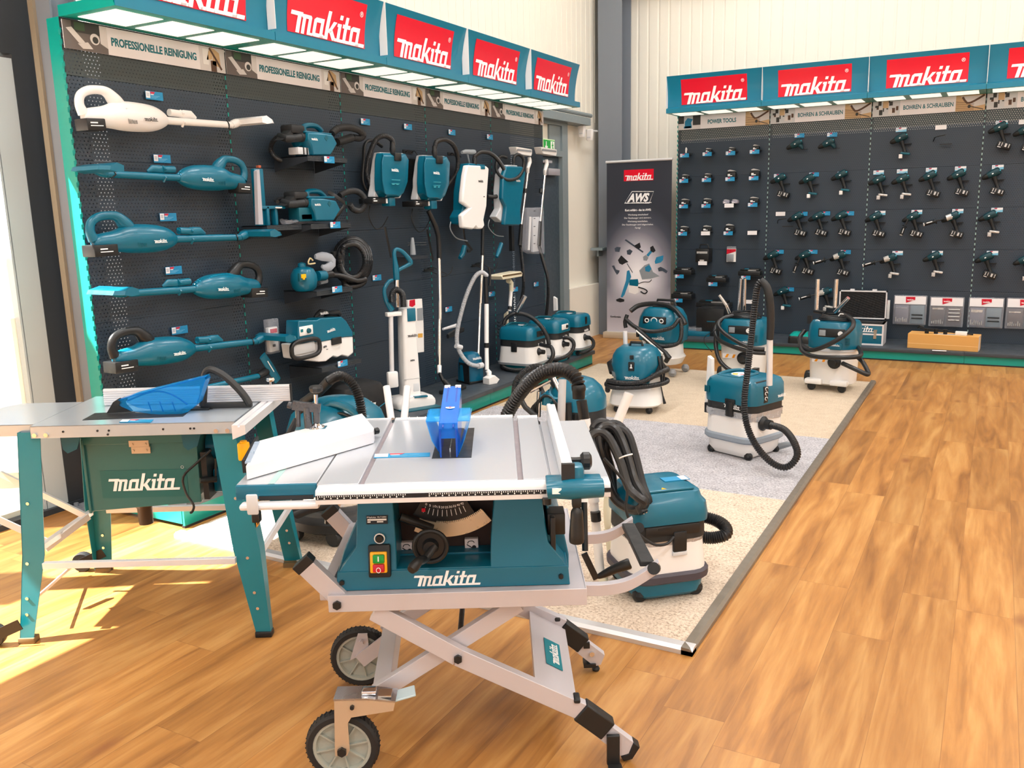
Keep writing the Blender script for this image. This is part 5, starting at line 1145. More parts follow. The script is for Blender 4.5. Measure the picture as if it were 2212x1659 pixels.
b = MB(); b.prism([(K(x, y).x, K(x, y).z) for x, y in ((455, 800), (498, 796), (498, 835), (455, 838))], -.122, -.12); b.build('yellow_label', mat('label_amber', '#d9a54a', .5), cd_)
# upright vacuum
t = thing('upright_vacuum', 'tall white upright vacuum with teal loop handle standing on the deck', 'vacuum cleaner', (-3.62, 5.02, .14), 62)
K = lambda x, y, o=0.: LP(t, 800 + x*.226, 540 + y*.226, o)
b = MB(); p = [K(x, y, -.06) for x, y in ((300, 1320), (470, 1300), (450, 560), (400, 545), (275, 570))]
zb, zt = 0.06, K(350, 560, -.06).z; xl, xr = K(300, 900, -.06).x, K(460, 900, -.06).x
b.loft([[(a, q, z) for a, q in rrect(w_, .11, .02, 3, (xl+xr)/2, -.02)] for z, w_ in ((zb, xr-xl), (zb+.16, xr-xl-.005), (zt-.06, xr-xl-.03), (zt, xr-xl-.05))]); bd = b.build('body', WHITE, t)
b = MB(); cx = (xl+xr)/2; b.box(cx-.02, cx+.045, -.082, -.07, zt-.09, zt+.002, .005); b.build('latch', TEAL, bd)
logo(bd, K(352, 835, -.078).x, -.0785, K(352, 835, -.078).z, .085, 'k'); text(bd, 'HEPA', K(382, 1065, -.078).x, -.0785, K(382, 1065, -.078).z, .035, .012, INK, sh=.2, bold=.02)
b = MB(); b.box(cx+.0, cx+.05, -.078, -.06, .11, .17, .006); b.build('grip_recess', LGREY, bd); b = MB(); b.box(xl, xr, -.0765, -.07, .205, .2065); b.build('seam', MGREY, bd)
b = MB(); b.loft([[(a, q, z) for a, q in rrect(w_, d_, .03, 3, cx+.005, -.06-(.24-d_)/2+.05)] for z, w_, d_ in ((.005, .30, .25), (.03, .31, .26), (.05, .30, .25), (.075, .26, .20), (.085, .2, .16))]); hd = b.build('floor_head', WHITE, t)
b = MB(); b.box(cx-.145, cx+.155, -.205, .05, 0.0, .008, .003); b.build('bumper', TEALD, hd); b = MB(); b.beam((cx-.02, -.12, .083), (cx+.08, -.13, .080), .03, .01); b.build('pedal', TEAL, hd)
# tube on its left, handle pole and loop
b = MB(); b.cyl(K(205, 1190, -.05), K(195, 620, -.05), .017, n=12); b.build('side_tube', ALUW, t)
b = MB(); p = K(215, 1240, -.055); b.box(p.x-.045, p.x+.035, -.08, -.04, p.z-.055, p.z+.06, .012); p = K(212, 612, -.05); b.box(p.x-.05, p.x+.06, -.075, -.03, p.z-.015, p.z+.015, .005); b.build('tube_holder', WHITE, t)
b = MB(); b.tube([K(205, 575, -.04), K(165, 510, -.04), K(140, 450, -.04), K(135, 370, -.04), K(180, 300, -.04), K(215, 288, -.04)], [.022, .018, .014, .013, .014, .010], 10, 2); b.build('nozzle', TEAL, t)
b = MB(); b.cyl(K(255, 545, 0), K(250, 280, 0), .019, n=14); b.build('pole', CHROME, t)
b = MB(); b.tube([K(x, y, 0) for x, y in ((250, 285), (245, 190), (235, 100), (228, 30), (245, -5), (290, 5), (340, 50), (385, 115), (365, 140), (290, 180), (255, 205))], [.022, .022, .016, .014, .014, .014, .016, .018, .015, .013, .013], 10, 3); b.build('loop_handle', TEAL, t)
b = MB(); b.tube([K(x, y, -.07) for x, y in ((205, 500), (205, 430), (235, 385), (280, 390), (310, 440), (318, 545))], .021, 12, 4, rib=(.008, .0015)); b.build('hose', HOSE, t)
# backpack vacuums
def backpack(px, py, lab, kind):
    t = on_wall('backpack_vacuum', lab, 'vacuum cleaner', px, py, .2, 'backpack vacuums on the left wall')
    return t
K7 = lambda t: (lambda x, y, o=.2: LP(t, 760 + x*.217, 260 + y*.217, -o))
for i, (dx, dy, sc_, lab) in enumerate(((0, 0, 1.0, 'teal and white backpack vacuum, leftmost on the left wall'), (425, 28, .96, 'teal and white backpack vacuum with curved hose, second from the left'))):
    t = backpack(820 + dx*.217, 385 + dy*.217, lab, 0); K = K7(t)
    G = lambda x, y, o=.2, dx=dx, dy=dy, K=K: K(x+dx-(x-200)*(1-sc_), y+dy-(y-320)*(1-sc_)*.5 if 0 else y+dy, o)
    q = [G(*p_, .25) for p_ in ((315, 350), (500, 360), (530, 410), (520, 600), (485, 700), (440, 745), (350, 742), (330, 735), (305, 600), (300, 410))]; q2 = [G(*p_, .19) for p_ in ((275, 325), (505, 335), (540, 395), (530, 610), (490, 720), (440, 768), (300, 765), (262, 700), (256, 600), (260, 395))]
    b = MB(); b.loft([[(v.x, -.16, v.z) for v in q2], [(v.x, -.215, v.z) for v in q2], [(v.x, -.25, v.z) for v in q]]); bd = b.build('front_shell', TEAL, t, bevel=.006)
    b = MB(); q3 = [G(*p_, .12) for p_ in ((240, 320), (470, 330), (500, 395), (490, 610), (460, 720), (440, 775), (178, 765), (180, 735), (200, 640), (200, 560), (222, 395))]
    b.loft([[(v.x, -.10, v.z) for v in q3], [(v.x, -.16, v.z) for v in q3]]); b.build('back_shell', LGREY, t, bevel=.006)
    b = MB(); v0, v1 = G(435, 400, .262), G(495, 355, .262); b.box(v0.x, v1.x, -.264, -.22, v0.z, v1.z+.02, .006); b.build('latch', BLACK, bd)
    v0 = G(390, 505, .262); logo(bd, v0.x, -.2625, v0.z, .092, rot=(0, 2, 0))
    b = MB(); b.box(v0.x+.005, v0.x+.10, -.264, -.26, v0.z-.06, v0.z-.056); b.box(v0.x, v0.x+.09, -.264, -.26, v0.z-.085, v0.z-.081); v1 = G(400, 640, .262); b.box(v1.x, v1.x+.03, -.2635, -.26, v1.z, v1.z+.008); b.box(v1.x+.05, v1.x+.075, -.2635, -.26, v1.z, v1.z+.008); b.build('rib_print', mat('pale_teal', '#3f9fae', .5), bd)
    b = MB(); v0, v1 = G(355, 855, .2), G(410, 770, .2); b.box(v0.x, v1.x, -.22, -.15, v0.z, v1.z, .006); b.build('lower_clip', TEAL, t)
    b = MB(); v0, v1 = G(185, 830, .18), G(345, 775, .18); b.box(v0.x, v1.x, -.20, -.08, v0.z, v1.z, .006); bt = b.build('battery', BLACK, t)
    b = MB(); b.box(v0.x+.01, v0.x+.03, -.2015, -.2, v0.z+.03, v0.z+.036); b.box(v0.x+.01, v0.x+.05, -.2015, -.2, v0.z+.015, v0.z+.022); b.box(v1.x-.035, v1.x-.008, -.204, -.199, v1.z-.035, v1.z-.003); b.build('print', WHITEP, bt)
    b = MB(); b.lathe([(.018, 0), (.022, .03), (.018, .045), (.016, .075)], 16, (G(408, 330, .2).x, -.2, G(408, 330, .2).z)); b.build('hose_socket', BLACK, t)
    b = MB()
    hp = ((410, 250, .2), (395, 190, .2), (330, 155, .19), (260, 175, .16), (210, 250, .13), (165, 380, .1), (150, 520, .09), (180, 640, .09), (190, 760, .1)) if i == 0 else ((410, 250, .2), (430, 185, .2), (520, 165, .19), (610, 230, .17), (650, 360, .14), (630, 500, .11), (540, 620, .09), (480, 680, .08))
    b.tube([G(*h) for h in hp], .0175, 12, 4, rib=(.006, .0008)); b.build('hose', HOSE, t)
    b = MB()
    if i == 0:
        b.tube([G(*h) for h in ((300, 260, .1), (200, 200, .08), (130, 240, .07), (115, 400, .06), (105, 600, .06), (150, 700, .07), (190, 640, .08))], .013, 8, 4, flat=((1, 0, 0), .6)); b.build('shoulder_strap', BLACK, t)
    else: b.box(G(210, 350, .1).x, G(230, 350, .1).x+.03, -.06, -.02, G(210, 560, .1).z, G(210, 350, .1).z); b.build('shoulder_strap', BLACK, t)
    b = MB(); b.tube([G(*h) for h in ((180, 850, .12), (170, 960, .12), (230, 1075, .12), (300, 1060, .12), (360, 960, .12))], .004, 6, 4); b.tube([G(*h) for h in ((330, 1060, .08), (350, 1160, .08), (390, 1360, .06))], .014, 6, 2, flat=((0, 1, 0), .3)); b.build('hanging_strap', BLACK, t)
# 3: white with teal back
t = backpack(1015, 430, 'white backpack vacuum with teal back and ribbed hose, third from the left', 0); K = K7(t)
ps = [(1150, 445), (1340, 455), (1368, 480), (1350, 720), (1345, 850), (1315, 990), (1325, 1040), (1300, 1082), (1250, 1080), (1235, 1060), (1210, 1085), (1110, 1070), (1100, 940), (1180, 870), (1105, 820), (1110, 720), (1130, 540)]
q = [K(*p_, .26) for p_ in ps]; b = MB(); b.prism([(v.x, v.z) for v in q], -.26, -.215); bd = b.build('front_shell', WHITE, t, bevel=.012)
q = [K(*p_, .14) for p_ in ((1090, 430), (1250, 445), (1270, 700), (1240, 1000), (1180, 1070), (1000, 1030), (990, 960), (1025, 890), (1030, 700), (1055, 560))]; b = MB(); b.prism([(v.x, v.z) for v in q], -.215, -.12); b.build('back_shell', TEAL, t, bevel=.008)
v0 = K(1255, 615, .26); logo(bd, v0.x, -.2615, v0.z, .085, 'k'); v0 = K(1310, 765, .26); text(bd, 'HEPA', v0.x, -.2612, v0.z, .022, .008, INK, sh=.2)
b = MB(); v0, v1 = K(1285, 485, .262), K(1325, 455, .262); b.box(v0.x, v1.x, -.264, -.24, v0.z, v1.z, .003); b.build('latch', TEAL, bd)
b = MB(); b.tube([K(*h) for h in ((1222, 430, .2), (1225, 360, .2), (1290, 315, .2), (1380, 330, .2), (1460, 400, .2), (1530, 520, .2), (1545, 620, .19), (1500, 720, .17), (1430, 760, .14), (1350, 755, .12))], .0155, 12, 4, rib=(.011, .0022)); b.build('hose', HOSE, t)
b = MB(); b.cyl(K(1222, 440, .2), K(1224, 375, .2), .02, n=14); b.build('hose_socket', BLACK, t)
b = MB(); b.tube([K(1095, 320, .18), K(1130, 312, .18), K(1215, 320, .18)], [.012, .018, .024], 12); b.tube([K(1150, 335, .18), K(1170, 430, .16)], .008, 8); b.build('brush_nozzle', MGREY, t)
b = MB(); b.tube([K(*h) for h in ((985, 1010, .14), (980, 1080, .14), (1040, 1170, .14), (1150, 1200, .14))], .005, 6, 4); b.build('cable', MGREY, t)
b = MB(); b.tube([K(*h) for h in ((1115, 1080, .12), (1130, 1200, .12), (1200, 1290, .12), (1150, 1300, .12))], .014, 6, 2, flat=((0, 1, 0), .3)); b.build('hanging_strap', BLACK, t)
b = MB(); b.tube([K(1120, 1250, .14), K(1100, 1330, .14), K(1075, 1370, .14)], [.02, .022, .016], 10); b.build('hand_control', TEAL, t)
# 4
t = backpack(1100, 420, 'teal backpack vacuum partly behind the chrome wand, rightmost', 0); K = K7(t)
ps = [(1540, 455), (1700, 460), (1730, 520), (1700, 760), (1680, 900), (1690, 1020), (1670, 1045), (1520, 1040), (1530, 960), (1540, 860), (1500, 780), (1510, 560)]
q = [K(*p_, .22) for p_ in ps]; b = MB(); b.prism([(v.x, v.z) for v in q], -.22, -.18); bd = b.build('front_shell', TEAL, t, bevel=.01)
q = [K(*p_, .13) for p_ in ((1500, 445), (1600, 450), (1620, 700), (1560, 1020), (1440, 1010), (1385, 960), (1430, 880), (1425, 700), (1440, 540))]; b = MB(); b.prism([(v.x, v.z) for v in q], -.18, -.11); b.build('back_shell', LGREY, t, bevel=.008)
v0 = K(1632, 610, .22); logo(bd, v0.x, -.2215, v0.z, .085)
b = MB(); b.tube([K(*h) for h in ((1610, 440, .2), (1615, 370, .2), (1660, 340, .2), (1710, 390, .2), (1700, 500, .22), (1640, 575, .23), (1540, 590, .22), (1450, 520, .18), (1440, 420, .12), (1480, 360, .1), (1540, 370, .1))], .0135, 12, 4, rib=(.006, .0008)); b.build('hose', HOSE, t)
b = MB(); b.tube([K(*h) for h in ((1370, 990, .12), (1360, 1060, .12), (1430, 1140, .12), (1510, 1155, .12))], .004, 6, 4); b.build('cable', MGREY, t)
b = MB(); b.tube([K(1490, 1225, .14), K(1460, 1310, .14), K(1440, 1360, .14)], [.018, .02, .014], 10); b.build('hand_control', TEAL, t)
b = MB(); b.box(K(1590, 1060, .1).x, K(1615, 1060, .1).x, -.10, -.07, K(1600, 1300, .1).z, K(1600, 1050, .1).z); b.build('hanging_strap', BLACK, t)
# long wands and floor heads hanging / leaning
def wand(name, label, cat, pieces, loc=None):
    t = on_wall(name, label, cat, *pieces[0][2][0][:2], off=.1, group='suction tubes on the left wall')
    for nm, m, pts, r, *rb in pieces:
        b = MB(); b.tube([LP(t, p_[0], p_[1], -p_[2]) for p_ in pts], r, 12, rb[1] if len(rb) > 1 else 2, rib=rb[0] if rb else None); b.build(nm, m, t)
    return t
t = wand('suction_tube', 'long chrome suction tube below the second backpack vacuum ending in a black floor head', 'suction tube', [('grip', BLACK, [(925, 455, .12), (936, 478, .14), (947, 510, .15), (949, 560, .15)], [.018, .019, .019, .02]),
    ('tube', CHROME, [(948, 558, .15), (950, 650, .17), (950, 690, .18), (949, 700, .18)], [.0165, .0165, .0165, .015]), ('lower_tube', CHROME, [(949, 690, .18), (949, 790, .22)], .0145), ('elbow', WHITE, [(949, 790, .22), (949, 806, .24)], [.018, .016]), ('joint', BLACK, [(950, 806, .24), (957, 822, .27)], .014)])
b = MB(); c = LP(t, 968, 828, -.28); zf = .14 - t.location.z; b.box(c.x-.12, c.x+.14, -.36, -.27, zf, zf+.03, .008); b.tube([LP(t, 957, 820, -.27), (c.x-.02, -.31, zf+.03)], [.016, .03], 10); fh = b.build('floor_head', BLACK, t)
b = MB(); b.box(c.x+.04, c.x+.07, -.35, -.33, zf+.03, zf+.031); b.build('head_label', WHITEP, fh)
t = wand('suction_tube', 'chrome suction tube behind the grey hose of the small teal vacuum', 'suction tube', [('grip', BLACK, [(1043, 490, .12), (1042, 552, .13)], [.014, .016]), ('tube', CHROME, [(1042, 552, .13), (1037, 670, .15)], .0145), ('lower_tube', CHROME, [(1037, 655, .15), (1033, 770, .2)], .0125)])
for (x0, y0, x1, y1, lab, mm_) in ((1141, 345, 1126, 520, 'white floor head with chrome tube hanging upside down, left one', 0), (1178, 350, 1167, 500, 'white floor head with chrome tube hanging upside down by the exit door', 1)):
    hx = 1125 if not mm_ else 1179
    t = wand('suction_tube', lab, 'suction tube', [('tube', CHROME, [(x0-1, y0+25, .16), (x1, 485 if not mm_ else 478, .16)], .0135), ('elbow', WHITE, [(x0+2, y0-5, .17), (x0+3, y0+5, .17), (x0-1, y0+18, .17), (x0-1, y0+28, .16)], [.016, .02, .017, .015]),
        ('grip', BLACK, [(x1, 485 if not mm_ else 478, .16), (x1-3, 530 if not mm_ else 530, .16)], [.016, .02]), ('collar', BLACK, [(x0-6-3*mm_, 408, .16), (x0-7-3*mm_, 417, .16)], .018)])
    b = MB(); v0, v1 = LP(t, hx-14, 325, -.17), LP(t, hx+15, 330, -.17); b.prism([(v0.x-.02, v0.z+.03), (v1.x+.03, v1.z+.03), (v1.x+.03, v1.z-.0), (v1.x+.01, v1.z-.03), (v0.x+.02, v0.z-.03)], -.20, -.12); b.build('floor_head', WHITE, t, bevel=.006)
    b = MB(); b.box(v0.x, v1.x+.01, -.203, -.198, v0.z-.005, v0.z+.012); b.build('head_slot', MGREY, t)
    b = MB(); hpts = [(1124, 528, .16), (1128, 570, .16), (1131, 620, .16), (1122, 665, .18), (1117, 680, .2)] if not mm_ else [(1164, 530, .16), (1172, 560, .15), (1183, 600, .15), (1184, 640, .15), (1180, 680, .17)]
    b.tube([LP(t, p_[0], p_[1], -p_[2]) for p_ in hpts], .0145, 12, 4, rib=(.008, .002)); b.build('hose', HOSE, t)
t = wand('suction_tube', 'cream upturned floor head on a white tube with black collar', 'suction tube', [('tube', WHITE, [(1104, 625, .2), (1101, 672, .2)], .016), ('collar', BLACK, [(1102, 662, .2), (1101, 669, .2)], .02), ('elbow', CREAM, [(1098, 606, .2), (1104, 612, .2), (1104, 630, .2)], [.024, .022, .018])])
b = MB(); v0, v1 = LP(t, 1070, 597, -.2), LP(t, 1116, 592, -.2); b.prism([(v0.x, v0.z+.0), (v0.x+.03, v0.z-.03), (v1.x-.01, v1.z-.02), (v1.x, v1.z+.01), (v1.x-.03, v1.z+.028), (v0.x+.01, v0.z+.012)], -.26, -.14); b.build('floor_head', CREAM, t, bevel=.004)
b = MB(); b.box(v0.x+.02, v1.x-.02, -.262, -.255, v0.z-.006, v0.z+.008); b.build('brush_strip', mat('brush_brown', '#5b4a32', .6), t)
# canister with grey hose
t = thing('canister_vacuum', 'small dark teal vacuum with long light grey hose on the deck', 'vacuum cleaner', (-3.68, 5.93, .14), 70)
K = lambda x, y, o=0.: LP(t, 900 + x*.18987, 560 + y*.18987, o)
b = MB(); b.body([(0, .16, .16, .06), (.02, .19, .19, .07), (.14, .19, .19, .08), (.19, .18, .18, .08), (.235, .13, .13, .06), (.245, .08, .08, .03)]); bd = b.build('body', mat('deep_teal', '#005f80', .35), t); logo(bd, -.055, -.0965, .195, .10)
b = MB(); b.box(-.085, .085, -.1, .09, 0, .02, .005); b.box(-.094, -.088, -.097, .03, .01, .17); b.build('base', BLACK, bd)
b = MB(); b.tube([K(x, y, o) for x, y, o in ((800, 190, -.05), (745, 150, -.06), (680, 180, -.06), (620, 280, -.06), (560, 430, -.06), (510, 600, -.06), (465, 800, -.06), (460, 960, -.07), (510, 1090, -.09), (600, 1190, -.12), (700, 1215, -.13))], .0165, 12, 5, rib=(.009, .0022)); b.build('hose', GHOSE, t)
b = MB(); b.cyl(K(700, 1215, -.13), K(745, 1205, -.12), .024, n=14); b.tube([K(445, 985, -.08), K(470, 995, -.08), K(510, 1005, -.08)], .02, 10); b.build('hose_collar', LGREY, t)
b = MB(); b.cyl(K(795, 510, -.06), K(795, 960, -.10), .0185, n=14); b.cyl(K(795, 1000, -.10), K(800, 1260, -.14), .017, n=14); b.build('wand', WHITE, t)
b = MB(); b.cyl(K(795, 950, -.10), K(795, 1005, -.10), .021, n=14); b.cyl(K(785, 200, -.05), K(795, 512, -.06), .017, n=14); b.tube([K(820, 90, -.03), K(835, 180, -.04), K(830, 300, -.05)], .010, 8, 2); b.build('wand_grip', BLACK, t)
b = MB(); b.tube([K(800, 1260, -.14), K(825, 1290, -.15), K(825, 1330, -.16)], [.018, .022, .02], 12); p = K(835, 1375, -.17); b.prism([(p.x-.05, .0), (p.x+.03, .0), (p.x+.06, .03), (p.x+.01, .07), (p.x-.05, .05)], -.22, -.14); b.build('wand_nozzle', WHITE, t, bevel=.004)
# three box vacuums on the deck by the exit
def box_vac(loc, rz, label, dark, s_=1.0, group='box vacuums on the deck', hose=None, face='panel', z0=0.0):
    t = thing('wet_dry_vacuum', label, 'vacuum cleaner', loc, rz, group)
    b = MB(); b.body([(.0+z0, .30*s_, .26*s_, .05), (.055+z0, .33*s_, .29*s_, .06)]); b.build('base', TEALM, t)
    b = MB(); b.body([(.055+z0, .38*s_, .34*s_, .08), (.075+z0, .385*s_, .345*s_, .08)]); b.build('bumper', MGREY if dark != 1 else LGREY, t)
    b = MB(); b.body([(.075+z0, .365*s_, .325*s_, .075), (.215+z0, .34*s_, .30*s_, .075)]); b.build('tank', WHITE, t)
    b = MB(); b.body([(.215+z0, .345*s_, .305*s_, .075), (.285+z0, .335*s_, .30*s_, .07)]); b.build('collar', BLACKS, t)
    b = MB(); b.body([(.272+z0, .348*s_, .312*s_, .06), (.30+z0, .35*s_, .312*s_, .06), (.355+z0, .34*s_, .30*s_, .06), (.375+z0, .31*s_, .27*s_, .05), (.385+z0, .26*s_, .22*s_, .04)]); hd = b.build('head', TEAL, t)
    b = MB(); b.box(-.028, .028, -.162*s_, -.145*s_, .17+z0, .25+z0, .004); b.build('latch', BLACK, t)
    b = MB(); b.tube([(-.11, -.10*s_, .382+z0), (-.11, .0, .398+z0), (.05, .0, .398+z0), (.05, -.1*s_, .382+z0)], .01, 8, 3); b.build('top_handle', TEALD, hd)
    b = MB(); b.lathe([(0, 0), (.04, 0), (.04, .0015), (0, .0015)], 18, (0, 0, .386+z0)); b.build('round_sticker', PAPER, hd)
    if face == 'panel':
        b = MB(); b.box(.173*s_, .179*s_, -.06, .06, .295+z0, .345+z0, .003); cp = b.build('control_panel', BLACK if dark != 1 else WHITE, hd)
        b = MB(); b.lathe([(0, 0), (.014, 0), (.016, -.008), (0, -.008)], 14, (.187*s_, .03, .32+z0), 'x'); b.build('dial', BLACK, cp)
    else:
        b = MB(); b.box(.172*s_, .177*s_, -.02, .02, .29+z0, .36+z0, .003); b.build('control_panel', BLACK, hd)
    lg = logo(hd, .177*s_, -.05, .222+z0, .10, rot=(0, 0, 90)); 
    b = MB(); b.lathe([(.0, .150*s_), (.034, .15*s_), (.034, .175*s_), (.022, .19*s_), (.019, .23*s_), (0, .23*s_)], 18, (0, -.03, .165+z0), 'x'); b.build('hose_socket', BLACK, t)
    for sx in (-1, 1):
        for sy in (-1, 1):
            b = MB(); b.lathe([(0, -.014), (.02, -.014), (.024, 0), (.02, .014), (0, .014)], 14, (sx*.14*s_, sy*.12*s_, .024), 'y'); b.build('castor', BLACK, t)
    return t, hd
t, hd = box_vac((-3.56, 6.62, .14), -2, 'teal and white box vacuum with looped black hose, nearest of the three on the deck', 0)
K = lambda x, y, o=0.: LP(t, 1040 + x*.14467, 640 + y*.14467, o)
b = MB(); b.tube([K(x, y, o) for x, y, o in ((880, 720, -.1), (960, 740, -.12), (1040, 760, -.14), (1070, 860, -.16), (1030, 960, -.18), (960, 1020, -.18))] , .018, 12, 4); b.tube([K(x, y, o) for x, y, o in ((1010, 720, -.12), (980, 600, -.1), (900, 460, -.06), (780, 340, -.0), (640, 270, .02), (480, 265, .02), (370, 330, .02), (330, 420, .02))], .018, 12, 4, rib=(.007, .001)); b.tube([K(x, y, o) for x, y, o in ((290, 980, -.1), (340, 1060, -.16), (460, 1100, -.2), (620, 1100, -.22))], .017, 12, 4, rib=(.007, .001)); b.build('hose', HOSE, t)
b = MB(); p0 = K(270, 250, 0); b.prism([(K(245, 290, .0).x, K(245, 290, .0).z), (K(290, 245, 0).x, K(290, 245, 0).z), (K(300, 650, 0).x, K(300, 650, 0).z), (K(250, 660, 0).x, K(250, 660, 0).z)], .10, .13); b.build('crevice_nozzle', CREAM, t)
b = MB()
for k in range(5): b.tube([K(240, 380+50*k, -.01), K(270, 400+50*k, -.03), K(310, 360+50*k, -.01)], .004, 6, 3)
b.build('power_cable', BLACK, t)
b = MB(); b.cyl(K(530, 225, .0), K(650, 0, .0), .02, n=14); b.build('suction_tube', CHROME, t)
t, hd = box_vac((-3.54, 7.09, .14), -2, 'teal and white box vacuum with white control panel, middle of the three on the deck', 1, .95)
K = lambda x, y, o=0.: LP(t, 1040 + x*.14467, 640 + y*.14467, o)
b = MB(); b.tube([K(x, y, o) for x, y, o in ((1195, 630, -.02), (1290, 620, -.04), (1370, 680, -.06), (1370, 780, -.1), (1290, 880, -.12), (1180, 930, -.14), (1060, 950, -.14))], .017, 12, 4, rib=(.007, .001)); b.build('hose', HOSE, t)
t, hd = box_vac((-3.53, 7.54, .14), -2, 'teal and white box vacuum nearest the exit door', 2, .95, face='slot')
K = lambda x, y, o=0.: LP(t, 1040 + x*.14467, 640 + y*.14467, o)
b = MB(); b.tube([K(x, y, o) for x, y, o in ((1525, 620, -.0), (1600, 610, -.0), (1670, 670, -.0), (1660, 760, -.04), (1560, 830, -.08), (1440, 850, -.1), (1340, 850, -.12))], .016, 12, 4, rib=(.007, .001)); b.build('hose', HOSE, t)
b = MB(); b.prism([(K(1050, 10).x, K(1050, 10).z), (K(1095, 40).x, K(1095, 40).z), (K(1100, 215).x, K(1100, 215).z), (K(1055, 225).x, K(1055, 225).z)], .03, .06); b.build('crevice_nozzle', WHITE, t)
# bag of accessories in plastic
t = on_wall('accessory_bag', 'clear plastic bag of accessories hanging between the two chrome tubes', 'bag', 1150, 500, .12); K = K7(t)
q = [K(*p_, .14) for p_ in ((1725, 870), (1885, 865), (1895, 1330), (1780, 1330), (1700, 1290))]; b = MB(); b.prism([(v.x, v.z) for v in q], -.17, -.10); b.build('clear_bag', CLEAR, t, bevel=.01)
b = MB(); v0, v1 = K(1800, 1310, .14), K(1875, 960, .14); b.box(v0.x, v1.x, -.15, -.12, v0.z, v1.z, .006); b.build('accessory', LGREY, t); b = MB(); b.cyl(K(1760, 1290, .14), K(1775, 960, .14), .012); b.build('accessory_tube', WHITE, t)
b = MB()
for y in (905, 980, 1060, 1150, 1230): v0 = K(1810, y, .17); b.box(v0.x, v0.x+.03, -.1725, -.17, v0.z, v0.z+.006)
b.build('print', INK, t)
# steel prong and hooks
t = on_wall('peg_hook', 'grey clamp piece on a double chrome hook right of the strap', 'hook', 905, 525, .1); K = K7(t)
b = MB(); v0, v1 = K(585, 1340, .12), K(625, 1165, .12); b.tube([((v0.x+v1.x)/2, -.12, v0.z), ((v0.x+v1.x)/2, -.12, (v0.z+v1.z)/2), ((v0.x+v1.x)/2, -.12, v1.z)], [.022, .018, .011], 12); b.build('clamp_piece', MGREY, t)
b = MB(); b.cyl(K(560, 1215, .1), K(740, 1215, .02), .003); b.cyl(K(560, 1242, .1), K(740, 1240, .02), .003); b.build('prongs', CHROME, t)
for px, py, lab in ((935, 585, 'black wire hook holding the long chrome suction tube'), (1036, 575, 'black wire hook behind the second chrome tube'), (890, 330, 'empty black double hook left of the second backpack vacuum'), (985, 335, 'empty black double hook left of the white backpack vacuum')):
    t = on_wall('wire_hook', lab, 'hook', px, py, .03); b = MB(); s_ = 1
    b.tube([(-.10, -.002, 0), (-.10, -.05, .01), (-.05, -.10, -.02), (.0, -.13, -.045), (.05, -.16, -.02), (.06, -.18, .03)] if py > 500 else [(-.05, -.002, 0), (-.05, -.03, .015), (-.05, -.06, -.02)], .0035, 6, 3)
    b.tube([(-.03, -.002, .02), (-.03, -.05, .03), (0.0, -.10, .0), (.05, -.13, -.03)] if py > 500 else [(.03, -.002, 0), (.03, -.03, .015), (.03, -.06, -.02)], .0035, 6, 3); b.box(-.08, .05, -.006, -.001, -.004, .02); b.build('wire', BLACK, t)
t = on_wall('floor_nozzle', 'black floor nozzle with chrome neck hanging low on the pegboard', 'nozzle', 975, 712, .08)
b = MB(); b.tube([LP(t, 957, 711, -.08), LP(t, 985, 703, -.08)], [.010, .016], 10); b.build('neck', ALUW, t); b = MB(); p = LP(t, 980, 722, -.08); b.tube([(p.x-.12, -.1, p.z), (p.x, -.09, p.z+.015), (p.x+.15, -.08, p.z+.02)], [.02, .028, .02], 8, 2, flat=((0, 1, 0), .6)); b.build('head', BLACK, t)
# black case on the deck behind the round canister
t = thing('tool_bag', 'black soft bag with white lettering and teal cord on the deck', 'bag', (-3.66, 4.42, .14), 75)
b = MB(); b.body([(0, .36, .30, .05), (.02, .38, .32, .06), (.20, .37, .31, .06), (.26, .33, .27, .08), (.275, .26, .2, .06)]); bd = b.build('bag_body', mat('black_fabric', '#17181a', .7, bump=.3, nscale=15), t); logo(bd, -.13, -.162, .12, .20)
b = MB(); b.tube([(.02, -.168, .09), (.10, -.17, .125), (.19, -.166, .16)], .004, 6, 2); b.build('teal_cord', TEAL, t)
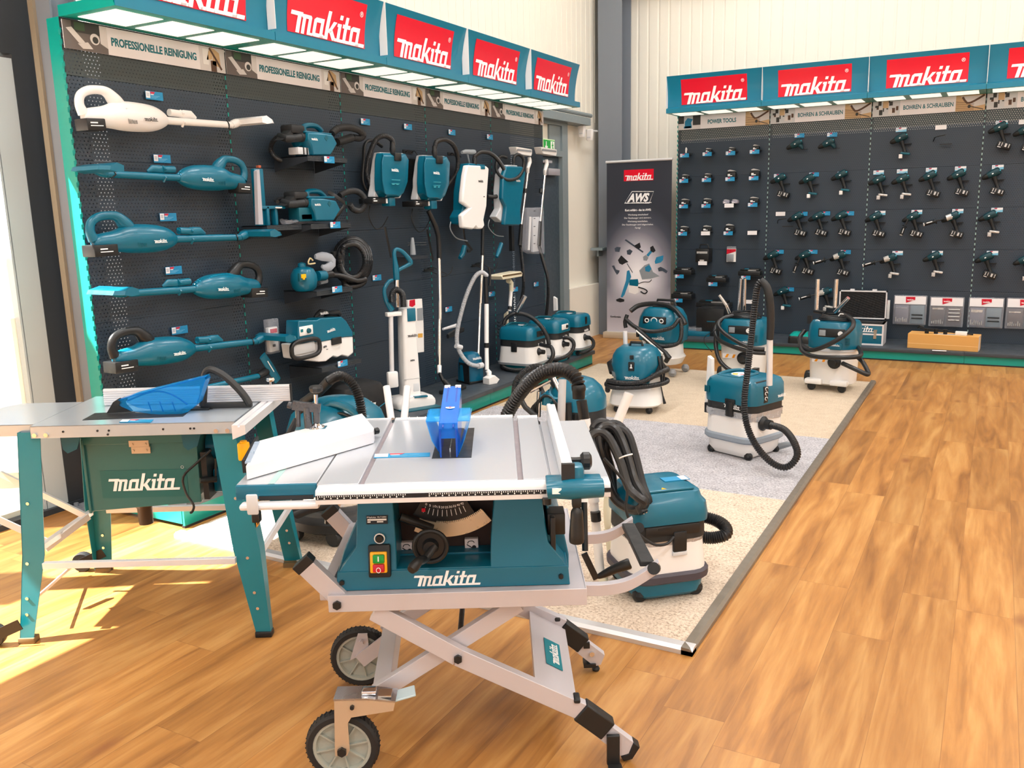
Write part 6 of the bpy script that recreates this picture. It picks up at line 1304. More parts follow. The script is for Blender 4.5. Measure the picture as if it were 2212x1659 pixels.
# ================================================================== BACK WALL PRODUCTS
DT = mat('drill_dark_teal', '#0a3b45', .4); DK = mat('drill_black', '#15181a', .45); SG = mat('battery_silver', '#c7c6c4', .3, metal=.4)
def rel(px, py, off):      # point on the back wall, out by off
    p = ony(px, py, YB - off); return V((p.x, YB, p.z))
def make_drill(kind):
    t = thing('cordless_drill', 'x', 'drill', (0, 0, 0), 0)
    y = -.075
    b = MB(); b.tube([(.062, y, .040), (.052, y, .034), (.02, y, .018), (-.02, y, -.002), (-.040, y, -.012)], [.022, .036, .037, .034, .026], 14, 2); bd = b.build('motor_housing', DT, t)
    b = MB(); b.tube([(-.036, y, -.010), (-.052, y, -.018), (-.078, y, -.031), (-.088, y, -.036)], [.026, .025, .018, .008] if kind != 'impact' else [.024, .018, .011, .006], 12, 1); b.build('chuck', DK, t)
    b = MB(); b.beam((-.005, y-.034, .004), (.030, y-.034, .021), .003, .009); b.build('lettering_strip', WHITEP, bd)
    b = MB(); b.beam((.040, y-.033, .030), (.066, y-.028, .038), .003, .010); b.build('badge', mat('badge_cyan', '#3fa9bd', .4), bd)
    if kind == 'angle':
        b = MB(); b.tube([(.03, y, .01), (.06, y, -.02), (.075, y, -.045)], [.024, .020, .012], 12, 2); b.build('angle_head', DT, t)
        b = MB(); b.box(.05, .12, y+.02, y+.03, -.05, -.044); b.build('peg', DK, t); return t
    b = MB(); b.tube([(.012, y, -.01), (.028, y, -.06), (.045, y, -.105), (.052, y, -.128)], [.023, .018, .016, .02], 12, 2, flat=((0, 1, 0), .85)); b.build('grip', DK, t)
    b = MB(); b.tube([(-.002, y, -.03), (.004, y, -.045), (.014, y, -.055)], [.006, .008, .006], 8); b.build('trigger', RED if 0 else DK, t)
    if kind in ('big', 'side', 'long', 'impactbig'):
        b = MB(); b.at(.052, 0, -.160, ry=18); b.box(-.062, .058, y-.036, y+.036, -.030, .032, .008); bt = b.build('battery', DK, t)
        b = MB(); b.at(.052, 0, -.160, ry=18)
        for k, w_ in ((-.045, .007), (-.022, .005), (.006, .016), (.038, .007)): b.box(k, k+w_, y-.038, y-.036, -.010, .022)
        b.box(-.05, -.02, y-.038, y-.036, -.026, -.018); b.build('print', SG, bt)
    else:
        b = MB(); b.at(.058, 0, -.142, ry=8); b.box(-.045, .042, y-.026, y+.026, -.012, .010, .008); ft = b.build('foot', TEALD if kind == 'slim' else SG, t)
        b = MB(); b.at(.03, 0, -.165); b.box(-.030, .002, y-.024, y+.020, -.022, .018, .004); b.box(-.024, -.019, y-.026, y-.024, -.02, .016); b.box(-.010, -.005, y-.026, y-.024, -.02, .016); b.build('battery', WHITE if kind == 'slim' else SG, t)
    b = MB(); b.box(.03, .10, -.06, -.0, -.052, -.046); b.build('peg', DK, t)
    if kind == 'side':
        b = MB(); b.tube([(-.03, y-.02, -.01), (-.055, y-.03, -.075)], .009, 8); b.tube([(-.058, y-.03, -.08), (-.062, y-.03, -.088)], .024, 12); b.tube([(-.065, y-.03, -.095), (-.085, y-.04, -.165)], [.016, .017], 12); b.build('side_handle', DK, t)
        b = MB(); b.tube([(-.0855, y-.04, -.166), (-.087, y-.041, -.172)], .014, 10); b.tube([(-.064, y-.048, -.105), (-.076, y-.056, -.150)], .004, 6); b.build('handle_highlight_cap', SG, t)
    if kind in ('long', 'longslim'):
        b = MB(); b.tube([(-.03, y-.01, .0), (-.13, y-.03, -.03)], .006, 8); b.tube([(-.13, y-.03, -.030), (-.14, y-.03, -.033)], .026, 14); b.tube([(-.145, y-.03, -.034), (-.235, y-.05, -.062)], [.016, .018], 12); b.build('side_handle', DK, t)
        b = MB(); b.tube([(-.235, y-.05, -.062), (-.243, y-.052, -.064)], .016, 10); b.beam((-.165, y-.064, -.033), (-.215, y-.072, -.049), .003, .008); b.build('end_cap', WHITE, t)
        b = MB(); b.tube([(.0, y-.02, .012), (-.045, y-.02, -.004)], [.030, .028], 12, flat=((0, 1, 0), .8)); b.build('gear_collar', SG, t)
    return t
protos = {}
def drill(px, py, kind, lab):
    if kind not in protos: protos[kind] = make_drill(kind); t = protos[kind]
    else: t = copy_tree(protos[kind])
    o = rel(px, py, .075); t.location = o; t['label'] = lab; t['group'] = 'cordless drills on the back wall'; return t
big, slim = 'heavy-battery cordless drill', 'slim cordless drill without battery pack'
drill(1718, 313, 'angle', 'compact angle driver, left of the two at the top of the second bay'); drill(1787, 311, 'angle', 'compact angle driver, right of the two at the top of the second bay')
D = [(1683, 387, 'big', 'big-battery cordless drill, leftmost of the second row in the second bay'), (1745, 388, 'slim', 'slim cordless drill in the middle of the second row, second bay'), (1815, 380, 'slim', 'slim cordless drill at the right of the second row, second bay'),
     (1720, 470, 'big', 'big-battery drill right of the empty hook under the white tag'), (1765, 469, 'big', 'big-battery drill in the middle of the third row, second bay'), (1815, 468, 'big', 'big-battery drill at the right of the third row, second bay'),
     (1667, 553, 'big', 'big-battery drill, leftmost in the fourth row of the second bay'), (1736, 553, 'side', 'drill with downward side handle in the fourth row, second bay'), (1812, 555, 'long', 'drill with long bar handle in the fourth row, second bay'),
     (1689, 631, 'slim', 'slim drill in the lowest row, behind the shop vacuum tubes, second bay'), (1780, 633, 'longslim', 'drill with long bar handle between the chrome vacuum tubes'),
     (1944, 300, 'slim', 'dark cordless driver alone at the top of the third bay'), (1896, 390, 'slim2', 'slim drill, leftmost in the second row of the third bay'), (1947, 388, 'slim2', 'slim drill, second in the second row of the third bay'),
     (2006, 382, 'big', 'big-battery drill, third in the second row of the third bay'), (2068, 379, 'big', 'big-battery drill, rightmost in the second row of the third bay'), (1889, 470, 'big', 'big-battery drill, leftmost in the third row of the third bay'),
     (1970, 470, 'side', 'drill with downward side handle in the third row, third bay'), (2056, 470, 'long', 'drill with long bar handle reaching left in the third row, third bay'), (1921, 560, 'longslim', 'drill with long bar handle in the fourth row, third bay'),
     (2015, 556, 'slim2', 'drill with small foot in the fourth row, right side of the third bay'), (2158, 277, 'big', 'big-battery drill at the top of the bay by the right picture edge'), (2144, 377, 'big', 'big-battery drill in the second row by the right picture edge'),
     (2136, 468, 'slim2', 'slim drill in the third row by the right picture edge'), (2128, 558, 'big', 'big-battery drill in the fourth row by the right picture edge'), (2212, 283, 'big', 'drill cut by the right picture edge, in the top row'), (2212, 563, 'slim2', 'drill cut by the right picture edge, in the fourth row')]
for px, py, k, lab in D: drill(px, py, k, lab)
# empty hooks
for px, py, lab in ((1690, 482, 'empty black hook below the white tag in the second bay'), (2030, 304, 'empty black double hook below the white tag in the third bay')):
    t = on_wall('peg_hook', lab, 'hook', px, py, .05, wall='B'); b = MB(); b.tube([(-.06, -.002, 0), (-.045, -.06, .03), (-.01, -.09, .04), (.05, -.10, .05)], .0045, 6, 2); b.box(.0, .11, -.05, -.04, -.04, -.03); b.build('wire', BLACK, t)
# price tags
def btag(px, py, kind, lab, off=.012, sx=.98):
    p = ony(px, py, YB - off); price_tag((p.x, YB - off, p.z), 0, lab, 'price tags on the back wall', kind, sx, 1.05)
for px, py, k, lab in ((1727, 293, 'b', 'blue price tag above the left angle driver'), (1797.6, 291, 'b', 'blue price tag above the right angle driver'), (1682, 380, 'b', 'blue price tag, leftmost over the second row of drills, second bay'), (1758.5, 377, 'b', 'blue price tag in the middle over the second row, second bay'), (1820, 375, 'b', 'blue price tag at the right over the second row, second bay'),
      (1686, 462, 'w', 'blank white tag over the empty hook in the second bay'), (1734, 462, 'b', 'blue price tag right of the blank white one, second bay'), (1782.6, 461, 'b', 'blue price tag in the middle of the third row, second bay'), (1834, 461, 'b', 'blue price tag at the right of the third row, second bay'),
      (1683, 544, 'b', 'blue price tag over the leftmost drill of the fourth row, second bay'), (1755.5, 544, 'b', 'blue price tag over the side-handle drill of the second bay'), (1827, 544.5, 'b', 'blue price tag over the long-handle drill of the second bay'), (1705, 625, 'b', 'blue price tag over the lowest drill of the second bay'), (1786, 627, 'b', 'blue price tag between the chrome tubes of the shop vacuum'),
      (1946.7, 280, 'l', 'pale blue price tag at the top of the third bay'), (2032.6, 275, 'w', 'blank white tag at the top of the third bay'), (1898, 372.6, 'l', 'pale blue price tag, leftmost of the second row, third bay'), (1949, 370, 'l', 'pale blue price tag, second of the second row, third bay'), (2012, 367, 'l', 'pale blue price tag, third of the second row, third bay'), (2075, 364, 'l', 'pale blue price tag, rightmost of the second row, third bay'),
      (1901.5, 460, 'l', 'pale blue price tag, leftmost of the third row, third bay'), (1980.5, 458, 'l', 'pale blue price tag, middle of the third row, third bay'), (2069, 456, 'l', 'pale blue price tag, rightmost of the third row, third bay'), (1939, 546.6, 'l', 'pale blue price tag, left of the fourth row, third bay'), (2025, 546.6, 'l', 'pale blue price tag, right of the fourth row, third bay'),
      (2163.7, 265.4, 'l', 'pale blue price tag at the top by the right picture edge'), (2214, 263, 'w', 'blank white tag cut by the right picture edge'), (2155.5, 361, 'l', 'pale blue price tag in the second row by the right picture edge'), (2153.7, 453.4, 'l', 'pale blue price tag in the third row by the right picture edge'), (2143.8, 546.6, 'l', 'pale blue price tag in the fourth row by the right picture edge')):
    btag(px, py, k, lab)
# batteries on small trays in the first bay
def make_batt():
    t = thing('battery_pack', 'x', 'battery'); b = MB(); b.box(-.042, .042, -.10, -.03, 0, .036, .006); b.box(-.030, .036, -.092, -.038, .034, .044, .004); b.build('case', DK, t)
    b = MB(); b.prism([(-.034, .050), (-.014, .056), (.034, .046), (.036, .040), (-.030, .043)], -.088, -.045); b.build('contact_rail', SG, t)
    b = MB(); b.box(-.030, -.008, -.1012, -.10, .016, .024); b.box(-.030, .012, -.1012, -.10, .008, .014); b.build('print', WHITEP, t); return t
BP = None
def tray(px, py, k, lab):
    o = rel(px, py, .13)
    t = thing('display_tray', 'small dark tray, ' + lab, 'tray', (o.x, YB, o.z+.020), 0, 'small battery trays')
    b = MB(); b.box(-.05, .05, -.128, -.002, -.004, 0); b.box(-.05, -.048, -.128, -.002, 0, .006); b.box(.048, .05, -.128, -.002, 0, .006); b.build('tray_plate', DARKD, t)
    price_tag((o.x, YB-.131, o.z), 0, ('blank white tag on the tray ' if k == 'w' else 'blue price tag on the tray ') + lab, 'tray price tags', k, 1.0, 1.05); return t
rows = [((1478.8, 336), (1527.6, 333), (1578, 331), (1630, 328)), ((1477, 391), (1526, 389), (1577, 387), (1628, 385)), ((1476.6, 446), (1525, 445), (1575, 444), (1626, 442.5)), ((1474.7, 505), (1524, 504), (1573, 504), (1625, 503))]
kin = ['bbbb', 'bbbb', 'bbwb', 'bwbw']
rn = ['top row', 'second row', 'third row', 'fourth row']; cn = ['leftmost', 'second from left', 'third from left', 'rightmost']
for r in range(4):
    for c in range(4):
        px, py = rows[r][c]; where = cn[c] + ', ' + rn[r] + ' under the POWER TOOLS banner'
        tr = tray(px, py, kin[r][c], where)
        if r == 3 and c == 3: continue
        if r == 0 and c == 0:
            t = thing('stick_charger', 'tiny white upright device on the first tray, top row', 'charger', (tr.location.x, YB, tr.location.z+.0005)); b = MB(); b.tube([(0, -.08, .004), (0, -.08, .03), (.002, -.08, .05), (.0, -.08, .068)], [.008, .010, .012, .004], 10, 2); b.build('body', WHITE, t); MB().box(-.012, .012, -.095, -.065, 0, .008, .002).build('foot', BLACK, t); continue
        if r == 2 and c == 2:
            for q, dx in enumerate((-.045, .048)):
                t = copy_tree(BP); t.location = (tr.location.x+dx, YB, tr.location.z+.0008); t['label'] = ('left' if q == 0 else 'right') + ' one of the wrapped pale battery pair, third row'; t['group'] = 'battery packs on the back wall'
                for ch in kids(t):
                    if ch.name.startswith('case'): ch.data = ch.data.copy(); ch.data.materials[0] = mat('wrapped_grey', '#9b98a6', .3)
            continue
        if BP is None: BP = make_batt(); t = BP
        else: t = copy_tree(BP)
        t.location = (tr.location.x, YB, tr.location.z+.0008); s_ = (.82 if r == 0 else .95 if r == 1 and c < 2 else 1.15); t.scale = (s_, 1, s_ * (1.25 if (r, c) in ((0, 3), (1, 2), (1, 3), (3, 2)) else 1))
        t['label'] = 'black slide battery pack, ' + where; t['group'] = 'battery packs on the back wall'
# power box, blister card
t = on_wall('power_station', 'black power pack box with carry handle under the battery rows', 'power pack', 1517, 552, .15, wall='B')
b = MB(); b.box(-.075, .075, -.16, -.01, -.075, .075, .008); bd = b.build('case', DK, t); b = MB(); b.tube([(-.05, -.09, .075), (-.04, -.09, .115), (.04, -.09, .118), (.055, -.09, .075)], .008, 8); b.build('handle', DK, bd)
b = MB(); b.box(-.06, .06, -.1615, -.16, .022, .045); b.box(-.025, .025, -.1615, -.16, -.066, -.045); b.build('print', SG, bd); btag(1517.7, 568.5, 'w', 'blank white tag on the front of the black power pack', .165)
t = on_wall('blister_card', 'white and red blister card with grey part under the batteries', 'blister card', 1580, 549, .02, wall='B')
MB().box(-.05, .05, -.03, -.01, -.085, .06).build('card', WHITE, t); b = MB(); b.prism([(-.05, .0), (-.05, .055), (.05, .055), (.05, .03)], -.032, -.03); b.build('red_label', RED, t); MB().box(-.045, .03, -.045, -.03, -.08, .0, .006).build('grey_part', MGREY, t); MB().box(-.05, .05, -.034, -.026, .06, .085, .002).build('hanger', CLEAR, t)
# chargers on trays
def charger(px, py, tx, ty, w_, lab, big_=False, teal=True):
    o = rel(tx, ty, .17); t = thing('charger', lab, 'charger', (o.x+.02, YB, o.z+.022), 0, 'chargers on the back wall')
    b = MB(); b.box(-w_/2, w_/2, -.165, -.02, 0, .05, .010); b.box(-w_*.42, w_*.42, -.15, -.03, .048, .072, .010); bd = b.build('case', BLACK, t)
    b = MB()
    for k in range(6): b.box(-w_*.45+w_*.04*k, -w_*.43+w_*.04*k, -.167, -.165, .008, .038); b.box(w_*.25+w_*.035*k, w_*.26+w_*.035*k, -.167, -.165, .008, .038)
    b.build('vents', DK, bd)
    if teal: MB().box(-w_*.22, -w_*.02, -.151, -.12, .066, .076, .002).build('teal_mark', TEAL, bd)
    b = MB(); b.box(-w_*.05, w_*.3, -.1515, -.15, .052, .060); b.build('print', SG, bd)
    tr = thing('display_tray', 'wider dark tray under the ' + lab, 'tray', (o.x+.02, YB, o.z+.0205), 0, 'charger trays'); MB().box(-w_/2, w_/2, -.168, -.002, -.004, 0).build('tray_plate', DARKD, tr)
    price_tag((o.x-.01, YB-.171, o.z), 0, 'blue price tag below the ' + lab, 'tray price tags', 'b', 1.0, 1.05)
charger(1478, 586, 1469.5, 597, .21, 'flat black charger at the left, fifth row', teal=False)
charger(1547, 599, 1542, 614, .22, 'black charger with teal mark in the middle, fifth row')
charger(1619, 584, 1613, 600, .24, 'black charger with teal mark at the right, fifth row')
charger(1476, 637, 1467, 649, .24, 'flat black charger over teal plate at the left, sixth row', teal=False)
charger(1543, 652, 1534.6, 668, .38, 'wide double charger in the sixth row')
btag(1621, 652, 'w', 'blank white tag behind the shop vacuum tubes', .1)
# boxes on the deck
def deckbox(name, lab, cat, px, py, w_, d_, h_, y0, parts):
    p = ony(px, py, y0); t = thing(name, lab, cat, (p.x, y0, .12)); b = MB(); b.box(-w_/2, w_/2, 0, d_, 0, h_, .004); b.build('case', parts, t, bevel=0); return t
t = deckbox('charger', 'flat teal box holding clear packs on the deck, left', 'charger', 1490, 712, .42, .22, .05, 9.15, TEAL)
b = MB(); b.box(-.18, -.05, .02, .18, .05, .085, .005); b.box(-.02, .12, .02, .18, .05, .09, .005); b.build('clear_packs', CLEAR, t)
t = deckbox('storage_box', 'black crate with vents under the wide double charger', 'box', 1533, 690, .30, .3, .30, 9.2, BLACK)
b = MB()
for k in range(7): b.box(-.08+.025*k, -.07+.025*k, -.003, 0, .10, .14)
b.build('vents', DK, t); MB().box(-.03, .06, -.004, 0, .155, .165).build('teal_mark', TEAL, t)
t = thing('storage_case', 'flat black case with teal top lying between the two shop vacuums', 'case', (-1.63, 9.12, .12)); b = MB(); b.body([(0, .30, .28, .03), (.06, .30, .28, .03), (.075, .28, .26, .03)]); b.build('case', BLACK, t); b = MB(); b.body([(.075, .29, .26, .04), (.10, .25, .16, .04)]); b.build('lid', TURQ, t)
# aluminium case with foam lid
p = ony(1850, 733, 9.12); t = thing('tool_case', 'open teal and aluminium tool case with black foam lid on the deck', 'case', (p.x+.02, 9.12, .12), 0)
q = lambda px, py: LP(t, px, py, 0)
x0, x1, h_ = q(1800, 735).x, q(1907, 735).x, q(1880, 700).z
b = MB(); b.box(x0, x1, 0, .26, 0, h_, .002); bd = b.build('case_body', TEAL, t)
b = MB()
for z in (0, h_*.48, h_-.016): b.box(x0-.002, x1+.002, -.004, .262, z, z+.016)
for x in (x0-.003, x1-.012): b.box(x, x+.015, -.005, .262, 0, h_)
b.build('metal_edge', ALUW, bd); logo(bd, x1-.34, -.006, h_*.62, .26); 
for x in (x1-.09,): b = MB(); b.prism([(x, h_*.75), (x+.035, h_*.75), (x+.028, h_*.5), (x+.007, h_*.5)], -.012, -.004); b.box(x+.003, x+.03, -.012, -.004, h_*.32, h_*.5); b.build('latch', CHROME, bd)
b = MB(); b.box(x0+.02, x1-.02, .02, .24, h_-.003, h_+.004); b.build('inner_foam', DK, bd)
lx0, lx1 = x0, x1-.01; zt = LP(t, 1880, 628, .27).z
b = MB(); b.box(lx0, lx1, .27, .30, h_+.02, zt, .004); ld = b.build('lid', TEAL, t)
b = MB(); b.box(lx0, lx1, .255, .30, zt-.012, zt); b.box(lx0, lx1, .255, .30, h_+.018, h_+.030); b.box(lx0, lx0+.012, .255, .30, h_+.018, zt); b.box(lx1-.012, lx1, .255, .30, h_+.018, zt); b.box(lx0+.10, lx0+.14, .26, .30, zt, zt+.014); b.box(lx1-.14, lx1-.10, .26, .30, zt, zt+.014); b.build('metal_edge', ALUW, ld)
FO = mat('black_foam', '#1f2022', .9); b = MB(); nx, nz = 46, 36; vs = []; fs = []
for j in range(nz+1):
    for i in range(nx+1):
        u = lx0+.012+(lx1-lx0-.024)*i/nx; v = h_+.03+(zt-.042-h_)*j/nz; vs.append((u, .262 + .006*math.sin(u*150+v*110)*math.sin(v*150-u*60), v))
for j in range(nz):
    for i in range(nx): a = j*(nx+1)+i; fs.append((a, a+1, a+nx+2, a+nx+1))
b.add(vs, fs); b.build('foam', FO, ld, sharp=60)
t = on_wall('blister_card', 'white card with red label and dark part right of the foam-lined case', 'blister card', 1911, 668, .05, wall='B')
MB().box(-.05, .045, -.03, -.01, -.10, .09).build('card', WHITE, t); MB().box(-.05, .02, -.033, -.03, .05, .10).build('red_label', RED, t); MB().box(-.045, .02, -.05, -.03, -.10, .02, .006).build('dark_part', DT, t)
# bit sets
for i, (px, py, lab) in enumerate(((1965, 670, 'clear bit set case, first from the left under the drills'), (2044, 674, 'clear bit set case, second from the left under the drills'), (2129, 676, 'clear bit set case, third from the left, by the bay seam'), (2212, 678, 'clear bit set case cut by the right picture edge'))):
    t = on_wall('bit_set', lab, 'bit set', px, py, .06, 'clear bit set cases on the back wall', 'B'); w_, h_ = .155, .150
    MB().box(-w_, w_, -.055, -.02, -h_, h_, .010).build('clear_case', CLEAR, t)
    MB().box(-w_+.012, w_-.012, -.058, -.055, h_-.09, h_-.01).build('header_card', PAPER, t)
    b = MB(); b.prism([(-.042, h_-.015), (.045, h_-.015), (.045, h_-.045), (-.038, h_-.075)], -.061, -.058); rl = b.build('red_label', RED, t); logo(rl, -.034, -.0615, h_-.052, .07)
    rr = random.Random(i)
    MB().box(-w_+.02, -.01, -.052, -.022, -h_+.015, h_-.10, .004).build('left_tray', mat('tray_grey', '#6f6f7c', .4) if i % 2 == 0 else mat('tray_dark', '#4a4446', .4), t)
    MB().box(.005, w_-.02, -.052, -.022, -h_+.015, h_-.10, .004).build('right_tray', mat('tray_slate', '#5c7380', .4) if i != 1 else mat('tray_dark', '#4a4446', .4), t)
    b = MB()
    for k in range(7): x = -w_+.03+.016*k; b.cyl((x, -.056, -h_+.03), (x, -.056, -h_+.03+rr.uniform(.02, .05)), .004, n=6); b.box(-w_+.03, -.025, -.056, -.052, -.02+rr.uniform(0, .05), .0+rr.uniform(0, .05)) if k == 0 else None
    b.build('bits', SG, t)
    b = MB()
    for k in range(4 if i == 1 else 2): b.cyl((.02, -.056, -.08+.035*k), (w_-.035, -.056, -.08+.035*k), .006, n=8)
    b.build('rods', SG if i == 1 else DK, t)
# cardboard box with the black bar
t = thing('cardboard_box', 'long flat cardboard box on the deck under the bit sets', 'box', (0, 0, 0), 0)
p0, p1 = ony(1960, 741, 9.08), ony(2112, 751, 9.0); ang = -3.0
t.location = (p0.x, 9.08, .12); t.rotation_euler = (0, 0, math.radians(-5)); Lb = (V((p1.x, p1.y)) - V((p0.x, p0.y))).length
b = MB(); b.box(0, Lb, 0, .20, 0, .14); bx = b.build('carton', KRAFT, t, bevel=.002)
b = MB(); b.box(Lb, Lb+.002, .02, .05, .0, .14); b.box(Lb, Lb+.002, .09, .12, 0, .14); b.box(.22, .5, .04, .10, .14, .1415); b.build('print', WHITE, bx)
b = MB(); b.box(0.002, Lb-.002, -.0012, 0, .045, .049); b.build('carton_fold', mat('carton_fold', '#eec98c', .8), bx)
t = thing('rail_bar', 'black guide bar with clamps lying across the cardboard box', 'bar', (t.location.x+.10, 9.13, .262), -5)
b = MB(); b.beam((0, 0, .045), (Lb-.15, 0, .012), .02, .014)
for x in (.06, .14, .22): b.cyl((x, .0, .0), (x, 0, .045), .018, n=12)
b.tube([(-.02, 0, .05), (.0, -.01, .07), (.03, 0, .06)], .008, 6); b.build('bar', DK, t); MB().box(Lb-.30, Lb-.20, -.02, .02, .0, .035, .004).build('white_block', WHITE, t)
p = ony(2029, 757, 8.965); price_tag((p.x, 8.968, .123), 0, 'blank white strip on the deck edge before the cardboard box', 'tray price tags', 'w', 1.2, .5, -80)

# roll-up banner
def banner_mat():
    m = bpy.data.materials.new('rollup_print'); m.use_nodes = True; nt = m.node_tree; b = nt.nodes['Principled BSDF']; L = nt.links.new; b.inputs['Roughness'].default_value = .5
    tc = nn(nt, 'ShaderNodeTexCoord'); sx = nn(nt, 'ShaderNodeSeparateXYZ'); L(tc.outputs['Object'], sx.inputs[0])
    dx = math_(nt, 'MULTIPLY', sx.outputs[0], 1.7); dz = math_(nt, 'MULTIPLY', math_(nt, 'SUBTRACT', sx.outputs[2], .70), 1.15)
    d = math_(nt, 'SQRT', math_(nt, 'ADD', math_(nt, 'MULTIPLY', dx, dx), math_(nt, 'MULTIPLY', dz, dz)))
    cr = nn(nt, 'ShaderNodeValToRGB'); e = cr.color_ramp.elements; e[0].position = .12; e[0].color = lin('#f6f4f8'); e[1].position = .98; e[1].color = lin('#2b303c')
    for p_, c_ in ((.38, '#c9c6d0'), (.62, '#777783'), (.8, '#434855')): x = e.new(p_); x.color = lin(c_)
    L(d, cr.inputs[0])
    g = nn(nt, 'ShaderNodeMapRange'); g.inputs[1].default_value = .62; g.inputs[2].default_value = .40; L(sx.outputs[2], g.inputs[0])
    mx = nn(nt, 'ShaderNodeMix', data_type='RGBA'); L(g.outputs[0], mx.inputs[0]); L(cr.outputs[0], mx.inputs[6]); mx.inputs[7].default_value = lin('#a7a5b0')
    g2 = nn(nt, 'ShaderNodeMapRange'); g2.inputs[1].default_value = .25; g2.inputs[2].default_value = .05; L(sx.outputs[2], g2.inputs[0]); m2 = nn(nt, 'ShaderNodeMix', data_type='RGBA'); L(g2.outputs[0], m2.inputs[0]); L(mx.outputs[2], m2.inputs[6]); m2.inputs[7].default_value = lin('#c6c3cf')
    L(m2.outputs[2], b.inputs['Base Color']); return m
YR = 9.5; pl_, pr_ = ony(1311, 500, YR), ony(1450, 500, YR); xc = (pl_.x+pr_.x)/2; wr = (pr_.x-pl_.x)/2; zt = ony(1380, 347, YR).z
t = thing('rollup_banner', 'tall dark roll-up banner with AWS lettering and floating tools beside the grey column', 'banner', (xc, YR, 0), 0)
MB().box(-wr, wr, -.002, .0, .06, zt).build('banner_print', banner_mat(), t)
b = MB(); b.box(-wr-.03, wr+.03, -.06, .06, 0, .075, .008); b.build('base', mat('base_beige', '#c9bda8', .4, metal=.3), t); MB().cyl((-wr-.008, -.004, zt), (wr+.008, -.004, zt), .014, n=12).build('top_rail', ALUW, t); MB().cyl((0, .02, .07), (0, .02, zt), .008).build('pole', ALU, t)
U = lambda x, y: LP(t, 1300 + x*.20486, 360 + y*.20495, -.003)
b = MB(); p0, p1 = U(233, 155), U(547, 22); b.box(p0.x, p1.x, -.004, -.002, p0.z, p1.z); rb = b.build('red_badge', SIGNR, t); logo(rb, p0.x+.002, -.0045, p0.z+.006, (p1.x-p0.x)*.99)
p0, p1 = U(262, 378), U(540, 268); fr_ = MB(); A_ = [U(240, 385), U(318, 262), U(547, 262), U(500, 385)]
fr_.tube([(v.x, -.003, v.z) for v in A_], .004, 4, closed=True); fr_.build('emblem_frame', WHITEP, t)
text(t, 'AWS', U(268, 370).x, -.0045, U(268, 368).z, U(505, 0).x-U(268, 0).x, U(0, 285).z-U(0, 368).z, WHITEP, bold=.05, sh=.35)
for s_, x0, x1, y0, y1, bo in (('Auto - start Wireless System', 240, 525, 405, 390, .03), ('Kurz erklärt - das ist AWS:', 245, 522, 492, 470, .03), ('Werkzeug einschalten!', 275, 490, 532, 516, 0), ('Der Staubsauger wird aktiviert,', 238, 525, 566, 550, 0), ('Werkzeug ausschalten,', 272, 488, 601, 585, 0), ('Der Staubsauger wird abgeschaltet.', 215, 548, 636, 620, 0), ('Fertig!', 352, 408, 669, 653, 0)):
    text(t, s_, U(x0, y1).x, -.0035, U(x0, y1).z, U(x1, 0).x-U(x0, 0).x, U(0, y0).z-U(0, y1).z if 0 else abs(U(0, y0).z-U(0, y1).z), WHITEP, bold=bo)
text(t, 'Komfortabe', U(92, 1588).x, -.0035, U(92, 1588).z, .13, .022, INK, bold=.02)
PB = mat('print_steel', '#3b4654', .5, var=0); PBL = mat('print_blue', '#1f6fae', .5, var=0)
def pt_(pts): return [(U(*p_).x, U(*p_).z) for p_ in pts]
def blob(m, pts, nm='printed_tool', y0=-.0035): b = MB(); b.prism(pt_(pts), y0, y0+.001); b.build(nm, m, t)
blob(PB, [(240, 775), (255, 765), (440, 895), (432, 908)]); blob(INK, [(345, 830), (400, 800), (412, 850), (390, 868), (355, 850)], y0=-.0045)
blob(PB, [(135, 860), (160, 845), (200, 850), (185, 900), (140, 895)]); blob(PB, [(262, 885), (295, 870), (325, 890), (300, 930), (268, 925)])
blob(INK, [(170, 985), (205, 935), (265, 990), (280, 1005), (250, 1015), (215, 1035), (185, 1020)]); blob(PB, [(262, 1020), (268, 1018), (328, 1115), (322, 1118)])
blob(PBL, [(470, 930), (525, 870), (545, 880), (490, 950)]); blob(INK, [(510, 850), (540, 832), (568, 885), (545, 905), (515, 890)], y0=-.0045); blob(MGREY, [(435, 950), (465, 930), (492, 960), (475, 992), (440, 988)], y0=-.004)
blob(PBL, [(558, 1000), (575, 955), (650, 935), (645, 985), (620, 1010), (565, 1025)]); blob(PB, [(590, 1070), (620, 1055), (660, 1075), (695, 1100), (680, 1125), (640, 1100), (600, 1105)])
blob(PB, [(105, 1045), (130, 1040), (150, 1085), (188, 1095), (180, 1120), (160, 1140), (140, 1110)])
blob(MGREY, [(395, 1095), (450, 1040), (500, 1020), (540, 1110), (610, 1155), (520, 1180), (425, 1190)]); blob(PBL, [(455, 1060), (500, 1035), (525, 1075), (500, 1110), (460, 1100)], y0=-.0045)
blob(PBL, [(265, 1100), (290, 1090), (310, 1160), (240, 1350), (215, 1380), (200, 1370), (255, 1200)], y0=-.0045); blob(INK, [(150, 1400), (190, 1385), (238, 1400), (235, 1422), (195, 1430), (155, 1418)])
blob(TEAL, [(290, 1190), (380, 1185), (388, 1225), (380, 1262), (290, 1250)], y0=-.004); blob(WHITE, [(283, 1252), (388, 1262), (390, 1325), (350, 1345), (285, 1325)], y0=-.0042)
b = MB(); b.tube([(U(x, y).x, -.004, U(x, y).z) for x, y in ((385, 1270), (450, 1290), (480, 1315), (450, 1338), (410, 1315))], .007, 6, 3); b.tube([(U(x, y).x, -.004, U(x, y).z) for x, y in ((385, 1235), (440, 1215), (500, 1215), (525, 1190))], .004, 6, 3); b.build('printed_hose', INK, t)
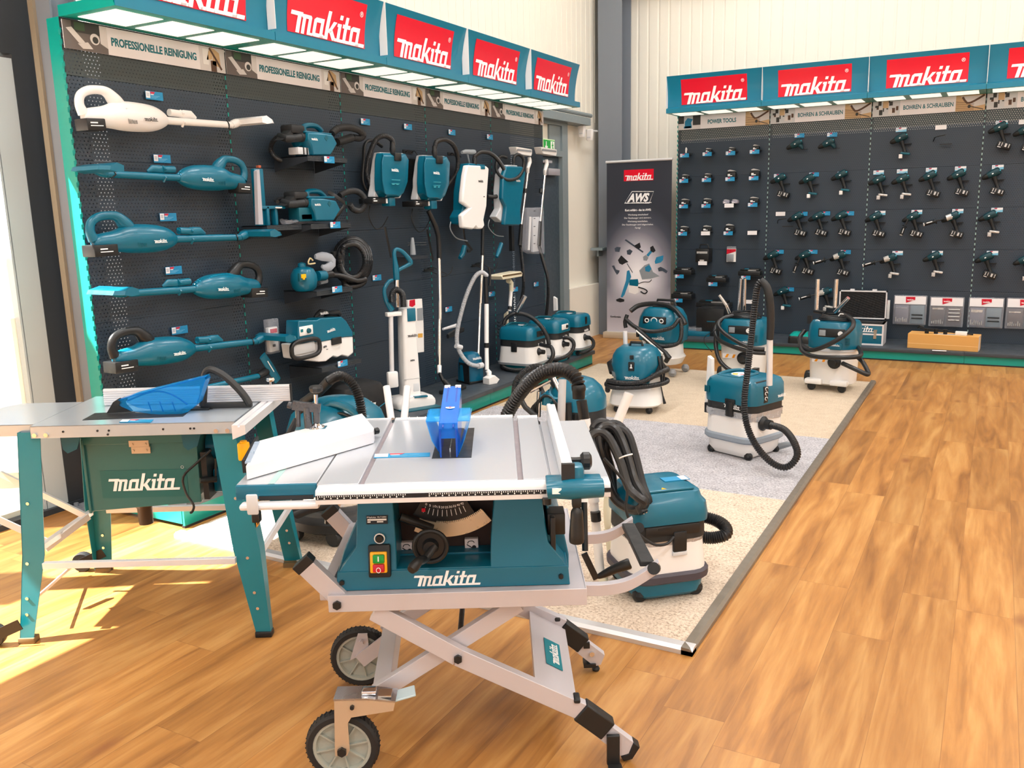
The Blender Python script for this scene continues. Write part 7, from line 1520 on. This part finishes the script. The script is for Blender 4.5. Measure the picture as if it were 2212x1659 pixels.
# ================================================================== SHOP VACUUMS ON THE CARPET
ZC = .020
def layers(t, L):
    out = {}
    for nm, m, secs in L:
        b = MB(); b.body(secs); out[nm] = b.build(nm, m, t, bevel=0)
    return out
def castors(t, w, d, r=.026, m=BLACK, z=0, nm='castor'):
    for sx in (-1, 1):
        for sy in (-1, 1):
            b = MB(); b.lathe([(0, -.014), (r*.8, -.014), (r, -.006), (r, .006), (r*.8, .014), (0, .014)], 16, (sx*w, sy*d, r+z), 'y'); b.tube([(sx*w, sy*d, r+z), (sx*w, sy*d, r*1.9+z)], [r*.9, r*.6], 10); b.build(nm, m, t)
def hose(t, pts, r, nm='hose', m=HOSE, rib=(.009, .0022), k=5, n=12):
    b = MB(); b.tube(pts, r, n, k, rib=rib); return b.build(nm, m, t)
# --- the box vacuum in the middle of the grey carpet
t = thing('wet_dry_vacuum', 'teal and white box vacuum with tall ribbed hose on the grey carpet', 'vacuum cleaner', (-1.262, 5.165, ZC), -22, 'vacuums standing on the carpet')
Lr = layers(t, [('base', WHITE, [(.015, .28, .28, .05), (.05, .33, .33, .07), (.11, .35, .34, .08)]), ('bumper', mat('bumper_bluegrey', '#8d99a6', .45), [(.105, .375, .365, .09), (.115, .395, .385, .10), (.138, .395, .385, .10), (.146, .375, .365, .09)]),
    ('tank', WHITE, [(.140, .362, .352, .08), (.30, .352, .342, .08)]), ('collar', BLACKS, [(.288, .362, .352, .08), (.345, .362, .352, .08)]), ('head', TEAL, [(.335, .368, .356, .07), (.37, .372, .36, .07), (.44, .360, .348, .06), (.468, .33, .32, .05), (.482, .28, .27, .04)])])
castors(t, .135, .135)
hd = Lr['head']; b = MB(); b.tube([(-.12, -.10, .478), (-.12, .0, .490), (-.10, .09, .486), (.0, .10, .486), (.04, .05, .486), (.04, -.08, .484), (.0, -.11, .480)], .011, 8, 3, closed=True); b.build('carry_handle', TEAL, hd)
b = MB(); b.lathe([(0, 0), (.06, 0), (.06, .002), (0, .002)], 20, (-.03, .0, .4815)); st = b.build('round_sticker', PAPER, hd); b = MB(); b.prism([(-.08, -.02), (-.05, -.05), (-.03, -.04), (-.05, .0)], .4836, .484, 'xy'); b.build('yellow_patch', YELL, st); b = MB(); b.box(-.03, .02, -.02, .0, .4836, .484); b.build('red_print', TAGR, st)
b = MB(); b.box(.07, .165, -.12, .04, .455, .474, .006); b.build('top_grip', BLACKS, hd); b = MB(); b.box(-.16, -.125, -.1815, -.178, .385, .42); 
for k in range(5): b.box(-.16+.008*k, -.157+.008*k, -.183, -.179, .385, .425)
b.build('vents', TEALD, hd)
q = LP(t, 1562, 877, -.183); logo(hd, q.x, -.1845, q.z-.004, .125, rot=(0, 2, 0))
b = MB(); b.box(.179, .186, -.075, -.03, .345, .445, .006); cp = b.build('control_slot', BLACK, hd)
for z in (.372, .402, .43): b = MB(); b.tube([(.188, -.052+.013*math.cos(a), z+.010*math.sin(a)) for a in [PI*.3*k for k in range(6)]], .002, 6); b.build('dial_mark', WHITEP, cp)
logo(hd, .1865, .06, .36, .09, rot=(0, 0, 90))
q = LP(t, 1577, 895, -.18); b = MB(); b.box(q.x-.035, q.x+.035, -.19, -.17, .33, .365, .004); b.box(q.x-.025, q.x+.025, -.196, -.172, .26, .35, .005); b.build('latch', BLACK, t)
random.seed(2); b = MB(); ring = []
for z, o_ in ((.248, .0), (.27, .004), (.292, .002)):
    ring.append([(x*(1+o_) + random.uniform(-.003, .003), y*(1+o_)+random.uniform(-.003, .003), z + (random.uniform(-.012, .012) if z < .25 else 0)) for x, y in rrect(.366, .356, .08, 8)])
b.loft(ring, cap=False); b.build('bag_edge', mat('silver_film', '#b9bcc2', .25, metal=.4), t, sharp=12)
K = lambda px, py, y: LP(t, px, py, y)
sk = K(1662, 922, -.06); b = MB(); b.lathe([(0, .178), (.042, .178), (.044, .19), (.03, .205), (.028, .24), (.0, .24)], 18, (0, -.07, .225), 'x'); b.build('hose_socket', BLACK, t)
hp = [(.235, -.07, .225), tuple(K(1694, 928, -.09)), tuple(K(1715, 955, -.15)), tuple(K(1722, 985, -.20)), tuple(K(1700, 1009, -.26)), tuple(K(1668, 1000, -.29)), tuple(K(1635, 965, -.28)), tuple(K(1614, 920, -.26)), tuple(K(1608, 870, -.25)), tuple(K(1615, 800, -.23)), tuple(K(1624, 720, -.21)), tuple(K(1632, 645, -.19)), tuple(K(1637, 618, -.18)), tuple(K(1645, 607, -.17))]
hp[4] = (hp[4][0], hp[4][1], max(hp[4][2], .02)); hp[5] = (hp[5][0], hp[5][1], max(hp[5][2], .03))
hose(t, hp, .018, rib=(.013, .0028))
b = MB(); b.tube([K(1643, 606, -.17), K(1655, 618, -.16), K(1662, 645, -.15), K(1665, 690, -.13), K(1663, 733, -.12)], [.020, .022, .023, .022, .020], 12, 3); b.build('handle_tube', BLACKS, t)
b = MB(); b.cyl(K(1663, 733, -.12), K(1662, 832, -.10), .0175, n=14); b.build('wand', ALUW, t)
b = MB(); q = [K(*p_, .06) for p_ in ((1533, 768), (1541, 775), (1541, 868), (1527, 868))]; b.prism([(v.x, v.z) for v in q], .04, .07); b.build('crevice_nozzle', WHITE, t); b = MB(); q = K(1533, 880, .05); b.box(q.x-.02, q.x+.03, .02, .08, q.z-.03, q.z+.035, .004); b.build('nozzle_clip', BLACK, t)
b = MB(); b.tube([K(1680, 965, .15), K(1700, 960, .16), K(1718, 958, .17)], [.02, .018, .008], 8); b.build('floor_nozzle', MGREY, t)
# --- the vacuum at the front right
t = thing('wet_dry_vacuum', 'big teal and white vacuum with coiled hose on top, on the shaggy carpet', 'vacuum cleaner', (-1.085, 3.095, ZC), 43, 'vacuums standing on the carpet')
Lr = layers(t, [('base', TEAL, [(.015, .26, .25, .05), (.03, .29, .28, .06), (.09, .31, .30, .07)]), ('bumper', mat('bumper_dark', '#45414a', .5), [(.082, .33, .32, .08), (.09, .348, .338, .09), (.115, .348, .338, .09), (.123, .33, .32, .08)]),
    ('tank', WHITE, [(.118, .318, .308, .07), (.26, .300, .290, .075)]), ('collar', BLACKS, [(.250, .312, .302, .07), (.33, .306, .296, .065)]), ('head', TEAL, [(.315, .316, .306, .05), (.34, .318, .308, .05), (.385, .306, .296, .05), (.40, .280, .272, .05), (.425, .262, .252, .04), (.436, .23, .22, .035)])])
castors(t, .115, .11, .030); hd = Lr['head']; K = lambda px, py, y: LP(t, px, py, y)
b = MB(); b.box(-.09, .10, -.12, .08, .432, .441, .005); b.build('lid', TEAL, hd); b = MB(); b.box(-.11, .11, -.155, -.146, .272, .312, .004); b.box(-.06, -.01, -.158, -.146, .30, .305); b.build('collar_handle', BLACK, t)
b = MB(); b.box(.0, .055, -.160, -.14, .205, .285, .005); b.build('latch', BLACK, t); b = MB(); b.box(-.002, .057, -.1595, -.14, .190, .205, .002); b.build('latch_recess', LGREY, t)
b = MB()
R = []
for z, o_ in ((.232, .0), (.245, .012), (.262, .006)): R.append([(x*(1+o_)+random.uniform(-.003, .003), y*(1+o_)+random.uniform(-.003, .003), z) for x, y in rrect(.304, .294, .075, 8)])
b.loft(R, cap=False); b.build('bag_edge', mat('silver_film', '#b9bcc2'), t, sharp=12)
tg = MB().box(.02, .125, -.03, .02, .4415, .4435).build('blue_card', TAGB, hd); tg.rotation_euler = (0, 0, 0); MB().box(.09, .12, -.028, .018, .4436, .444).build('card_print', PAPER, tg); b = MB(); b.prism([(-.03, -.11), (-.01, -.11), (-.02, -.09)], .4412, .4418, 'xy'); b.build('yellow_patch', YELL, hd)
sk = K(1500, 1168, .06); b = MB(); b.lathe([(0, .15), (.03, .15), (.03, .185), (.0, .185)], 16, (0, .06, .255), 'x'); b.build('hose_socket', BLACK, t)
hose(t, [(.18, .06, .255), (.22, .05, .250), (.265, .02, .240), (.285, -.02, .225), (.27, -.05, .205), (.22, -.03, .19), (.17, .01, .19)], .024, nm='hose', rib=(.008, .0022))
b = MB(); b.tube([K(*p_) for p_ in ((1305, 990, -.16), (1340, 1030, -.17), (1355, 1060, -.18), (1352, 1100, -.19), (1372, 1145, -.20), (1410, 1175, -.2), (1440, 1175, -.18), (1455, 1160, -.16))], .0055, 8, 4); b.build('power_cable', BLACKS, t)
b = MB(); b.cyl(K(1382, 1092, -.15), K(1390, 1108, -.17), .019, n=14); pg = b.build('plug', BLACK, t); b = MB(); b.cyl(K(1388, 1104, -.17), K(1391, 1110, -.185), .003, n=6); b.cyl(K(1394, 1101, -.17), K(1397, 1107, -.185), .003, n=6); b.build('plug_pin', CHROME, pg)
# coiled hose leaning on the head
t2 = thing('hose', 'thick bundle of coiled black hose hanging over the front right vacuum', 'hose', (-1.2, 2.95, .46), 0, 'loose hoses'); K = lambda px, py, y: LP(t2, px, py, y)
for k, (ox, oy, dep) in enumerate(((0, 0, .02), (12, 8, -.02), (24, 4, .06), (-6, 22, -.05), (34, 14, .02))):
    pts = [(1282+ox, 925+oy), (1300+ox, 912+oy), (1322+ox, 925+oy), (1345+ox*.8, 975+oy), (1362+ox*.7, 1030+oy), (1382+ox*.4, 1062+oy*.6), (1392+ox*.2, 1085), (1378, 1102), (1352, 1096), (1326, 1068+oy*.3), (1308+ox*.4, 1015+oy*.5), (1288+ox*.6, 962+oy*.6)]
    b = MB(); b.tube([K(x, y, dep + .03*math.sin(i*.9)) for i, (x, y) in enumerate(pts)], .0175, 10, 4, closed=True, rib=None); b.build('hose_loop', HOSE if k % 2 else mat('hose_dull', '#202124', .45), t2)
b = MB(); b.tube([K(1338, 990, -.07), K(1350, 985, -.08), K(1366, 981, -.06)], .003, 6, 2); b.build('cable_tie', WHITE, t2)
# white tube leaning beside it
t2 = thing('suction_tube', 'wide white open-ended suction tube leaning towards the grey carpet', 'suction tube', tuple(onz(1318, 1100, .10)), 0, 'loose tubes'); K = lambda px, py, y: LP(t2, px, py, y)
b = MB(); a_, c_ = K(1314, 962, .18), K(1359, 850, .22); b.tube([a_, c_], .0235, 18, cap=False); b.tube([c_, a_], .0215, 18, cap=False); dd_ = (a_-c_).normalized(); b.tube([a_ + dd_*((.034 - t2.location.z - a_.z)/dd_.z), a_], .0235, 18); b.build('tube', WHITE, t2)
# long wand with elbow hose behind the saw table
t2 = thing('suction_hose', 'thick ribbed black hose arching over a white tube behind the front saw', 'hose', tuple(onz(1300, 1250, ZC)), 0, 'loose hoses'); K = lambda px, py, y: LP(t2, px, py, y)
b = MB(); b.cyl(K(1297, 1240, .0), K(1283, 1085, .02), .0185, n=16); b.cyl(K(1283, 1085, .02), K(1263, 905, .05), .0225, n=16); b.build('tube', WHITE, t2)
b = MB(); b.cyl(K(1288, 1125, .0), K(1286, 1105, .0), .021, n=16); b.cyl(K(1262, 905, .05), K(1256, 865, .05), .0215, n=16); b.lathe([(.0, -.03), (.025, -.03), (.0265, .0), (.029, .005), (.029, .02), (.024, .028), (0, .028)], 18, tuple(K(1250, 845, .05))); b.build('cuff', BLACK, t2)
hose(t2, [K(1250, 832, .05), K(1240, 812, .06), K(1215, 799, .08), K(1180, 802, .10), K(1145, 825, .12), K(1115, 862, .14), K(1092, 905, .15), K(1080, 960, .16)], .0265, rib=(.014, .0045), m=HOSE)
b = MB(); b.tube([K(1300, 1238, -.01), K(1304, 1262, -.02), K(1312, 1272, -.06)], [.02, .024, .03], 12, 2); b.build('floor_head', CREAM, t2)
t2 = thing('suction_tube', 'slender cream tube standing by the right end of the front saw', 'suction tube', tuple(onz(1322, 1200, ZC)), 0, 'loose tubes'); K = lambda px, py, y: LP(t2, px, py, y)
b = MB(); b.tube([K(1312, 1062, .02), K(1311, 1100, .01), K(1313, 1132, 0), K(1311, 1142, 0)], [.013, .0165, .0165, .010], 14, 2); b.tube([K(1311, 1142, 0), K(1318, 1200, 0)], .012, 12); b.build('tube', CREAM, t2)
# --- vacuum with wrapped hose at the left of the grey carpet
t = thing('wet_dry_vacuum', 'teal-headed vacuum with two switches and hose wound round it, front left of the group', 'vacuum cleaner', (-2.27, 6.00, ZC), 8, 'vacuums standing on the carpet')
Lr = layers(t, [('tank', WHITE, [(.05, .36, .34, .12), (.065, .39, .37, .13), (.12, .375, .355, .14), (.17, .35, .33, .14), (.27, .335, .32, .14)]), ('tank_rim', MGREY, [(.262, .36, .345, .15), (.30, .365, .35, .15)]),
    ('head', TEAL, [(.20, .22, .36, .04), (.295, .30, .365, .10), (.36, .355, .35, .12), (.42, .34, .32, .12), (.46, .29, .27, .10), (.485, .22, .2, .08)])])
castors(t, .12, .12, .026); hd = Lr['head']; K = lambda px, py, y: LP(t, px, py, y)
b = MB(); b.tube([(-.165, -.06, .28), (-.175, -.02, .34), (-.16, .02, .38)], [.03, .05, .02], 10); b.tube([(.165, -.06, .28), (.175, -.02, .34), (.16, .02, .38)], [.03, .05, .02], 10); b.build('side_panel', BLACKS, t)
b = MB(); b.box(-.022, .022, -.186, -.17, .325, .39, .004); b.build('lower_switch', BLACK, hd); b = MB(); b.box(-.014, .014, -.176, -.16, .41, .438, .003); b.build('upper_switch', BLACK, hd); b = MB(); b.box(-.004, .004, -.1875, -.186, .35, .375); b.box(-.009, .009, -.1875, -.186, .345, .352); b.build('switch_print', WHITEP, hd)
b = MB(); b.tube([(-.05, -.02, .475), (-.04, -.02, .51), (.04, -.02, .51), (.05, -.02, .475)], .011, 8); b.build('top_grip', BLACK, hd); logo(hd, -.055, -.184, .262, .12)
b = MB(); b.cyl((-.10, .06, .45), (-.105, .06, .58), .017, n=12); b.build('tube', ALUW, t)
pts = []
for a in range(0, 760, 40):
    r = math.radians(a - 150); z = .25 - .0001*a + .025*math.cos(r*1.0); pts.append((.225*math.cos(r), .215*math.sin(r), z + (.05 if 90 < a < 270 else 0)))
hose(t, pts, .018, rib=(.010, .0012)); b = MB(); b.tube([K(1428, 835, .0), K(1432, 855, .0), K(1436, 872, 0)], [.004, .005, .012], 8); b.build('plug', BLACK, t)
b = MB(); b.tube([(.17, -.06, .42), (.20, -.08, .30), (.20, -.08, .22)], .008, 8, 3); b.tube([(.19, -.04, .42), (.215, -.06, .30), (.21, -.06, .22)], .008, 8, 3); b.build('power_cable', BLACK, t)
q = MB().box(.05, .14, -.176, -.17, .19, .235).build('warning_label', PAPER, t); b = MB(); b.prism([(.07, .20), (.10, .20), (.12, .225), (.09, .225)], -.178, -.176); b.build('red_print', TAGR, q)
# --- large round vacuum in front of the roll-up banner
t = thing('wet_dry_vacuum', 'large round teal vacuum with three dials before the roll-up banner', 'vacuum cleaner', (-2.58, 7.48, ZC if 0 else .02), -6, 'vacuums standing on the carpet')
Lr = layers(t, [('tank', WHITE, [(.10, .34, .32, .14), (.16, .40, .38, .16), (.19, .36, .34, .15), (.30, .35, .33, .15)]), ('collar', TEALD, [(.28, .37, .35, .16), (.33, .39, .37, .17)]),
    ('head', TEAL, [(.31, .42, .39, .17), (.44, .44, .40, .18), (.52, .41, .38, .17), (.585, .34, .31, .14), (.61, .25, .22, .10)])])
hd = Lr['head']; castors(t, .16, .14, .036, mat('castor_grey', '#9a9ca0', .4)); K = lambda px, py, y: LP(t, px, py, y)
for x, r in ((-.07, .018), (0, .028), (.07, .018)):
    b = MB(); b.tube([(x+r*math.cos(a), -.188-.001, .50+r*.9*math.sin(a)) for a in [2*PI*k/14 for k in range(14)]], .005, 6, closed=True); b.build('dial', WHITEP, hd)
b = MB(); b.box(-.11, .11, -.190, -.17, .47, .535, .006); b.build('dial_panel', BLACK, hd); b = MB(); b.box(-.06, .06, -.10, .02, .60, .64, .01); b.tube([(-.10, .05, .60), (-.08, .05, .66), (.08, .05, .66), (.10, .05, .60)], .012, 8); b.build('top_grip', BLACKS, hd)
q = K(1410, 733, -.19); logo(hd, q.x-.02, -.196, q.z, .14)
b = MB(); b.box(-.215, -.19, -.12, .02, .33, .42, .01); b.build('side_clip', BLACK, t)
pts = [K(1362, 672, -.15), K(1380, 660, -.1), K(1413, 656, -.08), K(1450, 663, -.1), K(1472, 685, -.15), K(1480, 700, -.18)]; b = MB(); b.tube(pts, .022, 10, 4); b.tube([K(1355, 680, -.16), K(1350, 695, -.18), K(1352, 708, -.18)], .018, 8, 2); b.build('tube_bow', BLACK, t)
pts = [K(*p_) for p_ in ((1352, 690, -.2), (1375, 708, -.24), (1410, 716, -.26), (1450, 708, -.25), (1468, 690, -.2), (1472, 715, -.2), (1466, 740, -.22), (1440, 748, -.24), (1415, 745, -.24), (1390, 730, -.25))]; hose(t, pts, .018, rib=(.009, .0008))
b = MB(); b.cyl(K(1376, 710, -.27), K(1440, 765, -.27), .020, n=12); b.build('lance', BLACK, t); b = MB(); b.cyl(K(1374, 714, -.29), K(1432, 764, -.29), .007); b.build('lance_rod', WHITE, t); b = MB(); b.tube([K(1436, 760, -.28), K(1444, 772, -.28), K(1438, 782, -.28)], [.018, .03, .02], 10); b.build('nozzle', BLACK, t)
b = MB(); b.cyl(K(1391, 735, -.21), K(1391, 745, -.21), .018, n=10); b.build('tube', ALUW, t)
# --- two tall vacuums near the back wall
def tall(loc, rz, lab, K_hose, bottom):
    t = thing('wet_dry_vacuum', lab, 'vacuum cleaner', loc, rz, 'vacuums standing on the carpet')
    Lr = layers(t, [('tank', WHITE, [(.045, .30, .30, .12), (.06, .34, .34, .13), (.28, .36, .36, .15), (.33, .36, .36, .15)]), ('rim', LGREY, [(.325, .375, .375, .15), (.35, .375, .375, .15)]),
        ('head', TEAL, [(.345, .38, .37, .13), (.45, .385, .372, .12), (.53, .36, .35, .11), (.555, .33, .32, .10)])])
    hd = Lr['head']
    for sx in (-1, 1):
        b = MB(); b.box(sx*.10-.07, sx*.10+.07, -.21, -.14, .055, .10, .015); b.build('castor_arm', WHITE, t)
        b = MB(); b.lathe([(0, -.016), (.03, -.016), (.034, 0), (.03, .016), (0, .016)], 14, (sx*.12, -.165, .034), 'y'); b.build('castor', BLACK, t)
    b = MB(); b.lathe([(0, -.025), (.055, -.025), (.06, 0), (.055, .025), (0, .025)], 20, (-.215, .06, .06), 'x'); b.build('rear_wheel', BLACK, t); b = MB(); b.lathe([(0, -.03), (.04, -.03), (.04, -.02), (0, -.02)], 16, (-.215, .06, .06), 'x'); b.build('wheel_cap', TEALD, t)
    pn = MB().box(-.08, .13, -.19, -.17, .44, .51, .008).build('control_panel', BLACK, hd); MB().box(-.07, -.02, -.193, -.19, .452, .498, .003).build('switch_plate', MGREY, pn)
    b = MB(); b.lathe([(0, -.20), (.018, -.20), (.02, -.19), (0, -.19)], 16, (.095, 0, .475), 'y'); b.build('dial', WHITE, pn)
    b = MB(); b.box(.02, .11, -.20, -.16, .345, .40, .006); b.build('front_latch', TEAL, t); logo(hd, .025, -.202, .375, .075)
    b = MB()
    for k in range(5): b.box(.13, .165, -.175, -.165, .385+.012*k, .391+.012*k)
    b.build('vents', TEALD, hd)
    q = MB().box(-.12, .0, -.184, -.176, .235, .275).build('warning_label', PAPER, t); b = MB(); b.prism([(-.10, .24), (-.08, .24), (-.065, .27), (-.085, .27)], -.186, -.184); b.prism([(-.04, .24), (-.02, .24), (-.008, .27), (-.028, .27)], -.186, -.184); b.build('red_print', ORNG, q)
    b = MB(); b.lathe([(0, -.175), (.05, -.175), (.052, -.20), (.03, -.21), (.026, -.25), (0, -.25)], 18, (.06, 0, .245), 'y'); b.build('hose_socket', BLACK, t)
    b = MB()
    for k in range(5): b.tube([((.135-.008*k)*math.cos(a)+random.uniform(-.004, .004), (.10-.006*k)*math.sin(a), .565+.009*k+.004*math.sin(3*a+k)) for a in [2*PI*j/14 for j in range(14)]], .006, 6, 2, closed=True)
    b.build('power_cable', BLACK, t)
    return t, hd
t, hd = tall((-1.085, 7.36, ZC), -8, 'tall teal and white vacuum with hose wrapped around it, nearest the wooden aisle', 0, 0); K = lambda px, py, y: LP(t, px, py, y)
C3 = lambda x, y: (1690 + x*.16881, 580 + y*.16878)
W3 = lambda x, y, d: tuple(K(*C3(x, y), d))
hose(t, [W3(*p_) for p_ in ((740, 575, .05), (850, 630, -.05), (910, 680, -.14), (890, 760, -.22), (780, 860, -.26), (620, 960, -.28), (450, 1030, -.26), (330, 1040, -.2), (240, 970, -.1), (225, 880, .0), (290, 790, .05))], .018, rib=None)
hose(t, [W3(*p_) for p_ in ((225, 960, -.1), (260, 1060, -.2), (380, 1120, -.26), (600, 1140, -.28), (900, 1135, -.26), (1000, 1110, -.2), (990, 1040, -.1), (950, 1000, .0))], .018, rib=None)
hose(t, [W3(*p_) for p_ in ((770, 1215, -.25), (850, 1250, -.27), (980, 1310, -.26), (1085, 1355, -.24), (1095, 1320, -.2), (1030, 1200, -.18), (960, 1130, -.15))], .018, rib=None)
b = MB(); b.cyl(W3(455, 135, .05), W3(435, 540, .05), .017, n=12); b.cyl(W3(695, 135, .08), W3(670, 500, .08), .016, n=12); b.cyl(W3(845, 375, .0), W3(670, 560, .05), .015, n=12); b.build('chrome_tubes', CHROME, t)
b = MB(); b.cyl(W3(410, 545, .05), W3(560, 570, .0), .016, n=10); b.box(W3(330, 610, .1)[0], W3(380, 610, .1)[0], .08, .12, W3(350, 700, .1)[2], W3(350, 600, .1)[2]); b.build('holder', BLACK, t)
b = MB(); b.tube([W3(720, 610, -.1), W3(740, 580, -.1), W3(785, 585, -.1)], .004, 6, 2); b.tube([W3(420, 715, -.1), W3(430, 660, -.1), W3(480, 670, -.1)], .004, 6, 2); b.build('cable_tie', WHITE, t)
t, hd = tall((-1.80, 7.30, ZC), -5, 'tall teal and white vacuum behind the ribbed hose, with chrome tubes standing up', 0, 0); K = lambda px, py, y: LP(t, px, py, y)
W2 = lambda x, y, d: tuple(K(1430 + x*.217, 520 + y*.217, d))
hose(t, [W2(*p_) for p_ in ((850, 730, .0), (640, 760, -.1), (560, 830, -.18), (620, 920, -.24), (760, 1010, -.27), (900, 1070, -.28), (1020, 1080, -.25))], .017, rib=None)
hose(t, [W2(*p_) for p_ in ((590, 800, -.05), (530, 880, -.12), (560, 980, -.2), (720, 1060, -.26), (900, 1110, -.28), (1030, 1120, -.25))], .017, rib=None)
hose(t, [W2(*p_) for p_ in ((535, 960, -.12), (540, 1080, -.18), (580, 1200, -.24), (680, 1290, -.27), (790, 1295, -.28), (870, 1260, -.27))], .018, rib=None)
b = MB(); b.cyl(W2(785, 375, .05), W2(765, 690, .08), .012, n=12); b.cyl(W2(825, 375, .05), W2(820, 690, .08), .013, n=12); b.cyl(W2(570, 540, .02), W2(640, 640, .04), .014, n=12); b.cyl(W2(640, 640, .04), W2(672, 720, .06), .014, n=12); b.build('chrome_tubes', CHROME, t)
b = MB(); b.box(W2(905, 1290, -.3)[0], W2(960, 1290, -.3)[0], -.33, -.27, W2(905, 1325, -.3)[2], W2(905, 1265, -.3)[2], .003); b.build('plug', BLACK, t)
b = MB(); b.tube([W2(590, 830, -.2), W2(520, 900, -.2), W2(430, 950, -.2), W2(425, 1020, -.2), W2(500, 1110, -.2)], .003, 6, 3); b.build('thin_cable', BLACK, t)
# --- domed vacuum behind the front saw
t = thing('wet_dry_vacuum', 'teal domed vacuum with black vents, half hidden behind the front saw table', 'vacuum cleaner', (-2.13, 4.62, ZC), 0, 'vacuums standing on the carpet'); K = lambda px, py, y: LP(t, px, py, y)
Lr = layers(t, [('base', BLACKS, [(.03, .30, .28, .12), (.10, .34, .32, .13), (.33, .345, .32, .14)]), ('dome', TEAL, [(.325, .355, .33, .15), (.39, .35, .325, .15), (.45, .30, .28, .13), (.49, .22, .2, .1), (.505, .12, .12, .05)])]); castors(t, .12, .11, .028)
b = MB()
for k in range(12): b.box(-.10+.022*k, -.092+.022*k, -.166, -.155, .285, .315)
for k in range(4): b.box(-.02, .12, -.166, -.156, .12+.035*k, .128+.035*k)
b.build('vents', DK, Lr['base'])
b = MB(); b.tube([K(1168, 860, -.2), K(1186, 848, -.2), K(1196, 860, -.2), K(1186, 875, -.2)], [.012, .02, .03, .012], 10); b.tube([K(1180, 850, -.22), K(1180, 875, -.22)], [.02, .03], 10, flat=((0, 1, 0), .4)); b.build('cable_hook', TEAL, t)
b = MB(); rr = random.Random(4)
for k in range(6): b.tube([tuple(K(1180 + (22+2*k)*math.cos(a) + rr.uniform(-2, 2), 890 + (36-2*k)*math.sin(a), -.24+.01*k)) for a in [2*PI*j/12 for j in range(12)]], .006, 6, 2, closed=True)
b.build('power_cable', BLACK, t)
b = MB(); b.cyl(K(1196, 818, -.1), K(1222, 870, -.15), .016, n=12); b.cyl(K(1165, 845, -.2), K(1163, 900, -.2), .014, n=12); b.cyl(K(1145, 847, -.2), K(1190, 823, -.15), .008, n=10); b.build('chrome_tubes', CHROME, t)
b = MB(); b.cyl(K(1190, 815, -.1), K(1200, 835, -.1), .022, n=12); b.cyl(K(1168, 838, -.15), K(1178, 860, -.2), .014, n=10); b.cyl(K(1228, 870, -.18), K(1232, 930, -.18), .018, n=12); b.build('tube_cuff', BLACK, t)
hose(t, [K(1110, 870, -.1), K(1115, 825, -.05), K(1140, 798, .0), (K(1165, 792, .05)), K(1185, 800, .1)], .019, rib=(.008, .0015)); b = MB(); b.tube([K(1125, 860, -.25), K(1135, 880, -.26), K(1160, 900, -.26)], .016, 10, 2); b.build('handle_bow', BLACKS, t)
# --- round canister with chrome body behind the two saws
t = thing('wet_dry_vacuum', 'round teal canister vacuum with shiny metal body between the two saws', 'vacuum cleaner', (-2.66, 3.08, ZC), 0, 'vacuums standing on the carpet'); K = lambda px, py, y: LP(t, px, py, y)
b = MB(); b.lathe([(0, .05), (.24, .05), (.275, .07), (.28, .11), (.25, .135), (0, .135)], 36); b.build('bumper', BLACKS, t)
b = MB(); b.lathe([(0, .13), (.185, .13), (.19, .16), (.19, .42), (0, .42)], 40); b.build('metal_tank', CHROME, t)
b = MB(); b.lathe([(0, .42), (.225, .42), (.235, .45), (.235, .50), (.21, .57), (.15, .62), (.08, .64), (0, .645)], 40); hd = b.build('head', TEAL, t)
b = MB(); b.tube([K(690, 885, -.1), K(720, 872, -.1), K(760, 885, -.12), K(790, 915, -.14), K(805, 935, -.14)], [.014, .018, .018, .018, .012], 10, 3); b.build('handle', TEAL, hd)
b = MB(); b.tube([K(715, 900, -.12), K(735, 893, -.12), K(765, 905, -.14), K(795, 930, -.14)], .008, 8, 3); b.build('handle_grip', BLACK, hd)
b = MB(); b.tube([K(655, 870, -.12), K(690, 845, -.12), K(712, 822, -.12)], [.022, .022, .024], 14, 1); b.build('hose_cuff', BLACKS, t)
hose(t, [K(712, 822, -.12), K(735, 812, -.12), K(760, 828, -.12), K(777, 865, -.12), K(783, 915, -.12), K(783, 960, -.12)], .020, rib=(.010, .003))
hose(t, [K(640, 1112, -.3), K(670, 1100, -.3), K(720, 1088, -.3)], .018, rib=(.009, .0025), nm='lower_hose'); b = MB(); b.tube([K(622, 940, -.1), K(600, 990, -.1), K(612, 960, -.1)], .010, 8); b.tube([K(705, 1040, -.3), K(712, 1090, -.3), K(708, 1130, -.3)], .015, 8); b.build('bracket', BLACK, t)
b = MB()
for a in (200, 250, 300, 340): x, y = .25*math.cos(math.radians(a)), .25*math.sin(math.radians(a)); b2 = MB(); b2.lathe([(0, -.016), (.035, -.016), (.04, 0), (.035, .016), (0, .016)], 16, (x, y, .041), 'y'); b2.build('castor', BLACKS, t)
b = MB(); b.tube([K(655, 885, -.16), K(640, 905, -.16), K(618, 945, -.16)], [.012, .014, .010], 8); b.build('pipe_bow', BLACK, t)
